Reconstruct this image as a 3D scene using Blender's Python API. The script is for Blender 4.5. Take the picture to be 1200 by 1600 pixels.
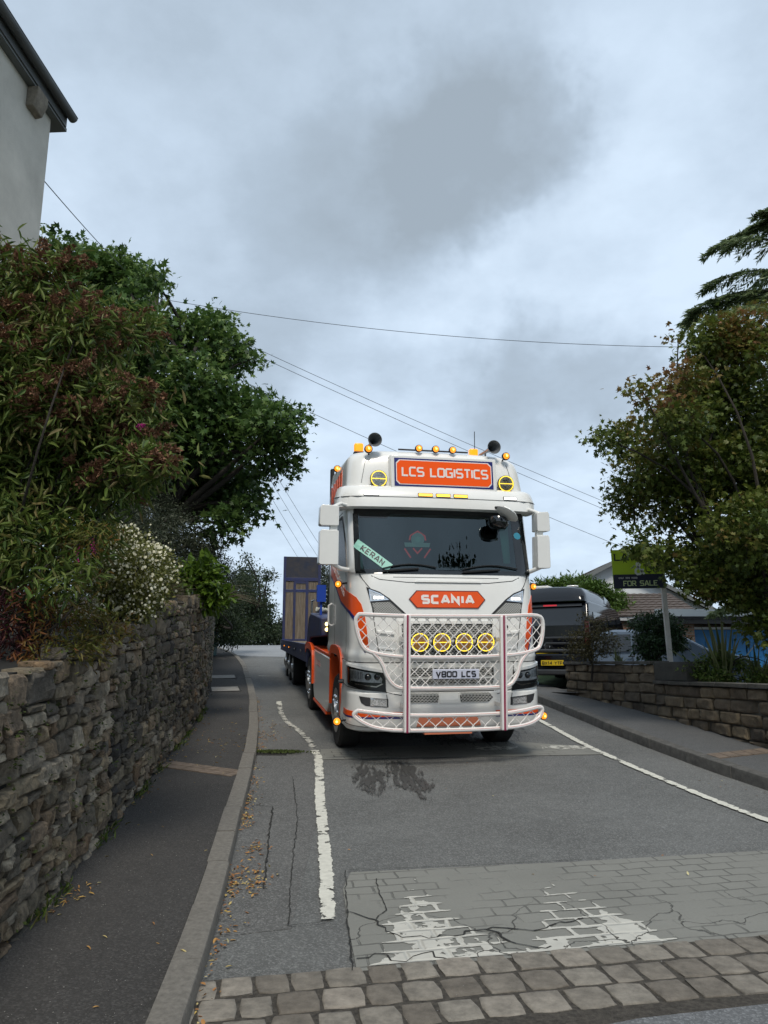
import bpy, bmesh, math, random
import numpy as np
from mathutils import Matrix, Vector, noise as mnoise
for _o in list(bpy.data.objects): bpy.data.objects.remove(_o)
rad = math.radians
SC = bpy.context.scene
COL = SC.collection
PI = math.pi

# ------------------------------------------------------------------ camera
cam = bpy.data.cameras.new('camera')
camo = bpy.data.objects.new('camera', cam); COL.objects.link(camo)
cam.sensor_fit = 'VERTICAL'; cam.sensor_height = 32.0
cam.lens = 1180.0/1600.0*32.0
cam.clip_start = 0.05; cam.clip_end = 2000
PITCH = math.atan(240/1180)
camo.location = (0, 0, 1.6); camo.rotation_euler = (PI/2+PITCH, 0, 0)
SC.camera = camo
SC.view_settings.view_transform = 'Standard'; SC.view_settings.look = 'None'
SC.view_settings.gamma = 1; SC.view_settings.exposure = 0.76
# ------------------------------------------------------------------ overcast sky
W = bpy.data.worlds.new('World'); SC.world = W; W.use_nodes = True
nt = W.node_tree; nt.nodes.clear()
def wn(t, **k):
    n = nt.nodes.new(t)
    for a, b in k.items(): setattr(n, a, b)
    return n
def mathn(op, a, b=None, c=None, tree=None):
    n = (tree or nt).nodes.new('ShaderNodeMath'); n.operation = op
    for i, v in enumerate((a, b, c)):
        if v is None: continue
        if isinstance(v, (int, float)): n.inputs[i].default_value = v
        else: (tree or nt).links.new(v, n.inputs[i])
    return n.outputs[0]
out = wn('ShaderNodeOutputWorld'); bg = wn('ShaderNodeBackground')
sky = wn('ShaderNodeTexSky'); sky.sky_type = 'NISHITA'; sky.sun_disc = False
SUN_EL, SUN_AZ = rad(53), rad(176)
sky.sun_elevation = SUN_EL; sky.sun_rotation = SUN_AZ
skym = wn('ShaderNodeMix', data_type='RGBA'); skym.blend_type = 'MULTIPLY'; skym.inputs[0].default_value = 1
nt.links.new(sky.outputs[0], skym.inputs[6]); skym.inputs[7].default_value = (.10, .10, .10, 1)
tc = wn('ShaderNodeTexCoord'); sep = wn('ShaderNodeSeparateXYZ')
nt.links.new(tc.outputs['Generated'], sep.inputs[0])
zc = mathn('ADD', mathn('MAXIMUM', sep.outputs[2], 0.0), 0.22)
comb = wn('ShaderNodeCombineXYZ')
nt.links.new(mathn('DIVIDE', sep.outputs[0], zc), comb.inputs[0])
nt.links.new(mathn('DIVIDE', sep.outputs[1], zc), comb.inputs[1])
comb.inputs[2].default_value = 3.7
def wnoise(scale, detail, rough, vec):
    n = wn('ShaderNodeTexNoise'); n.inputs['Scale'].default_value = scale
    n.inputs['Detail'].default_value = detail; n.inputs['Roughness'].default_value = rough
    nt.links.new(vec, n.inputs['Vector']); return n
n1 = wnoise(1.5, 5, .52, comb.outputs[0]); n2 = wnoise(4.2, 8, .62, comb.outputs[0])
# darker cloud masses at fixed places of the sky, ragged by noise
warp = wn('ShaderNodeVectorMath', operation='MULTIPLY_ADD')
nw = wnoise(5.0, 5, .6, tc.outputs['Generated'])
nt.links.new(nw.outputs['Color'], warp.inputs[0]); warp.inputs[1].default_value = (.26,.26,.26)
nt.links.new(tc.outputs['Generated'], warp.inputs[2])
def skydir(px, py):
    a = (px-600)/1180; b = (800-py)/1180; c, s = math.cos(PITCH), math.sin(PITCH)
    return Vector((a, c-b*s, s+b*c)).normalized()
acc = None
for px, py, r, st in [(735,235,.13,.62),(640,300,.14,.36),(800,235,.08,.45),(420,200,.30,.24),(885,615,.09,.5),(800,610,.08,.35),(980,640,.07,.3),
                      (520,330,.12,.2),(930,170,.14,-.30),(110,330,.20,-.22),(330,420,.14,.16),(700,470,.12,-.3),(850,480,.10,-.3),(640,560,.05,.25),(560,760,.16,-.32),
                      (1000,880,.16,-.25),(400,900,.14,-.3),(60,60,.2,-.1),(1100,420,.12,-.22),(380,560,.07,.25)]:
    d = skydir(px, py) + Vector((.13,.13,.13))
    dist = wn('ShaderNodeVectorMath', operation='DISTANCE'); nt.links.new(warp.outputs[0], dist.inputs[0]); dist.inputs[1].default_value = d
    mr = wn('ShaderNodeMapRange', interpolation_type='SMOOTHSTEP'); nt.links.new(dist.outputs['Value'], mr.inputs[0])
    mr.inputs[1].default_value = 0.5*r; mr.inputs[2].default_value = r*1.25; mr.inputs[3].default_value = st; mr.inputs[4].default_value = 0
    acc = mr.outputs[0] if acc is None else mathn('ADD', acc, mr.outputs[0])
dens = mathn('ADD', mathn('ADD', mathn('MULTIPLY', n1.outputs[0], 1.15), mathn('MULTIPLY', n2.outputs[0], .62)), mathn('MULTIPLY', acc, .50))
cr = wn('ShaderNodeValToRGB'); nt.links.new(mathn('SUBTRACT', dens, .475), cr.inputs[0])
el = cr.color_ramp.elements
el[0].position = .08; el[0].color = (.445, .530, .625, 1)
el[1].position = 1.0; el[1].color = (.225, .268, .310, 1)
e = el.new(.34); e.color = (.365, .440, .525, 1)
e = el.new(.62); e.color = (.285, .345, .410, 1)
cm = wn('ShaderNodeMix', data_type='RGBA'); cm.inputs[0].default_value = .93
nt.links.new(skym.outputs[2], cm.inputs[6]); nt.links.new(cr.outputs[0], cm.inputs[7])
nt.links.new(cm.outputs[2], bg.inputs[0]); bg.inputs[1].default_value = 1.0
nt.links.new(bg.outputs[0], out.inputs[0])
sl = bpy.data.lights.new('sun', 'SUN'); slo = bpy.data.objects.new('sun', sl); COL.objects.link(slo)
sl.energy = 1.5; sl.angle = rad(16); sl.color = (1, .93, .82)
sd = Vector((math.sin(SUN_AZ)*math.cos(SUN_EL), math.cos(SUN_AZ)*math.cos(SUN_EL), math.sin(SUN_EL)))
slo.rotation_euler = sd.to_track_quat('Z', 'Y').to_euler()

# ------------------------------------------------------------------ helpers
def tag(o, label=None, cat=None, group=None, kind=None):
    if label: o['label'] = label
    if cat: o['category'] = cat
    if group: o['group'] = group
    if kind: o['kind'] = kind
    return o
def empty(name, loc=(0,0,0), rz=0.0, parent=None):
    o = bpy.data.objects.new(name, None); COL.objects.link(o); o.location = loc; o.rotation_euler = (0,0,rz)
    o.empty_display_size = .2
    if parent: o.parent = parent
    return o
def mat(name, col, rough=.6, metal=0, var=0, vscale=4, bump=0, bscale=40, emit=None, es=0, coat=0, col2=None, attr=None, spec=None, trans=0, grime=0):
    m = bpy.data.materials.new(name); m.use_nodes = True
    t = m.node_tree; b = t.nodes['Principled BSDF']
    b.inputs['Base Color'].default_value = (*col, 1); b.inputs['Roughness'].default_value = rough
    b.inputs['Metallic'].default_value = metal
    if spec is not None: b.inputs['Specular IOR Level'].default_value = spec
    if coat: b.inputs['Coat Weight'].default_value = coat; b.inputs['Coat Roughness'].default_value = .06
    if emit: b.inputs['Emission Color'].default_value = (*emit, 1); b.inputs['Emission Strength'].default_value = es
    co = t.nodes.new('ShaderNodeTexCoord')
    src = None
    if var or col2:
        n = t.nodes.new('ShaderNodeTexNoise'); n.inputs['Scale'].default_value = vscale; n.inputs['Detail'].default_value = 7; n.inputs['Roughness'].default_value = .65
        t.links.new(co.outputs['Object'], n.inputs['Vector'])
        r = t.nodes.new('ShaderNodeMapRange'); t.links.new(n.outputs[0], r.inputs[0])
        r.inputs[1].default_value = .33; r.inputs[2].default_value = .67
        mx = t.nodes.new('ShaderNodeMix'); mx.data_type = 'RGBA'; t.links.new(r.outputs[0], mx.inputs[0])
        c2 = col2 or tuple(min(1, c*(1+var)) for c in col); c1 = col if col2 else tuple(c*(1-var) for c in col)
        mx.inputs[6].default_value = (*c1, 1); mx.inputs[7].default_value = (*c2, 1)
        src = mx.outputs[2]
    if attr:      # per-leaf / per-stone tone, kept in the mesh
        a = t.nodes.new('ShaderNodeAttribute'); a.attribute_name = 'tone'
        rp = t.nodes.new('ShaderNodeValToRGB'); t.links.new(a.outputs['Fac'], rp.inputs[0])
        els = rp.color_ramp.elements
        while len(els) < len(attr): els.new(.5)
        for i, c in enumerate(attr):
            els[i].position = i/(len(attr)-1); els[i].color = (*c, 1)
        if src:
            mm = t.nodes.new('ShaderNodeMix'); mm.data_type = 'RGBA'; mm.blend_type = 'MULTIPLY'; mm.inputs[0].default_value = 1
            t.links.new(rp.outputs[0], mm.inputs[6]); t.links.new(src, mm.inputs[7]); src = mm.outputs[2]
        else: src = rp.outputs[0]
    if src: t.links.new(src, b.inputs['Base Color'])
    if bump:
        n = t.nodes.new('ShaderNodeTexNoise'); n.inputs['Scale'].default_value = bscale; n.inputs['Detail'].default_value = 6; n.inputs['Roughness'].default_value = .7
        t.links.new(co.outputs['Object'], n.inputs['Vector'])
        bp = t.nodes.new('ShaderNodeBump'); bp.inputs['Strength'].default_value = bump; bp.inputs['Distance'].default_value = .02
        t.links.new(n.outputs[0], bp.inputs['Height']); t.links.new(bp.outputs[0], b.inputs['Normal'])
    if trans:     # thin leaves let some light through
        tr = t.nodes.new('ShaderNodeBsdfTranslucent'); ms = t.nodes.new('ShaderNodeMixShader'); ms.inputs[0].default_value = trans
        if src: t.links.new(src, tr.inputs[0])
        else: tr.inputs[0].default_value = (*col, 1)
        o = t.nodes['Material Output']
        t.links.new(b.outputs[0], ms.inputs[1]); t.links.new(tr.outputs[0], ms.inputs[2]); t.links.new(ms.outputs[0], o.inputs[0])
    return m

class MB:
    def __init__(s): s.v = []; s.f = []
    def add(s, vs, fs):
        n = len(s.v); s.v += [tuple(p) for p in vs]; s.f += [tuple(i+n for i in f) for f in fs]; return s
    def box(s, c, d, rz=0, M=None):
        x, y, z = d[0]/2, d[1]/2, d[2]/2
        R = M or Matrix.Rotation(rz, 3, 'Z'); c = Vector(c)
        vs = [R @ Vector(p)+c for p in [(-x,-y,-z),(x,-y,-z),(x,y,-z),(-x,y,-z),(-x,-y,z),(x,-y,z),(x,y,z),(-x,y,z)]]
        return s.add(vs, [(0,3,2,1),(4,5,6,7),(0,1,5,4),(1,2,6,5),(2,3,7,6),(3,0,4,7)])
    def tube(s, pts, r, n=8, closed=False, caps=True):
        P = [Vector(p) for p in pts]; m = len(P)
        rs = r if isinstance(r, (list, tuple)) else [r]*m
        T = []
        for i in range(m):
            if closed: t = P[(i+1) % m]-P[i-1]
            else: t = P[min(i+1, m-1)]-P[max(i-1, 0)]
            T.append(t.normalized() if t.length > 1e-9 else Vector((0,0,1)))
        up = Vector((0,0,1)) if abs(T[0].z) < .9 else Vector((1,0,0))
        nrm = (up - T[0]*up.dot(T[0])).normalized(); vs = []
        for i in range(m):
            nrm = nrm - T[i]*nrm.dot(T[i])
            nrm = nrm.normalized() if nrm.length > 1e-6 else T[i].orthogonal().normalized()
            b = T[i].cross(nrm)
            for k in range(n):
                a = 2*PI*k/n; vs.append(P[i]+(nrm*math.cos(a)+b*math.sin(a))*rs[i])
        fs = []
        for i in range(m if closed else m-1):
            j = (i+1) % m
            for k in range(n): fs.append((i*n+k, i*n+(k+1) % n, j*n+(k+1) % n, j*n+k))
        if not closed and caps: fs += [tuple(range(n-1, -1, -1)), tuple((m-1)*n+k for k in range(n))]
        return s.add(vs, fs)
    def lathe(s, prof, c=(0,0,0), axis=(0,0,1), n=24):
        ax = Vector(axis).normalized(); u = ax.orthogonal().normalized(); w = ax.cross(u); c = Vector(c)
        vs = []; m = len(prof)
        for r, h in prof:
            for k in range(n):
                a = 2*PI*k/n; vs.append(c+ax*h+(u*math.cos(a)+w*math.sin(a))*max(r, 1e-4))
        fs = [(i*n+k, i*n+(k+1) % n, (i+1)*n+(k+1) % n, (i+1)*n+k) for i in range(m-1) for k in range(n)]
        fs += [tuple(range(n-1, -1, -1)), tuple((m-1)*n+k for k in range(n))]
        return s.add(vs, fs)
    def prism(s, poly, fn, d0, d1):
        """poly: 2-D outline, fn(u, v, depth) -> point"""
        n = len(poly)
        vs = [fn(u, v, d1) for u, v in poly]+[fn(u, v, d0) for u, v in poly]
        return s.add(vs, [tuple(range(n)), tuple(range(2*n-1, n-1, -1))]+[(i, n+i, n+(i+1) % n, (i+1) % n) for i in range(n)])
    def build(s, name, m, parent=None, smooth=False, bevel=0, seg=2, loc=None):
        me = bpy.data.meshes.new(name); me.from_pydata([tuple(p) for p in s.v], [], s.f)
        me.materials.append(m); o = bpy.data.objects.new(name, me); COL.objects.link(o)
        bm = bmesh.new(); bm.from_mesh(me); bmesh.ops.recalc_face_normals(bm, faces=bm.faces); bm.to_mesh(me); bm.free()
        if smooth:
            for p in me.polygons: p.use_smooth = True
            me.set_sharp_from_angle(angle=rad(smooth if smooth > 1 else 40))
        if bevel:
            b = o.modifiers.new('bevel', 'BEVEL'); b.width = bevel; b.segments = seg; b.limit_method = 'ANGLE'; b.angle_limit = rad(35); b.harden_normals = False
            for p in me.polygons: p.use_smooth = True
            me.set_sharp_from_angle(angle=rad(50))
        if loc: o.location = loc
        if parent: o.parent = parent
        return o

def patch(poly, fn, o1, o0, step=.05, mb=None):
    """outline (s,z) laid on a curved surface fn(s,z,offset) with a rim back to offset o0"""
    mb = mb or MB()
    bm = bmesh.new(); vs = [bm.verts.new((u, v, 0)) for u, v in poly]; bm.faces.new(vs)
    us = [p[0] for p in poly]; ws = [p[1] for p in poly]
    for lo, hi, ax in ((min(us), max(us), 0), (min(ws), max(ws), 1)):
        k = math.floor(lo/step)+1
        while k*step < hi-1e-5:
            co = (k*step, 0, 0) if ax == 0 else (0, k*step, 0); no = (1,0,0) if ax == 0 else (0,1,0)
            bmesh.ops.bisect_plane(bm, geom=bm.verts[:]+bm.edges[:]+bm.faces[:], plane_co=co, plane_no=no, dist=1e-6); k += 1
    bm.verts.ensure_lookup_table(); bm.verts.index_update()
    n = len(bm.verts)
    V = [fn(v.co.x, v.co.y, o1) for v in bm.verts]+[fn(v.co.x, v.co.y, o0) for v in bm.verts]
    F = [tuple(v.index for v in f.verts) for f in bm.faces]
    F += [(e.verts[0].index, e.verts[1].index, e.verts[1].index+n, e.verts[0].index+n) for e in bm.edges if len(e.link_faces) == 1]
    bm.free(); return mb.add(V, F)

def ribbon2d(pts, w):
    """mitred outline quads of a 2-D polyline: list of quads"""
    P = [Vector(p) for p in pts]; L = []; R = []; closed = (P[0]-P[-1]).length < 1e-6
    if closed: P = P[:-1]
    m = len(P)
    for i in range(m):
        a = P[i-1] if (i > 0 or closed) else None; b = P[(i+1) % m] if (i < m-1 or closed) else None
        d1 = (P[i]-a).normalized() if a is not None else None; d2 = (b-P[i]).normalized() if b is not None else None
        if d1 is None: d1 = d2
        if d2 is None: d2 = d1
        t = d1+d2
        t = t.normalized() if t.length > 1e-6 else d1
        n = Vector((-t.y, t.x)); c = max(.35, n.dot(Vector((-d1.y, d1.x))))
        L.append(P[i]+n*w/2/c); R.append(P[i]-n*w/2/c)
    q = []
    for i in range(m if closed else m-1):
        j = (i+1) % m; q.append((L[i], L[j], R[j], R[i]))
    return q
def strip(mb, pts, w, fn, o1, o0, step=.06):
    """thin line on a surface"""
    P = [Vector(pts[0])]
    for a, b in zip(pts[:-1], pts[1:]):
        a, b = Vector(a), Vector(b); k = max(1, int((b-a).length/step))
        P += [a.lerp(b, (i+1)/k) for i in range(k)]
    for q in ribbon2d(P, w):
        vs = [fn(p.x, p.y, o1) for p in q]+[fn(p.x, p.y, o0) for p in q]
        mb.add(vs, [(0,1,2,3),(0,4,5,1),(3,2,6,7)])
    return mb
# stroke alphabet: unit height, width in second entry
GL = {
'L': (.62, [[(0,1),(0,0),(.58,0)]]), 'C': (.66, [[(.62,1),(.1,1),(0,.9),(0,.1),(.1,0),(.62,0)]]),
'S': (.66, [[(.62,1),(.1,1),(0,.9),(0,.6),(.1,.5),(.52,.5),(.62,.4),(.62,.1),(.52,0),(0,0)]]),
'O': (.7, [[(.35,1),(.1,1),(0,.9),(0,.1),(.1,0),(.56,0),(.66,.1),(.66,.9),(.56,1),(.35,1)]]),
'G': (.7, [[(.64,1),(.1,1),(0,.9),(0,.1),(.1,0),(.64,0),(.64,.5),(.36,.5)]]),
'I': (.12, [[(.04,1),(.04,0)]]), 'T': (.64, [[(0,1),(.64,1)],[(.32,.93),(.32,0)]]),
'V': (.72, [[(0,1),(.34,0),(.68,1)]]), '0': (.7, [[(.35,1),(.1,1),(0,.9),(0,.1),(.1,0),(.56,0),(.66,.1),(.66,.9),(.56,1),(.35,1)]]),
'8': (.7, [[(.35,1),(.1,1),(0,.9),(0,.6),(.1,.5),(.56,.5),(.66,.6),(.66,.9),(.56,1),(.35,1)],[(.1,.42),(0,.34),(0,.1),(.1,0),(.56,0),(.66,.1),(.66,.34),(.58,.42)]]),
'A': (.76, [[(0,0),(.32,1),(.42,1),(.74,0)],[(.14,.28),(.6,.28)]]), 'N': (.7, [[(0,0),(0,1),(.62,0),(.62,1)]]),
'K': (.66, [[(0,1),(0,0)],[(.62,1),(.08,.48),(.64,0)]]), 'E': (.6, [[(.58,1),(0,1),(0,0),(.58,0)],[(.07,.5),(.5,.5)]]),
'R': (.68, [[(0,0),(0,1),(.52,1),(.62,.9),(.62,.58),(.52,.48),(.07,.48)],[(.3,.44),(.64,0)]]),
'W': (1.0, [[(0,1),(.24,0),(.48,1),(.72,0),(.96,1)]]), 'F': (.58, [[(.56,1),(0,1),(0,0)],[(.07,.5),(.48,.5)]]),
'D': (.68, [[(.06,0),(0,0),(0,1),(.46,1),(.62,.84),(.62,.16),(.46,0),(.06,0)]]),
'6': (.66, [[(.56,1),(.1,1),(0,.9),(0,.1),(.1,0),(.52,0),(.62,.1),(.62,.44),(.52,.54),(.06,.54)]]),
'4': (.66, [[(.5,0),(.5,1),(0,.32),(.64,.32)]]), '1': (.4, [[(0,.8),(.2,1),(.2,0)]]),
'B': (.68, [[(0,0),(0,1),(.52,1),(.6,.9),(.6,.6),(.52,.52),(.06,.52)],[(.06,.45),(.54,.45),(.62,.36),(.62,.1),(.54,0),(.06,0)]]),
'X': (.7, [[(0,0),(.62,1)],[(0,1),(.26,.56)],[(.36,.44),(.62,0)]]), 'Y': (.7, [[(.32,0),(.32,.46),(0,1)],[(.34,.5),(.64,1)]]),
'9': (.66, [[(.06,0),(.52,0),(.62,.1),(.62,.9),(.52,1),(.1,1),(0,.9),(0,.56),(.1,.46),(.56,.46)]]),
'3': (.64, [[(0,1),(.5,1),(.6,.9),(.6,.58),(.5,.5),(.2,.5)],[(.52,.46),(.6,.38),(.6,.1),(.5,0),(0,0)]]),
'&': (.8, [[(.78,0),(.2,.72),(.2,.9),(.32,1),(.46,.9),(.44,.74),(.06,.36),(.04,.14),(.18,0),(.42,.02),(.72,.44)]]),
':': (.2, [[(.05,.1),(.05,.22)],[(.05,.6),(.05,.72)]]), ' ': (.42, []),
}
def text(mb, s, u0, v0, h, w, fn, o1=.004, o0=0, sx=1.0, gap=.24, total=None, serif=0, slant=0):
    adv = sum(GL[c][0]+gap for c in s)-gap
    if total: sx = total/(adv*h)
    u = 0; e = 0
    for c in s:
        gw, strokes = GL[c]
        for k, st in enumerate(strokes):
            pts = [(u0+(u+p[0]+slant*p[1])*h*sx, v0+w/2+p[1]*(h-w)) for p in st]
            e = k*.0004
            strip(mb, pts, w, fn, o1+e, o0, step=9)
            if serif:
                for q in (st[0], st[-1]):
                    if abs(q[1]) < .01 or abs(q[1]-1) < .01:
                        cx = u0+(u+q[0])*h*sx; cy = v0+w/2+q[1]*(h-w)
                        strip(mb, [(cx-serif, cy), (cx+serif, cy)], w*.5, fn, o1+.0012, o0, step=9)
        u += gw+gap
    return mb

# ---- fast leaf clouds
def leafcloud(name, m, P, D, size, template, parent=None, tone=None, droop=0, rng=None, up_bias=0.5, face=None):
    """P (n,3) leaf bases, D (n,3) pointing directions; template = (verts (k,3) y-forward, faces)"""
    rng = rng or np.random.default_rng(1)
    tv, tf = template; tv = np.array(tv, float); k = len(tv); n = len(P)
    D = D/np.maximum(np.linalg.norm(D, axis=1, keepdims=True), 1e-6)
    upv = rng.normal(size=(n,3))*.6; upv[:,2] += up_bias*1.6
    if face is not None: upv = upv*.55+np.array(face)
    X = np.cross(D, upv); X /= np.maximum(np.linalg.norm(X, axis=1, keepdims=True), 1e-6)
    Z = np.cross(X, D)
    S = (size*rng.uniform(.42, 1.32, n))[:,None,None] if np.isscalar(size) else np.asarray(size)[:,None,None]
    V = P[:,None,:] + S*(tv[None,:,0:1]*X[:,None,:]+tv[None,:,1:2]*D[:,None,:]+tv[None,:,2:3]*Z[:,None,:])
    V = V.reshape(-1,3)
    me = bpy.data.meshes.new(name); me.vertices.add(n*k); me.vertices.foreach_set('co', V.ravel())
    lens = np.array([len(f) for f in tf]); flat = np.concatenate([np.array(f) for f in tf])
    off = (np.arange(n)*k)[:,None]; loops = (flat[None,:]+off).ravel()
    me.loops.add(len(loops)); me.loops.foreach_set('vertex_index', loops.astype(np.int32))
    tl = np.tile(lens, n); st = np.concatenate([[0], np.cumsum(tl)[:-1]])
    me.polygons.add(len(tl)); me.polygons.foreach_set('loop_start', st.astype(np.int32)); me.polygons.foreach_set('loop_total', tl.astype(np.int32))
    tone = rng.uniform(0,1,n) if tone is None else np.clip(tone, 0, 1)
    a = me.attributes.new('tone', 'FLOAT', 'POINT'); a.data.foreach_set('value', np.repeat(tone, k).astype(np.float32))
    me.update(calc_edges=True); me.validate(); me.materials.append(m)
    o = bpy.data.objects.new(name, me); COL.objects.link(o)
    if parent: o.parent = parent; o.location = (0,0,0); o.matrix_parent_inverse = Matrix.Translation(-parent.location)
    return o
T_OVAL = ([(0,0,0),(.22,.35,.06),(.16,.75,.03),(0,1,-.08),(-.16,.75,.03),(-.22,.35,.06)], [(0,1,2,3),(0,3,4,5)])
T_LANCE = ([(0,0,0),(.11,.35,.05),(.08,.7,.02),(0,1.05,-.14),(-.08,.7,.02),(-.11,.35,.05)], [(0,1,2,3),(0,3,4,5)])
T_STAR = ([(0,0,0),(.5,.12,-.05),(.24,.36,.04),(.48,.74,-.06),(.14,.62,.03),(0,1.1,-.1),(-.14,.62,.03),(-.48,.74,-.06),(-.24,.36,.04),(-.5,.12,-.05)],
          [(0,1,2),(0,2,3,4),(0,4,5,6),(0,6,7,8),(0,8,9)])
T_NEEDLE = ([(0,0,0),(.035,.5,0),(0,1,-.03),(-.035,.5,0)], [(0,1,2,3)])
T_SMALL = ([(0,0,0),(.3,.5,.05),(0,1,-.05),(-.3,.5,.05)], [(0,1,2,3)])
T_FLOWER = ([(0,0,.05),(.5,0,0),(.25,.45,0),(-.25,.45,0),(-.5,0,0),(-.25,-.45,0),(.25,-.45,0)], [(0,1,2),(0,2,3),(0,3,4),(0,4,5),(0,5,6),(0,6,1)])
def clumps(rng, blobs, n_clump, per, spread, shell=.55):
    """leaf positions: clumps scattered toward the outside of ellipsoid blobs"""
    vol = np.array([b[1][0]*b[1][1]*b[1][2] for b in blobs])**.72; pr = vol/vol.sum()
    idx = rng.choice(len(blobs), n_clump, p=pr)
    C = np.array([b[0] for b in blobs], float)[idx]; R = np.array([b[1] for b in blobs], float)[idx]
    u = rng.normal(size=(n_clump,3)); u /= np.linalg.norm(u, axis=1, keepdims=True)
    rr = (shell+(1.02-shell)*rng.uniform(0,1,n_clump)**.7)[:,None]
    cc = C+u*R*rr
    tone = np.clip(.5+.22*rng.normal(size=n_clump), 0, 1)
    P = np.repeat(cc, per, 0)+rng.normal(size=(n_clump*per,3))*spread*np.array([1,1,.55])
    D = np.repeat(u*.8, per, 0)+rng.normal(size=(n_clump*per,3))*.7; D[:,2] -= .25
    return P, D, np.repeat(tone, per)+.12*rng.normal(size=n_clump*per), cc
def limbs(mb, base, tips, r0, rng, n=6, sag=.15, rt=.012):
    b = Vector(base)
    for t in tips:
        t = Vector(t); pts = []; k = 6
        mid = Vector(rng.normal(size=3)*.12*(t-b).length)
        for i in range(k+1):
            f = i/k; p = b.lerp(t, f)+mid*math.sin(f*PI)+Vector((0,0,sag*(t-b).length*math.sin(f*PI)))
            pts.append(p)
        mb.tube(pts, [r0*(1-i/k)**1.1+rt for i in range(k+1)], n, caps=False)
    return mb

# ------------------------------------------------------------------ terrain
PSI = rad(8.5)
def prof(u):
    if u < 3: return .018*(u-3)
    if u < 9: t = u-3; return .03*t+.055*t*t/12
    z = .345
    if u < 32: return z+.085*(u-9)
    z += .085*23
    if u < 40: t = u-32; return z+.085*t-.085*t*t/16
    return z+.34
def gz(x, y): return prof(-math.sin(PSI)*x+math.cos(PSI)*y)+.009*max(-30, min(30, x))
def resample(pts, step):
    P = [Vector(p[:2]) for p in pts]; o = [P[0]]
    for a, b in zip(P[:-1], P[1:]):
        k = max(1, int(round((b-a).length/step))); o += [a.lerp(b, (i+1)/k) for i in range(k)]
    return o
def smoothpath(pts, it=2):
    P = [Vector(p[:2]) for p in pts]
    for _ in range(it):
        Q = [P[0]]
        for a, b in zip(P[:-1], P[1:]): Q += [a.lerp(b, .25), a.lerp(b, .75)]
        Q.append(P[-1]); P = Q
    return P
def atlen(P, n):
    L = [0]
    for a, b in zip(P[:-1], P[1:]): L.append(L[-1]+(b-a).length)
    o = []; j = 0
    for i in range(n):
        t = L[-1]*i/(n-1)
        while j < len(L)-2 and L[j+1] < t: j += 1
        o.append(P[j].lerp(P[j+1], min(1, (t-L[j])/max(1e-9, L[j+1]-L[j]))))
    return o
def offpath(P, d):
    o = []
    for i, p in enumerate(P):
        t = (P[min(i+1, len(P)-1)]-P[max(i-1, 0)]).normalized(); o.append(p+Vector((t.y, -t.x))*d)
    return o
def sheet(mb, A, B, dz, across=6, n=90, dzb=None):
    a, b = atlen(A, n), atlen(B, n); vs = []
    for i in range(n):
        for j in range(across+1):
            p = a[i].lerp(b[i], j/across); vs.append((p.x, p.y, gz(p.x, p.y)+dz+((dzb-dz)*j/across if dzb is not None else 0)))
    w = across+1
    return mb.add(vs, [(i*w+j, i*w+j+1, (i+1)*w+j+1, (i+1)*w+j) for i in range(n-1) for j in range(across)])
def gpoly(mb, poly, dz, step=.5):
    return patch(poly, lambda x, y, o: (x, y, gz(x, y)+o), dz, dz-.003, step, mb)
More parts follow.
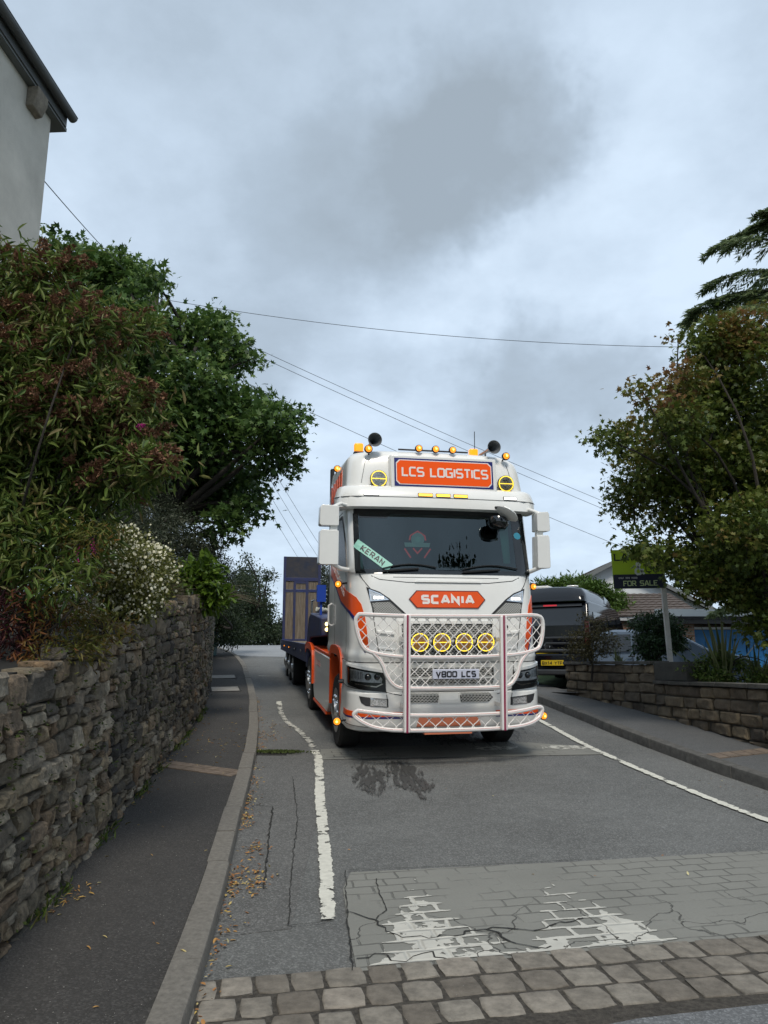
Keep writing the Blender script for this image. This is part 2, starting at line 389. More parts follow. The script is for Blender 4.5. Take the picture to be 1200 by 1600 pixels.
# ------------------------------------------------------------------ ground materials
def tex_asphalt(name, base, speck=.35, patchy=.18, bump=.6, cracks=False):
    m = bpy.data.materials.new(name); m.use_nodes = True; t = m.node_tree; b = t.nodes['Principled BSDF']
    co = t.nodes.new('ShaderNodeTexCoord').outputs['Object']
    def nz(s, d, r=.6):
        n = t.nodes.new('ShaderNodeTexNoise'); n.inputs['Scale'].default_value = s; n.inputs['Detail'].default_value = d; n.inputs['Roughness'].default_value = r
        t.links.new(co, n.inputs['Vector']); return n.outputs[0]
    v = t.nodes.new('ShaderNodeTexVoronoi'); v.inputs['Scale'].default_value = 95; t.links.new(co, v.inputs['Vector'])
    big = nz(.55, 8, .62); mid = nz(6, 6, .7); fine = nz(150, 3, .8)
    val = mathn('ADD', mathn('MULTIPLY', mathn('SUBTRACT', big, .5, tree=t), patchy*4, tree=t), mathn('MULTIPLY', mathn('SUBTRACT', mid, .5, tree=t), patchy*2, tree=t), tree=t)
    sep = t.nodes.new('ShaderNodeSeparateColor'); t.links.new(v.outputs['Color'], sep.inputs[0])
    st = mathn('MULTIPLY', mathn('POWER', sep.outputs[0], 3.0, tree=t), speck, tree=t)
    val = mathn('ADD', mathn('ADD', val, st, tree=t), mathn('MULTIPLY', mathn('SUBTRACT', fine, .5, tree=t), speck*1.6, tree=t), tree=t)
    tot = mathn('ADD', val, 1.0, tree=t)
    mx = t.nodes.new('ShaderNodeVectorMath'); mx.operation = 'SCALE'; mx.inputs[0].default_value = base; t.links.new(mathn('MAXIMUM', tot, .3, tree=t), mx.inputs[3])
    last = mx.outputs[0]
    if cracks:
        vc = t.nodes.new('ShaderNodeTexVoronoi'); vc.feature = 'DISTANCE_TO_EDGE'; vc.inputs['Scale'].default_value = .75
        wv = t.nodes.new('ShaderNodeVectorMath'); wv.operation = 'MULTIPLY_ADD'; nn = t.nodes.new('ShaderNodeTexNoise'); nn.inputs['Scale'].default_value = 3; nn.inputs['Detail'].default_value = 8
        t.links.new(co, nn.inputs['Vector']); t.links.new(nn.outputs['Color'], wv.inputs[0]); wv.inputs[1].default_value = (.5,.5,.5); t.links.new(co, wv.inputs[2])
        t.links.new(wv.outputs[0], vc.inputs['Vector'])
        mask = t.nodes.new('ShaderNodeMapRange'); t.links.new(vc.outputs[0], mask.inputs[0]); mask.inputs[1].default_value = .002; mask.inputs[2].default_value = .009
        mask.inputs[3].default_value = .45; mask.inputs[4].default_value = 1
        sc = t.nodes.new('ShaderNodeVectorMath'); sc.operation = 'SCALE'; t.links.new(last, sc.inputs[0])
        gate = mathn('GREATER_THAN', nz(.8, 2), .53, tree=t)
        f = mathn('MAXIMUM', mask.outputs[0], gate, tree=t); t.links.new(f, sc.inputs[3]); last = sc.outputs[0]
    t.links.new(last, b.inputs['Base Color']); b.inputs['Roughness'].default_value = .82; b.inputs['Specular IOR Level'].default_value = .35
    bp = t.nodes.new('ShaderNodeBump'); bp.inputs['Strength'].default_value = bump; bp.inputs['Distance'].default_value = .006
    t.links.new(mathn('ADD', v.outputs[0], fine, tree=t), bp.inputs['Height']); t.links.new(bp.outputs[0], b.inputs['Normal'])
    return m
M = {}
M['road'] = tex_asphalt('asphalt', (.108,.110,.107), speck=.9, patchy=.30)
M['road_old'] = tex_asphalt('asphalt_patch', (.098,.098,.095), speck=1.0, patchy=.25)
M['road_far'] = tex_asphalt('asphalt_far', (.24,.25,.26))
M['road_near'] = tex_asphalt('asphalt_near', (.115,.12,.125), speck=.9)
M['pave'] = tex_asphalt('pavement_tarmac', (.042,.040,.038), speck=.9, patchy=.22)
M['pave_r'] = tex_asphalt('pavement_tarmac_grey', (.085,.087,.088), speck=.5)
M['kerb'] = mat('kerb_granite', (.17,.158,.138), .85, var=.25, vscale=30, bump=.5, bscale=120)
M['kerb_d'] = mat('kerb_dark', (.09,.087,.08), .85, var=.35, vscale=9, bump=.5, bscale=90)
M['joint'] = mat('kerb_joint', (.03,.03,.028), .9)
M['soil'] = mat('soil', (.05,.04,.028), .95, var=.4, vscale=6, bump=.8, bscale=12)
M['grass'] = mat('rough_grass', (.045,.07,.02), .9, var=.5, vscale=3, bump=.8, bscale=20)
M['drive'] = tex_asphalt('driveway', (.10,.10,.10))
M['moss'] = mat('moss', (.09,.13,.02), .95, col2=(.03,.04,.012), vscale=25, bump=1, bscale=80)

# ------------------------------------------------------------------ road edges (world metres)
KL = smoothpath([(-.42,0),(-.62,1.6),(-.80,3.0),(-.91,4.1),(-1.0,4.9),(-1.16,6.2),(-1.33,7.5),(-1.52,9.2),(-1.82,11.4),(-2.15,13.3),(-2.55,15.6),(-3.2,18.7),(-4.1,23),(-5.4,28),(-7.4,33),(-11,38),(-18,42)], 2)
KR = smoothpath([(6.3,-2),(5.6,2.0),(4.9,5.0),(4.1,8.47),(3.6,11.06),(3.15,15.2),(2.3,20),(1.2,26),(.6,31),(1.4,37),(4,43)], 2)
WL = smoothpath([(-1.55,0),(-1.72,2.0),(-1.97,4.2),(-2.28,6.4),(-2.62,9.1),(-2.92,11.9),(-3.35,14.6),(-4.25,18.9),(-5.4,24),(-6.9,29.5),(-9.3,34)], 2)
WR = smoothpath([(6.9,1.5),(6.0,5),(5.45,7.4),(4.97,10.1),(4.48,13.6),(3.78,16.05)], 2)
mb = MB(); n = 0
xs = np.concatenate([np.linspace(-400,-40,10), np.linspace(-36,36,37), np.linspace(40,400,10)])
ys = np.concatenate([np.linspace(-60,-4,8), np.linspace(-2,52,82), np.linspace(56,600,18)])
vs = [(x, y, gz(x,y)-.06) for y in ys for x in xs]; w = len(xs)
mb.add(vs, [(i*w+j, i*w+j+1, (i+1)*w+j+1, (i+1)*w+j) for i in range(len(ys)-1) for j in range(w-1)])
tag(mb.build('ground', M['grass'], smooth=True), kind='structure')
mb = MB(); sheet(mb, offpath(KL,-.03), offpath(KR,.03), 0, 8, 140); tag(mb.build('road', M['road'], smooth=True), kind='structure')
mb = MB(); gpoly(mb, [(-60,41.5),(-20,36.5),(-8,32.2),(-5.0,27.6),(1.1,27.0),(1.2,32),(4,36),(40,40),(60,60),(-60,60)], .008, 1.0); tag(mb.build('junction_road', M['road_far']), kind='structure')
# strip of older asphalt along the left channel, and the near tarmac
mb = MB(); gpoly(mb, [(-1.0,4.75),(-.55,4.88),(-.62,7.6),(-.86,10.2),(-1.2,12),(-1.6,13),(-1.9,12),(-1.55,9.4),(-1.2,6.6)], .004); tag(mb.build('road', M['road_old']), kind='structure')
mb = MB(); gpoly(mb, [(-.85,3.5),(.1,3.45),(1.16,3.80),(1.8,3.93),(3.4,4.3),(6,4.7),(5.6,1),(-.5,0)], .010); tag(mb.build('road', M['road_near']), kind='structure')
# pavements
mb = MB(); sheet(mb, offpath(WL,-.15), offpath(KL,-.15), .10, 5, 140, dzb=.105); tag(mb.build('pavement', M['pave'], smooth=True), kind='structure')
mb = MB(); sheet(mb, offpath(KR,.15), offpath(smoothpath([(7.1,-2),(6.9,1.5),(6.0,5),(5.45,7.4),(4.97,10.1),(4.48,13.6),(3.78,16.05),(3.4,18),(2.7,22),(1.9,26),(1.2,31),(2,36),(5,42)],2),.2), .125, 5, 140); tag(mb.build('pavement', M['pave_r'], smooth=True), kind='structure')
def kerb(path, side, top, wid, m, name, L=.915, y0=-1, y1=40):
    P = resample(path, .12); mb = MB(); P = [p for p in P if y0 < p.y < y1]
    prof_ = [(0,-.05),(0,top-.025),(.006,top-.008),(.022,top),(wid,top),(wid,-.05)]
    rnd = random.Random(4); per = int(L/.12)
    i = 0
    while i < len(P)-2:
        seg = P[i:i+per+1]
        if len(seg) < 2: break
        dj = rnd.uniform(-.005,.005); do = rnd.uniform(-.006,.006); vs = []
        for a, p in enumerate(seg):
            t = (P[min(len(P)-1,i+a+1)]-P[max(0,i+a-1)]).normalized(); nrm = Vector((-t.y, t.x))*side
            if a == 0: p = p+t*.005
            if a == len(seg)-1: p = p-t*.005
            for o, h in prof_:
                q = p+nrm*(o+do); vs.append((q.x, q.y, gz(p.x,p.y)+h+(dj if h > 0 else 0)))
        k = len(prof_); m_ = len(seg)
        mb.add(vs, [(a*k+j, a*k+j+1, (a+1)*k+j+1, (a+1)*k+j) for a in range(m_-1) for j in range(k-1)]+[tuple(range(k)), tuple((m_-1)*k+j for j in range(k-1,-1,-1))])
        i += per
    return tag(mb.build(name, m, smooth=True), kind='structure')
kerb(KL, 1, .115, .15, M['kerb'], 'kerb')
kerb(KR, -1, .135, .15, M['kerb_d'], 'kerb')

# ------------------------------------------------------------------ setts
A10 = rad(10.5)
def sg(u, v): return (-.95+u*math.cos(A10)-v*-math.sin(A10)*-1*-1, 4.19+u*math.sin(A10)+v*math.cos(A10))
M['sett'] = mat('sett_granite', (.225,.21,.185), .85, var=.3, vscale=14, bump=.6, bscale=70, attr=[(.62,.58,.54),(.85,.82,.78),(1,.98,.94),(1.15,1.1,1.05)])
M['grout'] = mat('sett_grout', (.085,.075,.062), .95, var=.5, vscale=40, bump=1, bscale=160)
rnd = random.Random(7); mb = MB(); tones = []
for row in range(4):
    u = -.25-(.13 if row % 2 else 0)
    while u < 6.5:
        L = rnd.uniform(.168,.235); wv = .205; v0 = -.222*(row+1)+.010 + .02*math.sin(u*1.3)
        c = (u+L/2, v0+wv/2)
        x, y = -.95+c[0]*math.cos(A10)-c[1]*math.sin(A10), 4.19+c[0]*math.sin(A10)+c[1]*math.cos(A10)
        if row == 3 and u > -9: pass
        hx, hy = L/2-.010, wv/2-.003; vs = []; a = A10+rnd.uniform(-.03,.03); th = rnd.uniform(.002,.009)
        K = 4
        ring = []
        for lvl, (ins, hh) in enumerate([(0,-.03),(0,th-.005),(.005,th),(.022,th+.002)]):
            r_ = []
            for sx_, sy_ in ((-1,-1),(0,-1.02),(1,-1),(1.02,0),(1,1),(0,1.02),(-1,1),(-1.02,0)):
                cut = .945 if abs(sx_)+abs(sy_) > 1.9 else 1
                px_, py_ = sx_*(hx-ins)*cut, sy_*(hy-ins)*cut
                j = .006 if lvl < 3 else .003
                px_ += rnd.uniform(-j,j); py_ += rnd.uniform(-j,j)
                X = x+px_*math.cos(a)-py_*math.sin(a); Y = y+px_*math.sin(a)+py_*math.cos(a)
                r_.append((X, Y, gz(X,Y)+.006+hh+rnd.uniform(-.0022,.0022)))
            ring += r_
        fs = [(l*8+i, l*8+(i+1)%8, (l+1)*8+(i+1)%8, (l+1)*8+i) for l in range(3) for i in range(8)]+[tuple(24+i for i in range(8))]
        if not (row >= 3): 
            mb.add(ring, fs); tones += [rnd.random()]*32
        u += L
o = mb.build('sett_paving', M['sett'], smooth=50)
at = o.data.attributes.new('tone','FLOAT','POINT'); at.data.foreach_set('value', tones)
tag(o, kind='structure')
def rot10(u, v): return (-.95+u*math.cos(A10)-v*math.sin(A10), 4.19+u*math.sin(A10)+v*math.cos(A10))
mb = MB(); gpoly(mb, [rot10(-.1,.0),rot10(6.6,.0),rot10(6.6,-.80),rot10(-.2,-.80)], .006, .3); tag(mb.build('sett_bedding', M['grout']), kind='structure')

# ------------------------------------------------------------------ imprinted concrete aprons of the speed table
def apron_mat(name, base, paint=False):
    m = bpy.data.materials.new(name); m.use_nodes = True; t = m.node_tree; b = t.nodes['Principled BSDF']
    co = t.nodes.new('ShaderNodeTexCoord').outputs['Object']
    mp = t.nodes.new('ShaderNodeMapping'); mp.inputs['Rotation'].default_value = (0,0,-rad(11)); 
    wp = t.nodes.new('ShaderNodeTexNoise'); wp.inputs['Scale'].default_value = 4; wp.inputs['Detail'].default_value = 4; t.links.new(co, wp.inputs['Vector'])
    wa = t.nodes.new('ShaderNodeVectorMath'); wa.operation = 'MULTIPLY_ADD'; t.links.new(wp.outputs['Color'], wa.inputs[0]); wa.inputs[1].default_value = (.06,.06,0); t.links.new(co, wa.inputs[2])
    t.links.new(wa.outputs[0], mp.inputs[0])
    br = t.nodes.new('ShaderNodeTexBrick'); t.links.new(mp.outputs[0], br.inputs['Vector']); br.inputs['Scale'].default_value = 1
    br.inputs['Brick Width'].default_value = .225; br.inputs['Row Height'].default_value = .135; br.inputs['Mortar Size'].default_value = .008; br.inputs['Mortar Smooth'].default_value = .4
    nz = lambda s, d, r=.6: (lambda n: (n.inputs['Scale'].__setattr__('default_value', s), n.inputs['Detail'].__setattr__('default_value', d), n.inputs['Roughness'].__setattr__('default_value', r), t.links.new(co, n.inputs['Vector']), n.outputs[0])[-1])(t.nodes.new('ShaderNodeTexNoise'))
    worn = t.nodes.new('ShaderNodeMapRange'); t.links.new(nz(1.7, 5, .6), worn.inputs[0]); worn.inputs[1].default_value = .42; worn.inputs[2].default_value = .56
    lines = mathn('MULTIPLY', br.outputs['Fac'], worn.outputs[0], tree=t)
    # cracks
    vc = t.nodes.new('ShaderNodeTexVoronoi'); vc.feature = 'DISTANCE_TO_EDGE'; vc.inputs['Scale'].default_value = 1.5
    wv = t.nodes.new('ShaderNodeVectorMath'); wv.operation = 'MULTIPLY_ADD'; nn = t.nodes.new('ShaderNodeTexNoise'); nn.inputs['Scale'].default_value = 2.2; nn.inputs['Detail'].default_value = 7
    t.links.new(co, nn.inputs['Vector']); t.links.new(nn.outputs['Color'], wv.inputs[0]); wv.inputs[1].default_value = (.7,.7,.3); t.links.new(co, wv.inputs[2]); t.links.new(wv.outputs[0], vc.inputs['Vector'])
    ck = t.nodes.new('ShaderNodeMapRange'); t.links.new(vc.outputs[0], ck.inputs[0]); ck.inputs[1].default_value = .002; ck.inputs[2].default_value = .010; ck.inputs[3].default_value = 1; ck.inputs[4].default_value = 0
    sp = t.nodes.new('ShaderNodeSeparateXYZ'); t.links.new(co, sp.inputs[0])
    low = t.nodes.new('ShaderNodeMapRange'); t.links.new(mathn('SUBTRACT', sp.outputs[1], mathn('MULTIPLY', sp.outputs[0], .18, tree=t), tree=t), low.inputs[0]); low.inputs[1].default_value = 5.2; low.inputs[2].default_value = 4.9
    crk = mathn('MULTIPLY', ck.outputs[0], low.outputs[0], tree=t)
    tone = mathn('ADD', mathn('ADD', .62, mathn('MULTIPLY', nz(1.1, 6), .5, tree=t), tree=t), mathn('MULTIPLY', nz(60, 4, .8), .28, tree=t), tree=t)
    tone = mathn('MULTIPLY', tone, mathn('SUBTRACT', 1, mathn('MULTIPLY', mathn('MAXIMUM', mathn('MULTIPLY', lines, .42, tree=t), mathn('MULTIPLY', crk, .6, tree=t), tree=t), 1, tree=t), tree=t), tree=t)
    sc = t.nodes.new('ShaderNodeVectorMath'); sc.operation = 'SCALE'; sc.inputs[0].default_value = base; t.links.new(tone, sc.inputs[3])
    t.links.new(sc.outputs[0], b.inputs['Base Color']); b.inputs['Roughness'].default_value = .85
    bp = t.nodes.new('ShaderNodeBump'); bp.inputs['Distance'].default_value = .012; bp.inputs['Strength'].default_value = .8
    h = mathn('SUBTRACT', mathn('MULTIPLY', nz(80, 3), .15, tree=t), mathn('MAXIMUM', lines, crk, tree=t), tree=t)
    t.links.new(h, bp.inputs['Height']); t.links.new(bp.outputs[0], b.inputs['Normal'])
    if paint:    # worn thermoplastic: lost where the imprint stands proud
        b.inputs['Roughness'].default_value = .6
        b.inputs['Base Color'].default_value = (.52,.51,.46,1); t.links.remove(b.inputs['Base Color'].links[0])
        c2 = t.nodes.new('ShaderNodeVectorMath'); c2.operation = 'SCALE'; c2.inputs[0].default_value = (.52,.51,.46); t.links.new(mathn('ADD', .72, mathn('MULTIPLY', nz(9, 5), .4, tree=t), tree=t), c2.inputs[3]); t.links.new(c2.outputs[0], b.inputs['Base Color'])
        tr = t.nodes.new('ShaderNodeBsdfTransparent'); ms = t.nodes.new('ShaderNodeMixShader'); o_ = t.nodes['Material Output']
        lowg = t.nodes.new('ShaderNodeMapRange'); t.links.new(mathn('SUBTRACT', sp.outputs[1], mathn('MULTIPLY', sp.outputs[0], .18, tree=t), tree=t), lowg.inputs[0]); lowg.inputs[1].default_value = 5.6; lowg.inputs[2].default_value = 4.4
        br.inputs['Mortar Size'].default_value = .022; br.inputs['Mortar Smooth'].default_value = .9
        ea = t.nodes.new('ShaderNodeAttribute'); ea.attribute_name = 'edge'
        keep = mathn('ADD', mathn('MULTIPLY', ea.outputs['Fac'], .36, tree=t), mathn('ADD', mathn('MULTIPLY', br.outputs['Fac'], .30, tree=t), mathn('ADD', mathn('MULTIPLY', nz(3.2, 7, .6), 1.5, tree=t), mathn('MULTIPLY', lowg.outputs[0], .42, tree=t), tree=t), tree=t), tree=t)
        on = mathn('MULTIPLY', mathn('GREATER_THAN', keep, 1.44, tree=t), mathn('SUBTRACT', 1, mathn('GREATER_THAN', crk, .3, tree=t), tree=t), tree=t)
        t.links.new(on, ms.inputs[0]); t.links.new(tr.outputs[0], ms.inputs[1]); t.links.new(b.outputs[0], ms.inputs[2]); t.links.new(ms.outputs[0], o_.inputs[0])
    return m
M['apron'] = apron_mat('imprinted_concrete', (.188,.188,.170)); M['apron_paint'] = apron_mat('worn_arrow_paint', (.188,.188,.170), True)
mb = MB(); gpoly(mb, [(-.14,4.30),(1.0,4.52),(2.3,4.77),(5.2,5.33),(5.05,6.75),(3.05,6.42),(1.5,6.15),(-.24,5.90),(-.28,5.55),(-.2,4.8)], .008, .4); tag(mb.build('imprinted_apron', M['apron']), kind='structure')
mb = MB(); gpoly(mb, [(-.80,10.02),(.6,10.2),(1.8,10.3),(2.95,10.42),(2.9,10.9),(1.9,11.3),(.4,10.95),(-.86,10.68)], .008, .4); tag(mb.build('imprinted_apron', M['apron']), kind='structure')
def arrowsheet(name, tris, x0, x1, y0, y1, fn, dz=.012, st=.04):
    nx, ny = int((x1-x0)/st), int((y1-y0)/st); vs = []; ed = []
    for j_ in range(ny+1):
        for i_ in range(nx+1):
            x = x0+(x1-x0)*i_/nx; y = y0+(y1-y0)*j_/ny; y += .185*(x-x0); best = -9
            for T in tris:
                d = 9
                for a_, b_, c_ in ((0,1,2),(1,2,0),(2,0,1)):
                    A, B, Cc = Vector(T[a_]), Vector(T[b_]), Vector(T[c_]); e_ = (B-A).normalized(); n_ = Vector((-e_.y,e_.x))
                    if n_.dot(Cc-A) < 0: n_ = -n_
                    d = min(d, n_.dot(Vector((x,y))-A))
                best = max(best, d)
            vs.append((x,y,gz(x,y)+dz)); ed.append(max(-1.0, min(1.0, best/.085)))
    w_ = nx+1; mb = MB().add(vs, [(j_*w_+i_, j_*w_+i_+1, (j_+1)*w_+i_+1, (j_+1)*w_+i_) for j_ in range(ny) for i_ in range(nx)])
    o = mb.build(name, fn); a = o.data.attributes.new('edge','FLOAT','POINT'); a.data.foreach_set('value', ed); return tag(o, kind='structure')
arrowsheet('painted_arrows', [[(.18,6.02),(-.10,4.28),(.72,4.42)],[(1.13,6.05),(.80,4.45),(1.66,4.62)]], -.2, 1.75, 4.33, 5.95, M['apron_paint'])

# ------------------------------------------------------------------ worn line paint, stain, cracks
def worn(name, col, thr, scale, detail=8, rough=.7, soft=.02, stretch=None):
    m = bpy.data.materials.new(name); m.use_nodes = True; t = m.node_tree; b = t.nodes['Principled BSDF']; b.inputs['Roughness'].default_value = rough
    co = t.nodes.new('ShaderNodeTexCoord').outputs['Object']
    if stretch:
        mp = t.nodes.new('ShaderNodeMapping'); mp.inputs['Scale'].default_value = stretch; t.links.new(co, mp.inputs[0]); co = mp.outputs[0]
    n = t.nodes.new('ShaderNodeTexNoise'); n.inputs['Scale'].default_value = scale; n.inputs['Detail'].default_value = detail; n.inputs['Roughness'].default_value = .68; t.links.new(co, n.inputs['Vector'])
    a = t.nodes.new('ShaderNodeAttribute'); a.attribute_name = 'edge'
    v = mathn('ADD', n.outputs[0], mathn('MULTIPLY', a.outputs['Fac'], .28, tree=t), tree=t)
    mr = t.nodes.new('ShaderNodeMapRange'); t.links.new(v, mr.inputs[0]); mr.inputs[1].default_value = thr-soft; mr.inputs[2].default_value = thr+soft
    n2 = t.nodes.new('ShaderNodeTexNoise'); n2.inputs['Scale'].default_value = 22; n2.inputs['Detail'].default_value = 5; t.links.new(co, n2.inputs['Vector'])
    sc = t.nodes.new('ShaderNodeVectorMath'); sc.operation = 'SCALE'; sc.inputs[0].default_value = col; t.links.new(mathn('ADD', .7, mathn('MULTIPLY', n2.outputs[0], .5, tree=t), tree=t), sc.inputs[3]); t.links.new(sc.outputs[0], b.inputs['Base Color'])
    tr = t.nodes.new('ShaderNodeBsdfTransparent'); ms = t.nodes.new('ShaderNodeMixShader'); o_ = t.nodes['Material Output']
    t.links.new(mr.outputs[0], ms.inputs[0]); t.links.new(tr.outputs[0], ms.inputs[1]); t.links.new(b.outputs[0], ms.inputs[2]); t.links.new(ms.outputs[0], o_.inputs[0]); return m
def edged(name, path, w0, w1, m, dz, frac=None):
    P = resample(path, .12); n = len(P); vs = []; ed = []
    for i, p in enumerate(P):
        t = (P[min(i+1,n-1)]-P[max(i-1,0)]).normalized(); nr = Vector((-t.y, t.x)); w = w0+(w1-w0)*i/(n-1)
        for s, e in ((-1,0),(-.7,.8),(0,1),(.7,.8),(1,0)):
            q = p+nr*s*w/2; vs.append((q.x, q.y, gz(q.x,q.y)+dz)); ed.append(e if 0 < i < n-1 else e*.6)
    mb = MB().add(vs, [(i*5+j, i*5+j+1, (i+1)*5+j+1, (i+1)*5+j) for i in range(n-1) for j in range(4)])
    o = mb.build(name, m); a = o.data.attributes.new('edge','FLOAT','POINT'); a.data.foreach_set('value', ed); return tag(o, kind='structure')
M['line'] = worn('worn_white_line', (.62,.61,.54), .665, 8)
M['line2'] = worn('faded_white_line', (.50,.49,.44), .74, 10)
edged('edge_line', smoothpath([(-.34,5.0),(-.42,5.9),(-.52,6.9),(-.64,8.0),(-.76,9.3),(-.84,10.1),(-.93,10.6)],1), .115, .13, M['line'], .014)
edged('edge_line', smoothpath([(-.93,10.6),(-1.05,11.2),(-1.27,12.0),(-1.6,12.9),(-1.78,13.6),(-2.0,14.9)],1), .13, .12, M['line2'], .014)
edged('edge_line', [(-2.0,14.9),(-2.1,15.5)], .13, .13, M['line'], .0145)
edged('edge_line', smoothpath([(2.5,14.5),(2.66,13.0),(2.80,11.3),(2.84,10.9),(3.1,9.3),(3.49,7.28),(4.1,5.0),(4.7,2.8)],1), .12, .12, M['line'], .014)
edged('stop_line', [(-3.4,20.6),(-2.9,20.5)], .1, .1, M['line2'], .014)
edged('painted_arrows', [(1.15,10.75),(1.85,10.85)], .3, .4, M['line2'], .0125); edged('painted_arrows', [(2.15,10.85),(2.85,10.85)], .3, .4, M['line2'], .0125)
M['wet'] = worn('damp_stain', (.060,.060,.058), .70, 6.0, 8, .5, .05, stretch=(3.2,.45,1))
def blot(name, c, rx, ry, m, dz, ang=0):
    vs = [(c[0], c[1], gz(*c)+dz)]; ed = [1]; N = 20
    for k, (f, e) in enumerate(((.5,.75),(1,-.2))):
        for i in range(N):
            a = 2*PI*i/N; px, py = rx*f*math.cos(a), ry*f*math.sin(a)
            x = c[0]+px*math.cos(ang)-py*math.sin(ang); y = c[1]+px*math.sin(ang)+py*math.cos(ang); vs.append((x, y, gz(x,y)+dz)); ed.append(e)
    fs = [(0,1+i,1+(i+1)%N) for i in range(N)]+[(1+i,1+N+i,1+N+(i+1)%N,1+(i+1)%N) for i in range(N)]
    o = MB().add(vs, fs).build(name, m); a = o.data.attributes.new('edge','FLOAT','POINT'); a.data.foreach_set('value', [float(e) for e in ed]); return tag(o, kind='structure')
blot('damp_stain', (.27,9.1), .34, 1.4, M['wet'], .012, .14); blot('damp_stain', (-.15,9.0), .32, 1.2, M['wet'], .0125, .1)
blot('dark_blot', (1.2,12.5), 1.5, 2.2, M['wet'], .012)  # broad patchy dark blot on the road beneath the lorry
M['crack'] = mat('crack', (.022,.022,.02), .95); rnd = random.Random(3)
def crack(pts, w, name='road_crack', dz=.0135, jit=.009):
    P = resample(pts, .05); mb = MB(); q = [Vector((p.x+rnd.uniform(-jit,jit), p.y+rnd.uniform(-jit,jit))) for p in P]
    for a, b in zip(q[:-1], q[1:]):
        ww = w*rnd.uniform(.25,.8); t = (b-a).normalized(); nr = Vector((-t.y,t.x))*ww/2
        vs = [(p.x,p.y,gz(p.x,p.y)+dz) for p in (a-nr,b-nr,b+nr,a+nr)]; mb.add(vs, [(0,1,2,3)])
    return tag(mb.build(name, M['crack']), kind='structure')
crack([(-1.08,7.78),(-1.0,7.0),(-.9,6.2),(-.82,5.56)], .022); crack([(-1.04,9.06),(-.80,7.4),(-.63,5.44),(-.57,4.92)], .012)
crack([(-1.3,7.85),(-1.08,7.78)], .012); crack([(-.57,4.9),(-.36,4.96),(-.30,4.96)], .010); crack([(-1.0,5.0),(-.9,4.95)], .008)
crack([(-.24,5.15),(-.08,5.0),(.0,4.85),(.05,4.75),(.3,4.72),(.62,4.86),(.9,4.84),(1.2,5.0)], .018, jit=.03); crack([(-.28,5.92),(-.24,5.2),(-.16,4.3)], .016, jit=.008)
crack([(-.26,5.93),(.6,6.03),(1.5,6.17)], .012, jit=.004)
crack([(-.06,5.75),(-.02,5.4),(.02,5.15),(-.05,5.0)], .010)
crack([(.62,4.86),(.75,4.62),(.95,4.58)], .02, jit=.03); crack([(-.15,4.45),(.0,4.5),(.1,4.4),(.25,4.5),(.4,4.42)], .016, jit=.03)
# pavement furniture set in the ground
M['pbrick'] = mat('pavement_brick', (.155,.120,.092), .9, var=.3, vscale=9, bump=.4, bscale=60)
M['mhole'] = mat('worn_concrete_cover', (.27,.26,.24), .85, var=.25, vscale=12, bump=.5, bscale=70)
mb = MB()
for k in range(9):
    for r_ in range(2):
        a = Vector((-2.62,9.12)).lerp(Vector((-1.66,8.62)), (k+.03+(.0))/9); b = Vector((-2.62,9.12)).lerp(Vector((-1.66,8.62)), (k+.97)/9); d = Vector((.06,.13))*(r_*1.04)
        q = [a+d, b+d, b+d+Vector((.06,.125)), a+d+Vector((.06,.125))]
        mb.add([(p.x,p.y,gz(p.x,p.y)+.112) for p in q]+[(p.x,p.y,gz(p.x,p.y)+.09) for p in q], [(0,1,2,3)]+[(i,4+i,4+(i+1)%4,(i+1)%4) for i in range(4)])
tag(mb.build('brick_strip', M['pbrick']), kind='structure')
mb = MB()
for k in range(5):
    a = Vector((4.05,9.55)).lerp(Vector((4.95,9.95)), (k+.03)/5); b = Vector((4.05,9.55)).lerp(Vector((4.95,9.95)), (k+.97)/5)
    q = [a, b, b+Vector((-.05,.24)), a+Vector((-.05,.24))]
    mb.add([(p.x,p.y,gz(p.x,p.y)+.137) for p in q]+[(p.x,p.y,gz(p.x,p.y)+.11) for p in q], [(0,1,2,3)]+[(i,4+i,4+(i+1)%4,(i+1)%4) for i in range(4)])
tag(mb.build('brick_strip', M['pbrick']), kind='structure')
def cover(c, lx, ly, a, label):
    mb = MB(); p = []
    for sx, sy in ((-1,-1),(1,-1),(1,1),(-1,1)):
        x = c[0]+sx*lx*math.cos(a)-sy*ly*math.sin(a); y = c[1]+sx*lx*math.sin(a)+sy*ly*math.cos(a); p.append((x,y))
    e = empty('access_cover', (c[0], c[1], gz(*c)+.1)); tag(e, label, 'access cover', 'access covers set in the left pavement')
    mb.add([(x-c[0],y-c[1],gz(x,y)-gz(*c)+.014) for x, y in p]+[(x-c[0],y-c[1],gz(x,y)-gz(*c)-.03) for x, y in p], [(0,1,2,3)]+[(i,4+i,4+(i+1)%4,(i+1)%4) for i in range(4)])
    mb.build('cover_slab', M['mhole'], e)
    fr = MB(); P = [Vector(q)-Vector(c) for q in p]; P.append(P[0])
    for q in ribbon2d(P, .03): fr.add([(v.x, v.y, gz(v.x+c[0], v.y+c[1])-gz(*c)+.018) for v in q], [(0,1,2,3)])
    fr.build('frame', M['joint'], e)
cover((-3.42,16.7), .30, .42, .25, 'pale rectangular access cover in the left pavement, the nearer one')
cover((-4.05,19.3), .34, .40, .25, 'pale rectangular access cover in the left pavement, the farther one')
e = empty('drain_grate', (-1.5,10.42,gz(-1.5,10.42)+.005)); tag(e, 'mossy drain grate in the gutter beside the left kerb', 'drain')
mb = MB(); mb.box((0,0,-.01),(.44,.30,.02)); mb.build('frame', M['joint'], e)
mb = MB()
for k in range(9): mb.box((-.18+k*.045,0,.006),(.018,.25,.014))
mb.build('bars', mat('cast_iron',(.06,.055,.05),.7,.6), e)
rng = np.random.default_rng(5); N = 1500
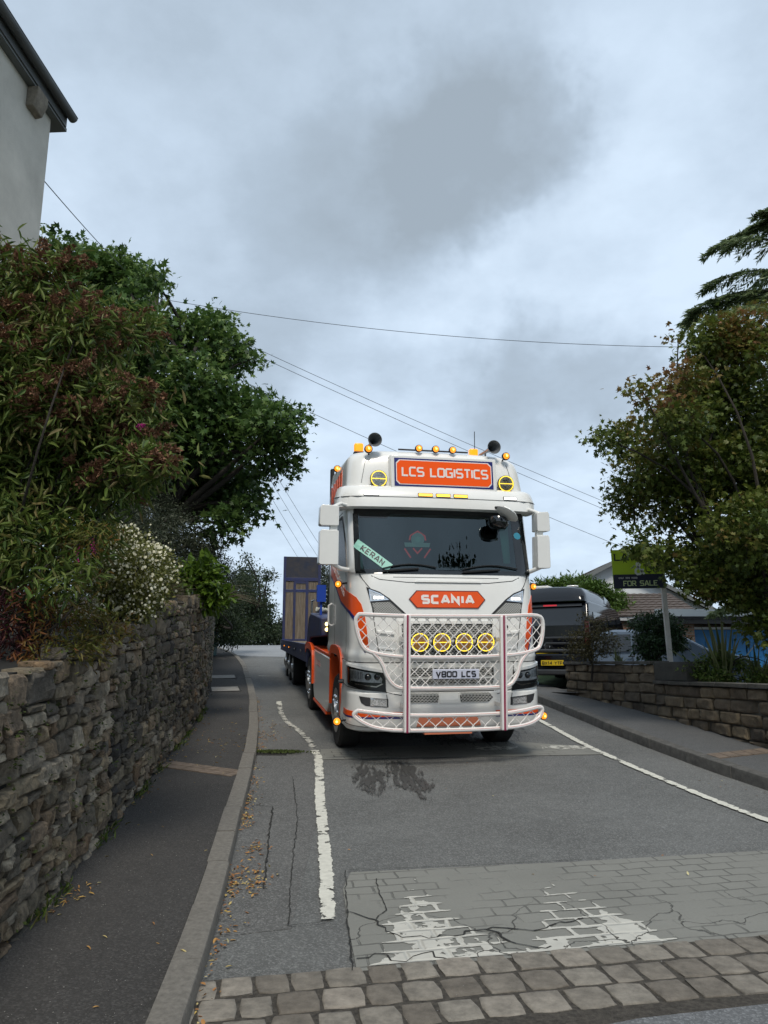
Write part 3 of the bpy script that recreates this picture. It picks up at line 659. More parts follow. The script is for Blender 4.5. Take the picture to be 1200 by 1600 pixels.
P = np.stack([rng.normal(0,.16,N)+.1, rng.normal(0,.06,N), np.full(N,.012)], 1); P[:,2] += P[:,0]*-.01
o = leafcloud('moss', M['moss'], P, np.concatenate([rng.normal(size=(N,2))*.6, np.ones((N,1))],1), .03, T_SMALL, None); o.location = e.location; o.parent = e; o.matrix_parent_inverse = Matrix.Identity(4); o.location = (0,0,0)

# ------------------------------------------------------------------ fallen leaves
M['litter'] = mat('fallen_leaf', (1,1,1), .8, attr=[(.10,.05,.025),(.24,.10,.03),(.38,.19,.06),(.42,.30,.08),(.50,.46,.26)])
rng = np.random.default_rng(11); pts = []; KLp = resample(KL, .05)
for p, q in zip(KLp[:-1], KLp[1:]):
    if not 3.2 < p.y < 16: continue
    t = (q-p).normalized(); nr = Vector((t.y,-t.x)); dens_ = (1.4 if 4.6 < p.y < 9.5 else .8)*max(0, .3+mnoise.noise(Vector((p.y*1.7,3.1,0)))*2.3)
    for _ in range(rng.poisson(dens_*5.5)):
        d = abs(rng.normal(0,.05))+.012; pts.append((p.x+nr.x*d, p.y+nr.y*d+rng.uniform(-.03,.03), .004+rng.uniform(0,.025)))
for cx, cy, s, k in [(-.93,5.62,.05,60),(-1.08,6.45,.05,50),(-1.05,5.9,.06,40),(-1.85,12.3,.2,90),(-1.72,11.6,.1,60)]:
    for _ in range(k): pts.append((cx+rng.normal()*s+.05, cy+rng.normal()*s*2, .006+abs(rng.normal())*.015))
Pn = np.array([(x,y,gz(x,y)+z) for x,y,z in pts]); Dn = rng.normal(size=Pn.shape); Dn[:,2] *= .25
o = leafcloud('fallen_leaves', M['litter'], Pn, Dn, .034, T_OVAL, rng=rng, up_bias=1.5, tone=rng.beta(2.2,2.2,len(Pn))); tag(o, kind='stuff')
pts = []
for cx, cy, sx, sy, k in [(-2.75,11.3,.3,.6,60),(-2.2,10.6,.3,.3,45),(-2.1,10.0,.2,.3,25),(-2.2,6.9,.25,.2,10),(-1.85,8.9,.3,.4,8),(-1.6,5.6,.3,1.2,9),(-1.95,5.1,.05,.15,40),(-2.4,7.5,.06,.5,60),(-2.08,4.6,.05,.5,60),(-2.6,9.2,.06,.5,50),(-2.85,11,.06,.7,60),(-1.2,4.2,.2,.4,6),(-3.0,12.8,.4,.9,40)]:
    for _ in range(k):
        x = cx+rng.normal()*sx; y = cy+rng.normal()*sy
        pts.append((x, y, gz(x,y)+.112))
Pn = np.array(pts); Dn = rng.normal(size=Pn.shape); Dn[:,2] *= .12
o = leafcloud('pavement_leaves', M['litter'], Pn, Dn, .042, T_LANCE, rng=rng, up_bias=2, tone=rng.beta(4,2,len(Pn))); tag(o, kind='stuff')
pts = [(rng.uniform(-.6,3.2), rng.uniform(5,10)) for _ in range(14)]+[(3.7+rng.normal()*.12, 8.6+rng.normal()*.3) for _ in range(14)]
Pn = np.array([(x,y,gz(x,y)+.013) for x,y in pts]); Dn = rng.normal(size=Pn.shape); Dn[:,2] *= .12
o = leafcloud('road_leaves', M['litter'], Pn, Dn, .028, T_OVAL, rng=rng, up_bias=2); tag(o, kind='stuff')
# pale grit on the pavement and road
M['grit'] = mat('grit', (.30,.29,.27), .9); N = 2600
gx = rng.uniform(0,1,N); gy = 2.6+rng.uniform(0,1,N)**1.4*12
Pn = []
for a, y in zip(gx, gy):
    xl = float(np.interp(y, [p.y for p in WL], [p.x for p in WL]))+.05; xk = float(np.interp(y, [p.y for p in KL], [p.x for p in KL]))-.16
    if a < .5: x = xl+(xk-xl)*(a*2); z = .106
    else: x = xk+.2+(a-.5)*2*4.5; z = .010
    Pn.append((x,y,gz(x,y)+z))
Dn = rng.normal(size=(N,3)); Dn[:,2] *= .2
o = leafcloud('grit', M['grit'], np.array(Pn), Dn, .008, T_SMALL, rng=rng, up_bias=2); tag(o, kind='stuff')
# ================================================================== LORRY
M['white'] = mat('white_paint', (.80,.80,.775), .28, coat=.6, var=.035, vscale=2.5)
M['white2'] = mat('white_bar_paint', (.80,.775,.75), .32, coat=.3)
M['orange'] = mat('orange_paint', (.80,.088,.006), .4, coat=.15, var=.06, vscale=4)
M['blue'] = mat('dark_blue_paint', (.015,.02,.15), .35, coat=.3)
M['crimson'] = mat('crimson_line', (.26,.008,.06), .4)
M['pink'] = mat('red_pinstripe', (.62,.24,.22), .45)
M['black'] = mat('black_plastic', (.012,.012,.013), .45)
M['blackg'] = mat('black_glass', (.006,.008,.010), .04, spec=.6, coat=.4)
M['darkwin'] = mat('dark_side_glass', (.004,.005,.006), .25, spec=.12)
M['rubber'] = mat('tyre_rubber', (.022,.022,.022), .85, var=.2, vscale=8)
M['chrome'] = mat('chrome', (.75,.75,.76), .12, 1)
M['alu'] = mat('brushed_alloy', (.48,.48,.48), .35, 1, var=.15, vscale=15)
M['chassis'] = mat('chassis_grey', (.03,.03,.033), .7, var=.3, vscale=6)
M['hexm'] = mat('grille_mesh', (.42,.42,.40), .45)
M['amber'] = mat('amber_lamp', (.75,.22,.01), .2, emit=(1,.30,.015), es=.75)
M['amberhot'] = mat('amber_bulb', (1,.5,.1), .2, emit=(1,.50,.10), es=3.0)
M['halo'] = mat('yellow_halo', (.9,.6,.1), .3, emit=(1,.68,.05), es=1.4)
M['ledw'] = mat('white_led', (1,1,1), .3, emit=(1,.97,.92), es=1.6)
M['ledo'] = mat('orange_led', (1,.5,.1), .3, emit=(1,.48,.04), es=1.7)
M['plate'] = mat('plate_white', (.56,.58,.68), .4)
M['letter_w'] = mat('letter_white', (.82,.76,.72), .4)
M['letter_k'] = mat('letter_black', (.012,.012,.016), .4)
M['mint'] = mat('mint_board', (.30,.60,.50), .5)
M['interior'] = mat('cab_interior', (.02,.021,.022), .8)
M['horn'] = mat('horn_metal', (.20,.21,.22), .35, .3)
M['refl'] = mat('reflector', (.62,.62,.62), .2, .6, var=.6, vscale=60)
def glass(name, tint, fac=.85, rough=.0, ior=1.5):
    m = bpy.data.materials.new(name); m.use_nodes = True; t = m.node_tree; t.nodes.clear()
    o = t.nodes.new('ShaderNodeOutputMaterial'); tr = t.nodes.new('ShaderNodeBsdfTransparent'); tr.inputs[0].default_value = (*tint,1)
    g = t.nodes.new('ShaderNodeBsdfGlossy'); g.inputs['Roughness'].default_value = rough; g.inputs[0].default_value = (.78,.93,.97,1); f = t.nodes.new('ShaderNodeFresnel'); f.inputs[0].default_value = ior
    ms = t.nodes.new('ShaderNodeMixShader'); t.links.new(mathn('MULTIPLY', f.outputs[0], fac, tree=t), ms.inputs[0])
    t.links.new(tr.outputs[0], ms.inputs[1]); t.links.new(g.outputs[0], ms.inputs[2]); t.links.new(ms.outputs[0], o.inputs[0]); return m
M['wglass'] = glass('windscreen_glass', (.28,.42,.43), 2.3); M['cglass'] = glass('lamp_glass', (.9,.9,.9), 1.2)

YAW, TP, TR = rad(11.5), rad(4.75), rad(.5)
O0 = Vector((.83, 9.87, gz(.83,9.87)-.02))
Rz = Matrix.Rotation(YAW,3,'Z'); Rx = Matrix.Rotation(TP,3,'X'); Ry = Matrix.Rotation(-TR,3,'Y')
RT = Rz @ Rx @ Ry
truck = empty('lorry'); truck.matrix_world = Matrix.Translation(O0) @ RT.to_4x4()
tag(truck, 'white lorry cab with orange and blue stripes and a mesh bull bar', 'lorry')
CABT = [(1.262,1.262,.31,.005,.07),(1.33,1.268,.31,-.01,.07),(1.42,1.25,.31,.025,.07),(1.6,1.25,.31,.02,.07),(1.9,1.25,.32,.03,.08),(2.2,1.25,.33,.06,.09),(2.36,1.245,.34,.10,.10),(2.40,1.25,.26,.12,.10),(3.24,1.255,.17,.42,.10),(3.6,1.26,.19,.47,.10),(3.85,1.245,.23,.52,.11),(3.98,1.225,.27,.56,.12),(4.06,1.16,.34,.61,.12),(4.10,1.03,.36,.72,.12)]
BUMT = [(.40,1.20,.26,.10,.06),(.43,1.27,.30,.02,.06),(.50,1.29,.32,-.02,.06),(.64,1.285,.32,-.02,.06),(.70,1.28,.32,-.03,.06),(.88,1.28,.32,-.03,.06),(.90,1.275,.31,-.01,.06),(1.25,1.27,.31,.0,.06)]
def interp(T, z):
    if z <= T[0][0]: return T[0][1:]
    for a, b in zip(T[:-1], T[1:]):
        if z <= b[0]: f = (z-a[0])/(b[0]-a[0]); return [a[i]+(b[i]-a[i])*f for i in range(1,5)]
    return T[-1][1:]
def surf(T):
    def f(s, z, o=0):
        Wd, r, y0, k = interp(T, z); sg_ = -1 if s < 0 else 1; a = abs(s); xf = Wd-r
        if a <= xf: x, y = a, y0+k*(a/Wd)**2; nx, ny = 2*k*a/Wd**2*.8, -1
        elif a <= xf+r*PI/2: th = (a-xf)/r; x = xf+r*math.sin(th); y = y0+k*(xf/Wd)**2+r*(1-math.cos(th)); nx, ny = math.sin(th), -math.cos(th)
        else: x = Wd; y = y0+k*(xf/Wd)**2+r+(a-xf-r*PI/2); nx, ny = 1, 0
        l = math.hypot(nx, ny); return (sg_*(x+o*nx/l), y+o*ny/l, z)
    return f
cabf, bumf = surf(CABT), surf(BUMT)
def shell(T, zs, yback, hole=None, top=True):
    mb = MB(); f = surf(T); cols = []
    NF, NA, NS = 13, 8, 6
    for z in zs:
        Wd, r, y0, k = interp(T, z); xf = Wd-r; row = []
        ss = [xf*i/NF for i in range(NF+1)]+[xf+r*PI/2*i/NA for i in range(1,NA+1)]
        ys = y0+k*(xf/Wd)**2+r
        ss += [xf+r*PI/2+(yback-ys)*i/NS for i in range(1,NS+1)]
        full = [-s for s in reversed(ss[1:])]+ss
        row = [f(s, z) for s in full]; cols.append(row)
    w = len(cols[0]); vs = [p for r_ in cols for p in r_]; fs = []
    for i in range(len(cols)-1):
        for j in range(w-1):
            c = [(vs[a][0], vs[a][2]) for a in (i*w+j, i*w+j+1, (i+1)*w+j+1, (i+1)*w+j)]
            cx = sum(p[0] for p in c)/4; cz = sum(p[1] for p in c)/4; cy = vs[i*w+j][1]
            if hole and hole(cx, cz, j, w): continue
            fs.append((i*w+j, i*w+j+1, (i+1)*w+j+1, (i+1)*w+j))
    if top: fs.append(tuple((len(cols)-1)*w+j for j in range(w)))
    fs.append(tuple(range(w)) if not hole else tuple(range(w)))
    fs.append(tuple(i*w for i in range(len(cols)))+tuple(i*w+w-1 for i in range(len(cols)-1,-1,-1)))
    return mb.add(vs, fs)
NFm = 13
def whole(cx, cz, j, w):
    mid = (w-1)/2; return 2.40 < cz < 3.24 and abs(j+.5-mid) < NFm+2
zs = [1.262,1.275,1.30,1.33,1.36,1.39,1.42,1.5,1.7,1.9,2.1,2.25,2.36,2.38,2.40,2.6,2.8,3.0,3.24,3.26,3.4,3.6,3.75,3.85,3.92,3.98,4.02,4.06,4.08,4.10]
cabb = shell(CABT, zs, 2.38, whole).build('cab', M['white'], truck, smooth=45)
bum = shell(BUMT, [.40,.415,.43,.46,.50,.64,.66,.70,.72,.86,.88,.90,.92,1.0,1.1,1.2,1.25], .76).build('bumper', M['white'], truck, smooth=40)
# dark joint between bumper and cab
MB().box((0,.46,1.256),(2.40,.6,.03)).build('joint_strip', M['black'], truck)
mb = MB(); mb.box((0,2.40,2.6),(2.44,.05,2.7)); mb.build('rear_seal', M['black'], truck)
for s in (-1,1): MB().box((s*1.225,2.44,2.75),(.05,.14,2.7)).build('side_fairing', M['black'], truck)
# interior
mb = MB(); mb.box((0,.62,2.42),(2.2,.55,.10)); mb.box((0,.42,2.47),(2.0,.16,.06)); mb.tube([(-.55,.75,2.6),(-.55,.9,2.7)],.02); mb.build('dashboard', M['interior'], truck)
mb = MB(); mb.box((0,2.2,2.9),(2.3,.04,1.3)); mb.box((0,1.4,3.36),(2.3,1.7,.03)); mb.box((-1.17,1.3,2.9),(.02,1.6,1.2)); mb.box((1.17,1.3,2.9),(.02,1.6,1.2)); mb.build('cab_lining', M['interior'], truck)
for x in (-.55,.6):
    mb = MB(); mb.box((x,1.4,2.35),(.5,.5,.12)); mb.box((x,1.62,2.68),(.46,.12,.62)); mb.box((x,1.62,3.06),(.26,.10,.16)); mb.build('seat', mat('seat_cloth',(.015,.016,.018),.9), truck, bevel=.04)
# lit emblem on the back wall of the cab
e0 = MB(); fnb = lambda u, v, o: (-.15+(u+.15)*.66, 1.15-o, 2.80+(v-2.86)*.66)
patch([(-.42,2.86),(.12,2.86),(.14,2.95),(-.44,2.95)], fnb, .01, 0, .2, e0)
e0.lathe([(.095,0),(.095,.02),(.04,.02),(.04,0)], (-.15,1.13,2.905), (0,-1,0), 28)
emb = e0.build('emblem', mat('lit_emblem', (.25,.40,.36), .6, emit=(.32,.52,.46), es=.13), truck)
mb = MB()
for pts in ([(-.44,2.82),(-.30,2.62)],[(.14,2.82),(.0,2.62)],[(-.25,2.83),(-.15,2.72),(-.05,2.83)],[(-.33,3.0),(-.31,3.10),(-.15,3.2),(.01,3.10),(.03,3.0)]): strip(mb, pts, .028, fnb, .03, .012)
mb.build('emblem_lines', mat('red_light_line', (.5,.03,.03), .5, emit=(.9,.06,.05), es=.30), emb)
# windscreen
patch([(-1.19,2.385),(1.20,2.385),(1.195,3.27),(-1.175,3.27)], cabf, .006, .002, .08).build('windscreen', M['wglass'], truck, smooth=60)
fr = MB()
patch([(-1.21,2.375),(1.22,2.375),(1.22,2.43),(-1.21,2.43)], cabf, .009, .001, .08, fr)
patch([(-1.19,3.18),(1.21,3.18),(1.21,3.28),(-1.19,3.28)], cabf, .009, .001, .08, fr)
for s in (-1,1): patch([(s*1.13,2.43),(s*1.215,2.43),(s*1.20,3.18),(s*1.13,3.18)], cabf, .009, .001, .08, fr)
patch([(.98,2.43),(1.12,2.43),(1.12,3.18),(1.0,3.18)], cabf, .0085, .001, .08, fr)
patch([(-1.12,3.12),(-.75,3.12),(-.70,3.18),(-1.12,3.18)], cabf, .0085, .001, .08, fr)
fr.build('windscreen_surround', M['blackg'], truck, smooth=60)
patch([(.93,2.55),(1.03,2.55),(.99,3.1),(.86,3.1)], lambda s, z, o: (s, .55-o, z), .01, 0, .2).build('side_curtain', M['mint'], truck)
MB().lathe([(.05,0),(.05,.006)], cabf(1.06,2.92,.006), (.1,-1,.3), 20).build('round_sticker', mat('blue_sticker',(.03,.22,.32),.4), truck)
# name board leaning in the windscreen
a = rad(-38); cx_, cz_ = -.965, 2.61
def kb(u, v, o): s = cx_+u*math.cos(a)-v*math.sin(a); z = cz_+u*math.sin(a)+v*math.cos(a); return cabf(s, z, .012+o)
nb = patch([(-.27,-.06),(.27,-.06),(.27,.06),(-.27,.06)], kb, .006, 0, .06).build('name_board', M['mint'], truck)
text(MB(), 'KERAN', -.17, -.04, .08, .015, kb, .0085, .005, total=.34, gap=.3).build('lettering', M['letter_k'], nb)
# wipers
mb = MB()
for x0, x1 in ((-.85,-.15),(.2,.98)):
    P = [cabf(x0+(x1-x0)*i/6, 2.44+.05*math.sin(i/6*PI)+.02*i/6, .03) for i in range(7)]; mb.tube(P, .009, 6)
    P = [cabf(x0+(x1-x0)*i/6, 2.41+.05*i/6, .04) for i in range(5)]; mb.tube(P, .012, 6)
mb.build('wiper', M['black'], truck)
# sun visor
def visf(s, z, o=0): x, y, zz = cabf(s, z, o); return (x, y, z)
mb = MB(); N = 34; vs = []
for i in range(N+1):
    s = -1.42+2.84*i/N
    for (dz, off) in ((3.245,.0),(3.235,.10),(3.26,.17),(3.40,.17),(3.52,.13),(3.555,.09),(3.56,.0)):
        vs.append(cabf(s, dz if abs(dz-3.235) > .02 else dz+(.035 if abs(s) < .72 else 0)*0, off if abs(s) < 1.36 else off*.8))
k = 7; mb.add(vs, [(i*k+j, i*k+(j+1)%k, (i+1)*k+(j+1)%k, (i+1)*k+j) for i in range(N) for j in range(k)]+[tuple(range(k)), tuple(N*k+j for j in range(k))])
vis = mb.build('sun_visor', M['white'], truck, smooth=50)
strip(MB(), [(-1.36,3.395),(1.36,3.395)], .008, cabf, .1725, .165).build('seam', M['black'], vis)
def led(x0, x1, z, m, h=.032, o=.18, base=None):
    b = patch([(x0-.008,z-h/2-.008),(x1+.008,z-h/2-.008),(x1+.008,z+h/2+.008),(x0-.008,z+h/2+.008)], base or cabf, o-.004, o-.02, .1).build('marker_strip', M['black'], truck)
    patch([(x0,z-h/2),(x1,z-h/2),(x1,z+h/2),(x0,z+h/2)], base or cabf, o, o-.01, .1).build('lens', m, b)
for x0, x1 in ((-.34,-.16),(-.10,.08),(.14,.32)): led(x0, x1, 3.43, M['ledo'])
led(-1.05,-.87,3.43,M['ledw']); led(.85,1.03,3.43,M['ledw'])
# sign box
fns = lambda u, v, o: (u, .40-o+(v-3.75)*.12, v)
sb = patch([(-.705,3.515),(.785,3.515),(.785,3.985),(-.705,3.985)], fns, .0, -.32, .5).build('sign_box', M['white'], truck, bevel=.012)
def octo(x0, x1, z0, z1, c): return [(x0+c,z0),(x1-c,z0),(x1,z0+c),(x1,z1-c),(x1-c,z1),(x0+c,z1),(x0,z1-c),(x0,z0+c)]
X0, X1, Z0, Z1 = -.655, .735, 3.555, 3.945
patch([(X0,Z0),(X1,Z0),(X1,Z1),(X0,Z1)], fns, .004, .001, 1).build('blue_border', M['blue'], sb)
patch(octo(X0+.022,X1-.022,Z0+.022,Z1-.022,.045), fns, .007, .005, 1).build('white_line', M['letter_w'], sb)
patch(octo(X0+.034,X1-.034,Z0+.034,Z1-.034,.045), fns, .010, .008, 1).build('orange_panel', mat('orange_panel', (.78,.085,.004), .6, emit=(1,.10,.003), es=.08, spec=.2), sb)
text(MB(), 'LCS LOGISTICS', -.545, 3.69, .135, .024, fns, .014, .009, total=1.20, gap=.17).build('lettering', M['letter_w'], sb)
# round roof and bar lamps
def lamp(x, y, z, r, name, parent=truck):
    h = MB().lathe([(r*.5,.10),(r*.85,.06),(r*1.02,.02),(r*1.02,-.012),(r*.9,-.014)], (x,y,z), (0,1,0), 32).build(name, M['black'], parent, smooth=40)
    MB().lathe([(r*.93,-.016),(r*.90,-.016),(r*.4,.012),(.001,.02)], (x,y,z), (0,1,0), 32).build('reflector', M['refl'], h, smooth=40)
    ring = []; [ring.append((x+r*.9*math.cos(t), y-.02, z+r*.9*math.sin(t))) for t in [2*PI*i/36 for i in range(36)]]
    mb = MB().tube(ring, r*.05, 8, closed=True); mb.tube([(x-r*.86,y-.022,z),(x+r*.86,y-.022,z)], r*.042, 8); mb.build('halo', M['halo'], h, smooth=60)
    MB().lathe([(r*.96,-.030),(r*.7,-.040),(.001,-.045)], (x,y,z), (0,1,0), 32).build('lens', M['cglass'], h, smooth=60)
    return h
lamp(-.86,.44,3.65,.115,'roof_lamp'); lamp(.935,.44,3.65,.115,'roof_lamp')
mb = MB(); 
for i, x in enumerate((-.425,-.14,.15,.435)):
    h = lamp(x,-.10,1.515,.12,'spot_lamp')
    MB().lathe([(.088,-.019),(.05,-.012),(.001,-.010)], (x,-.10,1.515), (0,1,0), 24).build('amber_glow', mat('amber_reflector', (.60,.33,.14), .3, .5, col2=(.12,.06,.06), vscale=26, emit=(1,.42,.02), es=.10), h)
    mb.box((x,0,1.515),(.05,.18,.05))
mb.tube([(-.62,-.02,1.515),(.6,-.02,1.515)], .022); mb.build('lamp_bar', M['white2'], truck)
# marker lights: amber dome in black bezel
def marker(x, y, z, r=.042, d=(0,-1,0), stalk=None):
    h = MB().lathe([(r*1.25,.03),(r*1.25,-.0),(r*1.0,-.008)], (x,y,z), tuple(-c for c in d), 18)
    if stalk: h.tube([(x,y,z), stalk], .012, 6)
    h = h.build('marker_light', M['black'], truck, smooth=40)
    MB().lathe([(r,-.0),(r*.92,-.02),(r*.6,-.036),(.001,-.042)], (x,y,z), tuple(-c for c in d), 18).build('lens', M['amber'], h, smooth=60)
    MB().lathe([(r*.35,-.038),(.001,-.046)], (x,y,z), tuple(-c for c in d), 12).build('bulb', M['amberhot'], h)
for x in (-.27,-.03,.215): marker(x,.58,4.12,.042)
MB().tube([(-.55,.64,4.105),(.45,.64,4.105)], .012, 6).build('light_rail', M['chassis'], truck)
marker(-.98,.56,4.075,.045,(0,-1,0),(-.96,.66,4.02)); marker(.99,.56,4.065,.045,(0,-1,0),(.97,.66,4.02))
marker(-1.37,.55,2.24,.042,(-.25,-.97,0),(-1.24,.6,2.26)); marker(1.36,.55,2.24,.042,(.25,-.97,0),(1.24,.6,2.26))
marker(-1.40,.26,.52,.045,(-.2,-.98,0),(-1.27,.3,.53)); marker(1.36,.26,.53,.045,(.2,-.98,0),(1.24,.3,.53))
marker(-1.22,1.9,4.02,.045,(-.1,-1,0),(-1.1,1.9,4.0))
MB().lathe([(.016,0),(.016,.06)], (-1.29,.55,.98), (-1,0,0), 10).box((-1.29,.6,.98),(.05,.08,.05)).build('side_sensor', M['chassis'], truck)
for x in (-1.02,.70):
    h = MB().box((x,1.15,4.12),(.14,.12,.05)).tube([(x,1.15,4.0),(x,1.15,4.12)],.02).build('beacon', M['black'], truck, bevel=.008)
    MB().box((x,1.15,4.205),(.125,.10,.125)).build('lens', M['amber'], h, bevel=.02)
for x, z in ((-.90,4.20),(.80,4.18)):
    mb = MB().lathe([(.020,.62),(.026,.3),(.045,.12),(.09,.02),(.098,0),(.092,0),(.04,.11),(.018,.25),(.001,.3)], (x,.52,z), (0,1,0), 28)
    mb.tube([(x,.9,z),(x,.9,z-.12)],.014); mb.build('air_horn', M['horn'], truck, smooth=50)
MB().tube([(.74,1.2,4.05),(.74,1.21,4.55)], .006, 6).build('aerial', M['black'], truck)
mb = MB(); mb.box((0,1.9,4.09),(2.2,.9,.05)); mb.build('roof_deflector', M['white'], truck, bevel=.02)
# front panel lines and badge
ln = MB()
strip(ln, [(-1.0,2.345),(-.9,2.30),(-.55,2.265),(.55,2.265),(.9,2.30),(1.0,2.345)], .009, cabf, .0025, -.01)
for s in (-1,1):
    strip(ln, [(s*1.18,2.40),(s*1.12,2.30),(s*1.02,2.18)], .008, cabf, .0025, -.01)
    strip(ln, [(s*1.02,2.18),(s*.985,1.84),(s*.90,1.29)], .009, cabf, .0025, -.01)
    strip(ln, [(s*.56,1.84),(s*.60,1.74),(s*.62,1.5)], .007, cabf, .0025, -.01)
    strip(ln, [(s*1.62,1.32),(s*1.64,2.4)], .009, cabf, .0025, -.01); strip(ln, [(s*2.75,1.32),(s*2.75,3.2),(s*1.7,3.24)], .009, cabf, .0025, -.01)
    strip(ln, [(s*1.08,3.6),(s*1.0,4.0)], .006, cabf, .0025, -.01)
strip(ln, [(-.72,2.33),(-.4,2.33),(.4,2.33),(.7,2.33)], .006, cabf, .0025, -.01)
ln.build('panel_gap', M['black'], truck)
# raised lip under windscreen
mb = MB(); patch([(-.45,2.265),(.45,2.265),(.42,2.30),(-.42,2.30)], cabf, .02, 0, .1, mb).build('bonnet_handle', M['white'], truck, bevel=.006)
hx = lambda a, b, c, z0: [(-a,z0),(-b,z0-c),(b,z0-c),(a,z0),(b,z0+c),(-b,z0+c)]
sh = lambda P, dx: [(u+dx, v) for u, v in P]
bd = patch(sh(hx(.51,.41,.113,2.05),-.02), cabf, .012, .0, .1).build('badge', mat('dark_red_rim',(.12,.012,.01),.4), truck)
patch(sh(hx(.495,.402,.102,2.05),-.02), cabf, .015, .011, .1).build('badge_face', M['orange'], bd)
text(MB(), 'SCANIA', -.355, 1.99, .118, .032, cabf, .0185, .014, total=.68, gap=.30).build('lettering', M['letter_w'], bd)
# upper corner lamps with mesh below
def hexgrid(mb, inside, x0, x1, z0, z1, c, w, fn, o1, o0, sq=.62):
    dx = c*1.0; dz = c*sq; r_ = 0; z = z0
    while z < z1+dz:
        x = x0+(dx/2 if r_ % 2 else 0)
        while x < x1+dx:
            for (ax, az, bx, bz) in ((0,.5,.5,.22),(.5,.22,.5,-.22),(0,.5,-.5,.22)):
                A, B = (x+ax*dx, z+az*dz*1.0), (x+bx*dx, z+bz*dz*1.0)
                if inside(*A) and inside(*B):
                    for q in ribbon2d([A, B], w): mb.add([fn(p.x,p.y,o1) for p in q]+[fn(p.x,p.y,o0) for p in q], [(0,1,2,3),(0,1,5,4),(3,2,6,7)])
            x += dx
        z += dz*.72; r_ += 1
    return mb
def inpoly(P):
    def f(x, y):
        c = False; n = len(P)
        for i in range(n):
            x1, y1 = P[i]; x2, y2 = P[i-1]
            if (y1 > y) != (y2 > y) and x < (x2-x1)*(y-y1)/(y2-y1)+x1: c = not c
        return c
    return f
for s in (-1,1):
    S = lambda P: [(s*a_, b_) for a_, b_ in P]
    hs = patch(S([(1.07,2.20),(.90,2.14),(.78,2.06),(.54,1.84),(.60,1.82),(.98,1.86)]), cabf, .004, -.02, .05).build('corner_housing', M['black'], truck, smooth=50)
    patch(S([(1.03,2.165),(.90,2.115),(.80,2.045),(1.015,2.025)]), cabf, .007, .004, .05).build('reflector', M['refl'], hs)
    mb = MB()
    for q in range(3): patch(S([(.855+q*.045,2.052),(.89+q*.045,2.052),(.89+q*.045,2.082),(.855+q*.045,2.085)]), cabf, .014, .006, .1, mb)
    mb.build('led', M['ledw'], hs)
    strip(MB(), S([(1.03,2.165),(.90,2.115),(.80,2.045),(1.015,2.025),(1.03,2.165)]), .013, cabf, .013, .004).build('chrome_frame', M['chrome'], hs)
    pl = S([(1.005,2.0),(.775,2.015),(.58,1.845),(.97,1.87)])
    patch(pl, cabf, .006, .004, .05).build('mesh_backing', mat('mesh_backing',(.16,.16,.15),.6), hs)
    xs_ = [p[0] for p in pl]; hexgrid(MB(), inpoly(pl), min(xs_), max(xs_), 1.84, 2.02, .034, .008, cabf, .013, .006).build('mesh', M['hexm'], hs)
    # stripes wrapping round the corner to the door
    up = [(1.035,1.40),(1.06,1.62),(1.09,1.82),(1.14,1.98),(1.22,2.07),(1.34,2.12),(1.47,2.14),(1.7,2.17),(2.1,2.30),(2.6,2.52),(3.1,2.66)]
    lo = [(3.1,2.40),(2.6,2.24),(2.1,2.02),(1.75,1.96),(1.50,1.92),(1.36,1.90),(1.25,1.83),(1.19,1.70),(1.15,1.56),(1.075,1.38)]
    bl = [(3.1,2.36),(2.6,2.20),(2.1,1.98),(1.75,1.92),(1.50,1.88),(1.38,1.86),(1.275,1.79),(1.215,1.68),(1.17,1.55),(1.095,1.38)]
    patch(S([(a_,b_) for a_,b_ in up]+[(a_,b_) for a_,b_ in lo]), cabf, .004, -.003, .05).build('orange_stripe', M['orange'], truck, smooth=50)
    patch(S(lo+bl[::-1]), cabf, .0055, -.003, .05).build('blue_stripe', M['blue'], truck, smooth=50)
    tf = lambda u, v, o: cabf(s*u, v+(u-1.9)*.42, o)
    if s < 0: text(MB(), 'LCS LOGISTICS'[::1], 0, 0, .13, .02, lambda u, v, o: cabf(-(2.95-u), v+2.53-u*.40, o), .008, .003, total=1.15, gap=.17).build('side_lettering', M['letter_w'], truck)
    # upper side louvre stripes
    mb = MB(); mk = MB()
    for q in range(5):
        a0 = 1.75+q*.24; mb2 = patch(S([(a0,3.60-q*.02),(a0+.19,3.55-q*.04),(a0+.19,3.86-q*.02),(a0,3.88-q*.03)]), cabf, .005, -.003, .1, mb)
        patch(S([(a0,3.56-q*.02),(a0+.19,3.51-q*.04),(a0+.19,3.545-q*.04),(a0,3.595-q*.02)]), cabf, .005, -.003, .1, mk)
    mb.build('slatted_stripe', M['orange'], truck); mk.build('stripe_shadow_line', M['blue'], truck)
    # side window, door handle
    sw = patch(S([(1.50,2.45),(2.45,2.52),(2.45,3.16),(1.72,3.18),(1.54,2.8)]), cabf, .006, -.004, .08).build('side_window', M['darkwin'], truck, smooth=50)
    strip(MB(), S([(1.50,2.45),(2.45,2.52),(2.45,3.16),(1.72,3.18),(1.54,2.8),(1.50,2.45)]), .03, cabf, .012, -.002).build('window_trim', M['black'], sw)
    mb = MB(); x = s*1.28; mb.tube([(s*1.25,2.05,1.65),(s*1.30,2.05,1.68),(s*1.30,2.05,1.95),(s*1.25,2.05,1.98)],.014,6); mb.build('grab_handle', M['white2'], truck)
    # twin mirrors
    ax_ = 1.50 if s < 0 else 1.36; arm = MB().tube([(s*1.18,.52,3.26),(s*(ax_-.12),.36,3.29),(s*ax_,.24,3.22)], .026, 8); arm.tube([(s*1.20,.5,2.42),(s*(ax_-.12),.34,2.44),(s*ax_,.26,2.50)], .03, 8); arm.box((s*(ax_-.02),.27,2.93),(.09,.07,.3))
    mh = arm.build('mirror', M['white'], truck, smooth=50)
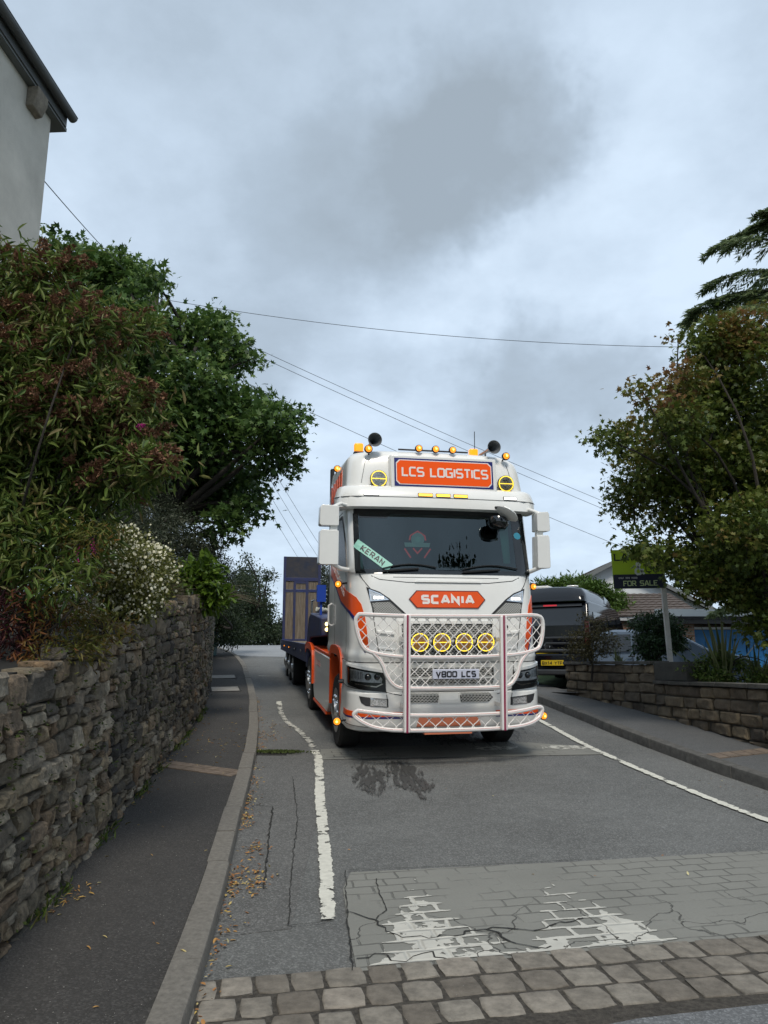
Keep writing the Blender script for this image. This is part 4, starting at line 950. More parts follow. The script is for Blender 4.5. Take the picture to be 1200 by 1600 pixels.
    for z0, z1, nm in ((2.98,3.25,'mirror_housing'),(2.48,2.93,'mirror_housing')):
        x0, x1 = (1.42, 1.67) if s < 0 else (1.29, 1.475)
        P = [(x0,z0+.01),(x0+.01,z0),(x1-.02,z0),(x1,z0+.02),(x1-.01,z1-.03),(x1-.03,z1),(x0+.01,z1-.01),(x0,z1-.02)]
        b = MB().prism(P, lambda u, v, d: (s*u, .20+d+(.0), v), 0, .20).build(nm, M['white'], mh, bevel=.03, seg=3)
        b.rotation_euler = (0,0,0)
        MB().prism([(x0+.02,z0+.03),(x1-.03,z0+.04),(x1-.03,z1-.05),(x0+.02,z1-.05)], lambda u, v, d: (s*u, .402+d, v), 0, .004).build('mirror_glass', M['chrome'], mh)
# kerb mirror over the windscreen
arm = MB().tube([(.70,.36,3.30),(.80,.16,3.28)], .02); km = arm.build('front_mirror', M['black'], truck)
b = MB().lathe([(.001,.0),(.07,.006),(.125,.03),(.14,.055),(.13,.06)], (0,0,0), (0,0,-1), 24).build('mirror_housing', M['white'], km, smooth=60); b.location = (.84,.10,3.22); b.rotation_euler = (rad(-22), rad(32), 0); b.scale = (1.15,.8,.8)
b = MB().lathe([(.001,.0),(.13,.0),(.14,.06),(.11,.12),(.001,.14)], (0,0,0), (0,0,-1), 24).build('mirror_shell', M['blackg'], km, smooth=60); b.location = (.74,.22,3.12); b.rotation_euler = (rad(-18), rad(10), 0)
# upper grille
gp = [(-.62,1.33),(.56,1.33),(.58,1.75),(-.64,1.75)]
g = patch(gp, cabf, .003, -.02, .1).build('grille', M['black'], truck)
hexgrid(MB(), inpoly([(-.61,1.34),(.55,1.34),(.57,1.74),(-.63,1.74)]), -.62, .58, 1.33, 1.75, .052, .010, cabf, .016, .003, .6).build('mesh', M['hexm'], g)
strip(MB(), [(-.63,1.32),(.57,1.32),(.59,1.76),(-.65,1.76),(-.63,1.32)], .035, cabf, .03, -.005).build('grille_frame', M['white'], g)
mb = MB()
for s in (-1,1):
    patch([(s*.72,1.60),(s*.94,1.62),(s*.94,1.66),(s*.72,1.64)], cabf, .02, 0, .1, mb); patch([(s*.70,1.40),(s*.92,1.42),(s*.92,1.45),(s*.70,1.43)], cabf, .02, 0, .1, mb)
mb.build('step_ledge', M['white'], truck, bevel=.008)
MB().lathe([(.028,0),(.028,.01)], cabf(.77,1.70,.002), (0,-1,0), 18).build('tow_eye_cap', M['chassis'], truck)
# lower grille slots on the bumper
def slot(poly, nm, cell=.05):
    g_ = patch(poly, bumf, .003, -.02, .1).build(nm, M['black'], truck)
    hexgrid(MB(), inpoly(poly), min(p[0] for p in poly), max(p[0] for p in poly), min(p[1] for p in poly), max(p[1] for p in poly), cell, .009, bumf, .014, .003, .6).build('mesh', M['hexm'], g_)
slot([(-.62,1.08),(.58,1.08),(.58,1.19),(-.62,1.19)], 'grille')
slot([(-.60,.985),(.56,.985),(.58,1.05),(-.62,1.05)], 'grille')
slot([(-.60,.765),(-.17,.765),(-.15,.885),(-.62,.885)], 'grille', .045); slot([(.13,.765),(.50,.765),(.56,.82),(.50,.885),(.11,.885)], 'grille', .045)
mb = MB(); patch([(-.15,.76),(.12,.76),(.09,.89),(-.13,.89)], bumf, .012, 0, .1, mb); patch([(-.62,1.055),(.58,1.055),(.58,1.078),(-.62,1.078)], bumf, .02, 0, .1, mb); mb.build('grille_bar', M['white'], truck)
mb = MB(); strip(mb, [(-.84,.90),(-.64,.86),(-.60,.90)], .008, bumf, .0035, -.01); strip(mb, [(.60,.90),(.62,.86),(.84,.92)], .008, bumf, .0035, -.01); strip(mb, [(-.62,.90),(.58,.90)], .01, bumf, .0035, -.01)
for s in (-1,1): strip(mb, [(s*.86,1.25),(s*.84,1.0),(s*.80,.72)], .008, bumf, .0035, -.01); strip(mb, [(s*.82,.90),(s*1.3,.945),(s*1.7,.96)], .007, bumf, .0035, -.01); strip(mb, [(s*1.0,.47),(s*1.7,.52)], .006, bumf, .0035, -.01)
mb.build('panel_gap', M['black'], truck)
pf = lambda u, v, o: (u, -.315-o, v)
pt = patch([(-.315,1.085),(.275,1.085),(.275,1.20),(-.315,1.20)], pf, .008, -.02, 1).build('number_plate', M['plate'], truck, bevel=.004)
text(MB(), 'V800 LCS', -.27, 1.105, .075, .016, pf, .012, .007, total=.50, gap=.26).build('characters', M['letter_k'], pt)
# headlights and fog lamps
for s in (-1,1):
    S = lambda P: [(s*a_, b_) for a_, b_ in P]
    out_ = [(1.40,1.215),(1.2,1.19),(.86,1.135),(.83,1.06),(.83,.905),(1.1,.925),(1.38,.975)]
    hl = patch(S(out_), bumf, .004, -.02, .04).build('headlight', M['black'], truck, smooth=50)
    patch(S([(1.40,1.22),(1.42,1.24),(1.2,1.225),(.85,1.17),(.86,1.135),(1.2,1.19)]), bumf, .025, 0, .05).build('brow', M['white'], hl)
    patch(S([(1.325,1.175),(1.2,1.165),(.93,1.12),(.875,1.06),(.88,1.01),(1.31,1.03)]), bumf, .007, .004, .04).build('reflector', mat('lamp_inner',(.85,.85,.86),.55,0,var=.45,vscale=30), hl)
    mb = MB()
    for q in range(9): strip(mb, S([(1.30-q*.022,1.16-q*.002),(1.30-q*.022,1.055)]), .007, bumf, .014, .007)
    mb.build('lens_ribs', M['chrome'], hl)
    for cx2, rr in ((1.05,.042),(.94,.040)):
        p = bumf(s*cx2, 1.085, .012); MB().lathe([(rr,0),(rr*.6,.018),(.001,.026)], p, (s*.15,-1,0), 20).build('projector', M['blackg'], hl, smooth=60)
    strip(MB(), S([(1.32,1.03),(1.29,1.005),(.95,.965),(.87,1.0)]), .016, bumf, .018, .004).build('daylight_bar', M['chrome'], hl)
    patch(S([(1.385,1.19),(1.345,1.18),(1.335,1.0),(1.37,.995)]), bumf, .014, .004, .05).build('indicator', mat('indicator_lens',(.55,.09,.02),.25), hl)
    patch(S(out_), bumf, .026, .022, .05).build('lens', M['cglass'], hl, smooth=60)
    fg = patch(S([(1.17,.85),(.80,.815),(.80,.715),(1.08,.735),(1.14,.77)]), bumf, .004, -.02, .05).build('fog_lamp', M['chassis'], truck)
    patch(S([(1.02,.828),(.825,.805),(.825,.73),(1.02,.745)]), bumf, .010, .004, .05).build('reflector', M['refl'], fg)
    strip(MB(), S([(1.02,.828),(.825,.805),(.825,.73),(1.02,.745),(1.02,.828)]), .012, bumf, .014, .004).build('rim', M['chrome'], fg)
# bumper stripe
for s in (-1,1): patch([(s*1.62,.60),(s*.60,.60),(s*.60,.655),(s*1.62,.665)], bumf, .004, -.003, .06).build('bumper_stripe', M['orange'], truck)
for s in (-1,1): patch([(s*1.62,.58),(s*.60,.575),(s*.60,.597),(s*1.62,.597)], bumf, .004, -.003, .06).build('bumper_line', M['blue'], truck)
mb = MB(); patch([(-.44,.47),(.40,.47),(.34,.62),(-.40,.62)], bumf, .015, 0, .1, mb); mb.build('lower_plate', mat('faded_orange',(.70,.22,.12),.45), truck, bevel=.01)
mb = MB(); mb.box((-.02,.12,.40),(.62,.2,.06)); mb.build('tow_step', bpy.data.materials['faded_orange'], truck)
# -------- bull bar
def by(x): return -.26+.17*(min(1.3,abs(x+.02))/1.25)**2.6
bp3 = lambda u, v, o=0: (u, by(u)-o, v)
def rail(pts, r, closed=False):
    P = smoothpath(pts+[pts[0]] if closed else pts, 2); P = resample(P, .06); P = [bp3(p.x,p.y) for p in P]
    return (P[:-1] if closed else P)
up_ = [(-1.20,1.86),(-.6,1.84),(.58,1.84),(1.15,1.87),(1.235,1.78),(1.19,1.48),(1.09,1.40),(.62,1.345),(-.64,1.335),(-1.06,1.39),(-1.17,1.47),(-1.255,1.78)]
md_ = [(-1.02,1.385),(-.92,1.28),(-.86,1.10),(-.76,.985),(-.64,.965),(.60,.965),(.72,.985),(.82,1.10),(.87,1.28),(.98,1.39)]
lw_ = [(-1.20,.70),(-.98,.675),(-.64,.645),(.60,.64),(.95,.675),(1.16,.71),(1.20,.66),(1.13,.55),(.95,.485),(.60,.465),(-.64,.465),(-.98,.49),(-1.17,.57),(-1.265,.65)]
mb = MB(); R_ = .026
for P, c in ((up_,True),(md_,False),(lw_,True)): mb.tube(rail(P,R_,c), R_, 10, closed=c)
bb = mb.build('bull_bar', M['white2'], truck, smooth=60)
mb = MB()
def shrink(P, d):
    cx = sum(p[0] for p in P)/len(P); return P
for P, c in ((up_,True),(md_,False),(lw_,True)):
    Q = [(x, y-R_*.75, z) for x, y, z in rail(P,R_,c)]; Q = [(x,y-.003,z+.010) for x,y,z in Q]; mb.tube(Q, .0035, 5, closed=c)
mb.build('pinstripe', M['pink'], bb)
for x in (-.635,.60):
    u_ = MB().box((x,-.30,1.155),(.085,.06,1.40)).build('upright', M['white2'], bb, bevel=.012)
    MB().box((x,-.332,1.155),(.020,.004,1.40)).box((x+.016,-.3315,1.155),(.004,.003,1.4)).build('stripe', M['crimson'], u_)
    MB().box((x,-.15,1.55),(.05,.26,.05)).box((x,-.15,.75),(.05,.24,.05)).build('bracket', M['white2'], u_)
lat = MB()
def lattice(P, c, o):
    ins = inpoly(P); x0, x1 = min(p[0] for p in P), max(p[0] for p in P); z0, z1 = min(p[1] for p in P), max(p[1] for p in P)
    for sgn in (1,-1):
        k = -40
        while k < 40:
            run = []; st = .02
            # path u -> (x0+k*c + t, z0 + sgn t) gently waved like pressed mesh
            t = -.1
            while t < (z1-z0)+.1:
                wv_ = .0022*math.sin(t/c*4*PI)
                x = x0+k*c+t+wv_; z = (z0+t*.98-wv_) if sgn > 0 else (z1-t*.98+wv_)
                if ins(x, z): run.append((x, by(x)-.004*sgn+.012, z))
                else:
                    if len(run) > 2: lat.tube(run, .0058, 5)
                    run = []
                t += st
            if len(run) > 2: lat.tube(run, .0058, 5)
            k += 1
lattice([tuple(p) for p in smoothpath(up_+[up_[0]],1)], .135, 0)
lattice([(-1.0,1.37),(-.92,1.28),(-.86,1.10),(-.76,.985),(-.64,.965),(.60,.965),(.72,.985),(.82,1.10),(.87,1.28),(.96,1.37),(.62,1.345),(-.64,1.335)], .135, 0)
lattice([tuple(p) for p in lw_], .16, 0)
lat.build('lattice', M['white2'], bb, smooth=60)
# -------- wheels, arches, skirts, chassis
def wheel(x, y, z, r, w, parent, nuts=True, name='wheel'):
    s = -1 if x < 0 else 1
    h = MB().lathe([(r*.60,-w/2),(r*.93,-w/2),(r,-w/2+.035),(r,w/2-.035),(r*.93,w/2),(r*.60,w/2)], (x,y,z), (s,0,0), 40).build(name, M['rubber'], parent, smooth=40)
    MB().lathe([(r*.61,w/2+.006),(r*.56,w/2-.01),(r*.52,w/2-.06),(r*.30,w/2-.02),(r*.26,w/2+.045),(r*.14,w/2+.06),(.001,w/2+.062)], (x,y,z), (s,0,0), 32).build('rim', M['alu'], h, smooth=35)
    if nuts:
        mb = MB()
        for i in range(10):
            a_ = 2*PI*i/10; mb.lathe([(.022,0),(.022,.03),(.015,.05),(.001,.055)], (x+s*(w/2-.02), y+r*.40*math.cos(a_), z+r*.40*math.sin(a_)), (s,0,0), 8)
        mb.build('wheel_nut_caps', M['chrome'], h, smooth=40)
    return h
for s in (-1,1):
    wheel(s*1.10,1.42,.50,.50,.30,truck); wheel(s*1.10,5.1,.50,.50,.30,truck); wheel(s*.78,5.1,.50,.50,.28,truck,False)
    def arch(y0, y1, ztop, zb, nm, x0=1.02, x1=1.262):
        P = smoothpath([(y0-.0,zb),(y0-.0,ztop-.25),(y0+.12,ztop),(y1-.18,ztop),(y1-.04,ztop-.12)], 2); q = ribbon2d([tuple(p) for p in P], .055); mb = MB()
        for Q in q: mb.prism([tuple(p) for p in Q], lambda u, v, d: (s*d, u, v), x0, x1)
        mb.build('arch_liner', M['black'], truck)
        mb = MB()
        for Q in ribbon2d([tuple(p) for p in P], .12): mb.prism([tuple(p) for p in Q], lambda u, v, d: (s*d, u, v), x1-.035, x1+.022)
        mb.build(nm, M['orange'], truck, smooth=50)
    arch(.84,2.02,1.34,.50,'front_mudguard'); arch(4.45,5.75,1.18,.55,'rear_mudguard')
    mb = MB(); P = [(2.12,1.16),(2.12,.55),(2.5,.32),(4.2,.32),(4.36,.5),(4.36,1.16)]
    sk = MB().prism(P, lambda u, v, d: (s*d, u, v), 1.15, 1.255).build('side_skirt', M['white'], truck, bevel=.02)
    mb = MB(); mb.prism([(2.10,1.20),(2.10,.5),(2.14,.5),(2.14,1.20)], lambda u, v, d: (s*d, u, v), 1.0, 1.262)
    mb.prism([(2.5,.28),(4.3,.28),(4.3,.315),(2.5,.315)], lambda u, v, d: (s*d, u, v), 1.1, 1.262); mb.build('skirt_edge', M['orange'], sk)
    text(MB(), 'LCS', 0, 0, .10, .02, lambda u, v, o: (s*(1.255+o), 3.9-s*0-u, .92+v), .003, -.002, total=.5).build('skirt_lettering', M['pink'], sk)
    MB().box((s*.85,3.3,1.19),(.8,2.3,.05)).build('catwalk', M['orange'], truck, bevel=.01)
mb = MB(); mb.box((-.42,3.9,.85),(.09,5.4,.28)); mb.box((.42,3.9,.85),(.09,5.4,.28)); mb.box((0,1.42,.55),(1.8,.14,.14)); mb.box((0,5.1,.5),(1.6,.2,.2)); mb.box((0,.9,.95),(1.7,1.4,.4)); mb.box((0,4.9,1.12),(1.0,.9,.10)); mb.box((0,3.2,.75),(2.1,1.6,.5))
mb.build('chassis', M['chassis'], truck)
MB().box((0,1.6,1.24),(2.2,1.5,.06)).build('cab_floor', M['chassis'], truck)

# ================================================================== TRAILER
OT = O0+RT @ Vector((0,9,0)); trl = empty('trailer'); trl.matrix_world = Matrix.Translation(OT) @ (Rz @ Matrix.Rotation(rad(4.6),3,'X') @ Ry).to_4x4()
tag(trl, 'blue flatbed trailer with upright wooden ramps behind the cab', 'trailer')
M['tblue'] = mat('trailer_blue', (.018,.032,.135), .5, col2=(.045,.045,.075), vscale=5, bump=.2)
M['tblue2'] = mat('rusty_blue_plate', (.018,.027,.055), .7, col2=(.050,.045,.045), vscale=4, bump=.3, bscale=15)
M['plank'] = mat('weathered_plank', (.12,.095,.068), .9, col2=(.235,.195,.15), vscale=4, bump=.5, bscale=30)
_nt = M['plank'].node_tree; _mp = _nt.nodes.new('ShaderNodeMapping'); _mp.inputs['Scale'].default_value = (6,6,.7); _tc = [n for n in _nt.nodes if n.type == 'TEX_COORD'][0]
for n in _nt.nodes:
    if n.type == 'TEX_NOISE': _nt.links.new(_mp.outputs[0], n.inputs['Vector'])
_nt.links.new(_tc.outputs['Object'], _mp.inputs[0])
D = lambda Y: Y-9
mb = MB(); zd = lambda Y: 1.12-.035*(Y-5.6)
for s in (-1,1): mb.prism([(D(5.5),zd(5.5)+.04),(D(13.1),zd(13.1)+.04),(D(13.1),zd(13.1)-.24),(D(5.5),zd(5.5)-.30)], lambda u, v, d: (s*d, u, v), 1.20, 1.27)
mb.build('side_rail', M['tblue'], trl)
mb = MB().prism([(D(5.5),zd(5.5)),(D(13.0),zd(13.0)),(D(13.0),zd(13.0)-.08),(D(5.5),zd(5.5)-.08)], lambda u, v, d: (d, u, v), -1.198, 1.198); mb.build('deck', M['plank'], trl)
mb = MB().prism([(D(3.35),1.42),(D(3.35),1.72),(D(5.0),1.78),(D(5.35),1.70),(D(5.75),1.10),(D(5.75),.72),(D(5.5),.72),(D(5.1),1.32)], lambda u, v, d: (d, u, v), -1.26, 1.26)
nk = mb.build('neck', M['tblue'], trl, bevel=.02)
MB().box((-.95,D(3.33),1.56),(.42,.02,.10)).build('marker_board', mat('faded_yellow',(.35,.24,.08),.7), nk)
for z in (1.53,1.62): MB().lathe([(.032,0),(.03,.02),(.001,.03)], (-1.16,D(3.32),z), (0,-1,0), 14).build('neck_lamp', mat('warm_lamp',(1,.8,.4),.3,emit=(1,.75,.3),es=2.5), nk)
mb = MB().tube([(-1.22,D(5.2),1.7),(-1.22,D(5.2),2.0),(-1.22,D(4.7),2.02)],.02); mb.build('rope_rail', M['alu'], trl)
MB().box((-1.15,D(4.3),2.14),(.16,.12,.30)).box((-1.15,D(4.3),1.85),(.04,.04,.3)).build('blue_post_box', mat('bright_blue',(.02,.07,.42),.4), trl)  # plain blue box on a thin post, holds no lamp
for yy in (6.6,8.2,9.8,11.4):
    h = MB().box((-1.275,D(yy),zd(yy)-.10),(.02,.09,.05)).build('side_marker', M['black'], trl); MB().box((-1.29,D(yy),zd(yy)-.10),(.012,.06,.03)).build('lens', M['alu'] if yy < 9 else M['amber'], h)
for s in (-1,1):
    for yy in (9.3,10.35,11.4): wheel(s*1.08,D(yy),.40,.40,.28,trl,False)
mb = MB(); mb.box((-.45,0,.75),(.1,7,.3)); mb.box((.45,0,.75),(.1,7,.3))
for yy in (9.3,10.35,11.4): mb.box((0,D(yy),.4),(2.0,.12,.12))
mb.build('chassis', M['chassis'], trl)
tb = MB().box((0,D(13.12),.72),(2.5,.12,.22)).build('tail_bar', M['chassis'], trl)
MB().box((-1.2,D(13.0),.74),(.12,.05,.08)).build('tail_lamp', M['amber'], tb)
for x0 in (-1.24,.14):
    W_ = 1.10; z0, z1 = .86, 3.32; yb = D(13.05)
    mb = MB(); B = lambda xa, xb, za, zb, d=.10, yo=0: mb.box(((xa+xb)/2+x0, yb+yo, (za+zb)/2), (xb-xa, d, zb-za))
    B(0,.075,z0,z1); B(.37,.66,2.53,2.60,.085); B(W_-.08,W_,z0,z1); B(.30,.37,z0,2.62,.09); B(.66,.74,z0,2.62,.09); B(.075,.30,2.28,2.36,.085); B(.37,.66,2.28,2.36,.085); B(.74,W_-.08,2.28,2.36,.085); B(.075,W_-.08,z0,z0+.06,.085); B(.075,W_-.08,2.60,2.70,.095)
    rp = mb.build('ramp', M['tblue'], trl, bevel=.006)
    mb = MB(); B = lambda xa, xb, za, zb, d=.04, yo=0: mb.box(((xa+xb)/2+x0, yb+yo, (za+zb)/2), (xb-xa, d, zb-za)); B(.076,W_-.081,2.701,z1-.002,.06); mb.build('upper_plate', M['tblue2'], rp)
    mb = MB(); B = lambda xa, xb, za, zb, d=.05, yo=0: mb.box(((xa+xb)/2+x0, yb+yo, (za+zb)/2), (xb-xa, d, zb-za))
    for xa, xb in ((.077,.186),(.190,.298),(.372,.512),(.517,.658),(.742,.878),(.883,W_-.083)): B(xa,xb,z0+.062,2.278,.05,random.Random(int(xa*99)).uniform(-.006,.006)); B(xa,xb,2.362,2.598 if .37 > xa or xa > .7 else 2.528,.05)
    mb.build('planks', M['plank'], rp)
e = tag(empty('strap_bundle', OT+RT @ Vector((-.9,-4.2,1.8))), 'pale coiled lashing straps lying on the blue trailer neck', 'straps'); rnd = random.Random(9)
e.rotation_euler = (TP,0,YAW)
M['strap'] = mat('pale_webbing', (.42,.43,.38), .8, var=.3, vscale=20); mb = MB()
for k in range(9):
    c = (-.22+.1*k, rnd.uniform(-.25,.15), .03+rnd.uniform(0,.05)); r = rnd.uniform(.05,.10)
    mb.tube([(c[0]+r*math.cos(t), c[1]+r*.8*math.sin(t), c[2]+.03*math.sin(3*t)) for t in [2*PI*i/14 for i in range(14)]], .03, 6, closed=True)
mb.build('webbing', M['strap'], e, smooth=60)
MB().tube([(.05,.1,.04),(.12,.12,.2),(.22,.12,.32),(.3,.1,.45)],[.05,.045,.04,.03],8).build('loose_end', M['strap'], e, smooth=60)
# ------------------------------------------------------------------ crown clumps: (centre, radii) in metres
B_SYC = [((-7.09, 16.49, 10.79), (0.69, 0.75, 0.58)), ((-6.22, 16.46, 10.53), (0.76, 0.83, 0.65)), ((-6.32, 14.15, 8.43), (0.77, 0.85, 0.66)), ((-5.23, 14.22, 8.18), (0.71, 0.78, 0.6)), ((-4.92, 16.17, 9.01), (0.66, 0.73, 0.56)), ((-4.05, 15.91, 8.97), (0.61, 0.67, 0.52)), ((-3.48, 15.74, 8.36), (0.57, 0.63, 0.48)), ((-3.98, 14.8, 7.32), (0.8, 0.87, 0.68)), ((-5.22, 15.58, 7.47), (0.84, 0.92, 0.71)), ((-2.88, 15.58, 8.21), (0.2, 0.22, 0.17)), ((-3.03, 15.51, 6.86), (0.76, 0.83, 0.64)), ((-2.17, 14.41, 6.29), (0.48, 0.53, 0.41)), ((-3.74, 15.12, 6.31), (1.0, 1.1, 0.85)), ((-2.31, 15.02, 5.8), (0.55, 0.61, 0.47)), ((-4.96, 15.88, 6.26), (1.05, 1.15, 0.89)), ((-3.61, 16.59, 5.56), (0.87, 0.95, 0.74)), ((-4.44, 16.47, 5.46), (0.86, 0.95, 0.73)), ((-2.87, 15.41, 4.87), (0.37, 0.41, 0.32)), ((-3.27, 15.16, 4.42), (0.37, 0.4, 0.31)), ((-5.28, 14.7, 5.64), (0.9, 0.99, 0.77)), ((-6.63, 14.09, 10.03), (0.37, 0.4, 0.31)), ((-5.68, 14.07, 7.17), (0.76, 0.83, 0.64)), ((-5.52, 15.21, 4.69), (0.59, 0.65, 0.5)), ((-4.99, 14.83, 9.64), (0.34, 0.38, 0.29)), ((-1.93, 14.99, 6.69), (0.27, 0.29, 0.23)), ((-3.87, 16.32, 9.48), (0.33, 0.36, 0.28))]
B_MAP = [((4.9,11.2,2.74),(.35,.4,.18)), ((5.3,11.2,2.62),(.4,.4,.22)), ((5.8,11.2,2.45),(.45,.4,.3)), ((6.05,11.1,2.1),(.3,.35,.3)), ((4.75,11.3,2.98),(.3,.4,.25)), ((5.1,11.3,2.78),(.4,.4,.28)), ((4.27,11.2,3.2),(.19,.25,.2)), ((5.6,11.3,2.9),(.5,.4,.4)), ((5.3, 11.3, 6.75), (0.4, 0.45, 0.3)), ((5.9, 11.2, 6.85), (0.5, 0.5, 0.35)), ((5.4, 11.6, 6.1), (0.6, 0.6, 0.5)), ((4.9, 11.5, 5.6), (0.5, 0.5, 0.4)), ((4.99, 11.25, 6.59), (0.26, 0.29, 0.23)), ((5.61, 11.31, 6.4), (0.56, 0.62, 0.48)), ((4.48, 10.73, 6.51), (0.09, 0.12, 0.07)), ((3.74, 10.34, 5.48), (0.2, 0.22, 0.17)), ((4.29, 10.89, 5.8), (0.18, 0.19, 0.15)), ((4.49, 10.55, 5.77), (0.28, 0.31, 0.24)), ((3.41, 11.22, 5.04), (0.26, 0.28, 0.22)), ((4.11, 12.1, 5.26), (0.41, 0.45, 0.34)), ((4.02, 11.51, 4.51), (0.42, 0.46, 0.36)), ((4.33, 10.63, 5.11), (0.42, 0.47, 0.36)), ((5.18, 11.91, 5.64), (0.66, 0.72, 0.56)), ((5.83, 11.73, 5.58), (0.75, 0.83, 0.64)), ((4.68, 11.62, 4.69), (0.63, 0.69, 0.54)), ((3.98, 11.93, 4.13), (0.35, 0.39, 0.3)), ((5.51, 11.67, 4.6), (0.82, 0.9, 0.69)), ((4.7, 11.72, 4.1), (0.58, 0.69, 0.42)), ((3.75, 10.94, 3.35), (0.26, 0.29, 0.22)), ((5.4, 12.07, 3.32), (0.62, 0.77, 0.6)), ((4.95, 12.03, 3.15), (0.36, 0.45, 0.32)), ((5.24, 10.59, 3.47), (0.73, 0.8, 0.62)), ((6.28, 11.66, 4.7), (0.82, 0.9, 0.69)), ((6.23, 11.59, 3.15), (0.79, 0.87, 0.67)), ((4.75, 11.13, 2.78), (0.25, 0.27, 0.21)), ((5.15, 11.25, 2.72), (0.29, 0.31, 0.24)), ((5.59, 11.18, 2.2), (0.36, 0.39, 0.3))]
B_BUD = [((-2.94, 5.4, 4.53), (0.3, 0.3, 0.25)), ((-2.49, 5.1, 4.37), (0.21, 0.21, 0.18)), ((-2.7, 5.33, 3.97), (0.41, 0.41, 0.35)), ((-2.18, 5.0, 3.91), (0.25, 0.25, 0.21)), ((-2.0, 5.37, 4.09), (0.22, 0.22, 0.19)), ((-1.84, 5.38, 4.14), (0.11, 0.12, 0.09)), ((-2.26, 5.07, 3.37), (0.38, 0.38, 0.33)), ((-1.88, 5.15, 3.39), (0.27, 0.27, 0.23)), ((-2.55, 5.39, 2.99), (0.42, 0.42, 0.36)), ((-2.02, 5.26, 3.0), (0.32, 0.32, 0.27)), ((-1.67, 5.09, 3.0), (0.18, 0.18, 0.15)), ((-1.52, 4.91, 2.88), (0.09, 0.12, 0.08)), ((-2.44, 4.98, 2.44), (0.32, 0.32, 0.27)), ((-2.21, 5.24, 2.57), (0.25, 0.25, 0.21)), ((-2.11, 4.87, 2.17), (0.17, 0.17, 0.14)), ((-2.64, 5.39, 2.09), (0.27, 0.27, 0.23)), ((-2.83, 4.94, 3.51), (0.4, 0.4, 0.34)), ((-2.98, 5.39, 2.7), (0.42, 0.42, 0.36))]
B_ACER = [((-2.34, 4.89, 1.92), (0.23, 0.23, 0.16)), ((-2.26, 5.27, 1.93), (0.18, 0.18, 0.12)), ((-2.08, 5.12, 2.0), (0.12, 0.12, 0.08)), ((-2.25, 5.0, 1.72), (0.15, 0.15, 0.1)), ((-2.56, 5.01, 1.81), (0.21, 0.21, 0.15)), ((-2.03, 5.09, 2.17), (0.09, 0.12, 0.06)), ((-2.08, 5.05, 2.41), (0.15, 0.15, 0.11)), ((-1.89, 4.89, 2.44), (0.11, 0.12, 0.07))]
B_WHI = [((-2.97, 7.7, 2.83), (0.22, 0.22, 0.19)), ((-2.78, 7.91, 2.86), (0.23, 0.23, 0.2)), ((-3.03, 8.2, 2.56), (0.27, 0.27, 0.23)), ((-2.62, 7.99, 2.6), (0.26, 0.26, 0.22)), ((-2.85, 7.6, 2.1), (0.17, 0.17, 0.14)), ((-2.82, 8.12, 2.31), (0.22, 0.22, 0.19)), ((-2.49, 8.06, 2.33), (0.18, 0.18, 0.15)), ((-2.55, 8.19, 2.77), (0.17, 0.17, 0.15)), ((-2.52, 7.68, 2.11), (0.1, 0.12, 0.08)), ((-3.04, 8.07, 1.96), (0.08, 0.12, 0.07))]
B_LAU = [((-2.88, 12.02, 2.88), (0.29, 0.29, 0.24)), ((-3.08, 12.26, 3.03), (0.21, 0.21, 0.18)), ((-2.71, 12.11, 2.65), (0.18, 0.18, 0.16)), ((-2.86, 12.09, 3.17), (0.16, 0.16, 0.14))]
B_HEDGE = [((-4.05, 13.5, 3.76), (0.32, 0.42, 0.28)), ((-3.85, 14.5, 3.79), (0.37, 0.48, 0.32)), ((-3.95, 16.5, 3.95), (0.37, 0.48, 0.31)), ((-3.79, 13.5, 3.29), (0.32, 0.42, 0.27)), ((-4.1, 18.5, 3.92), (0.38, 0.49, 0.32))]
B_DK = [((-5.6, 26.0, 3.75), (0.77, 1.0, 0.65)), ((-5.58, 28.0, 4.39), (0.81, 1.05, 0.69)), ((-5.67, 26.0, 2.88), (0.7, 0.91, 0.59)), ((-5.43, 27.0, 2.71), (0.54, 0.71, 0.46))]
T1 = [((-7.08, 38.75, 6.12), (0.66, 0.66, 0.56)), ((-6.74, 37.21, 6.74), (0.29, 0.29, 0.24)), ((-7.24, 38.04, 5.07), (1.09, 1.09, 0.93)), ((-6.69, 38.71, 4.48), (0.91, 0.91, 0.78)), ((-6.91, 37.49, 3.29), (0.88, 0.88, 0.75))]
T2 = [((-6.41, 41.42, 6.43), (0.35, 0.35, 0.3)), ((-6.7, 42.76, 5.68), (0.33, 0.33, 0.28)), ((-6.77, 41.85, 4.54), (0.63, 0.63, 0.54)), ((-6.69, 42.43, 3.52), (0.78, 0.78, 0.67)), ((-6.02, 41.06, 3.22), (0.55, 0.55, 0.47))]
T3 = [((-3.72, 43.72, 6.89), (0.67, 0.67, 0.57)), ((-3.12, 43.34, 5.55), (1.32, 1.32, 1.12)), ((-4.11, 44.35, 4.53), (1.12, 1.12, 0.95)), ((-5.25, 43.17, 3.55), (0.9, 0.9, 0.77))]
B_CONI = [((5.17, 23.95, 3.89), (0.37, 0.44, 0.31)), ((5.46, 23.03, 3.93), (0.31, 0.37, 0.27)), ((6.13, 23.73, 4.0), (0.36, 0.43, 0.31)), ((6.43, 23.02, 3.8), (0.33, 0.4, 0.28)), ((6.98, 23.26, 3.62), (0.29, 0.35, 0.25)), ((5.02, 23.81, 3.37), (0.56, 0.67, 0.48)), ((5.86, 23.16, 3.42), (0.49, 0.59, 0.42)), ((6.74, 23.18, 3.23), (0.43, 0.52, 0.37)), ((7.42, 23.69, 3.26), (0.24, 0.29, 0.2))]
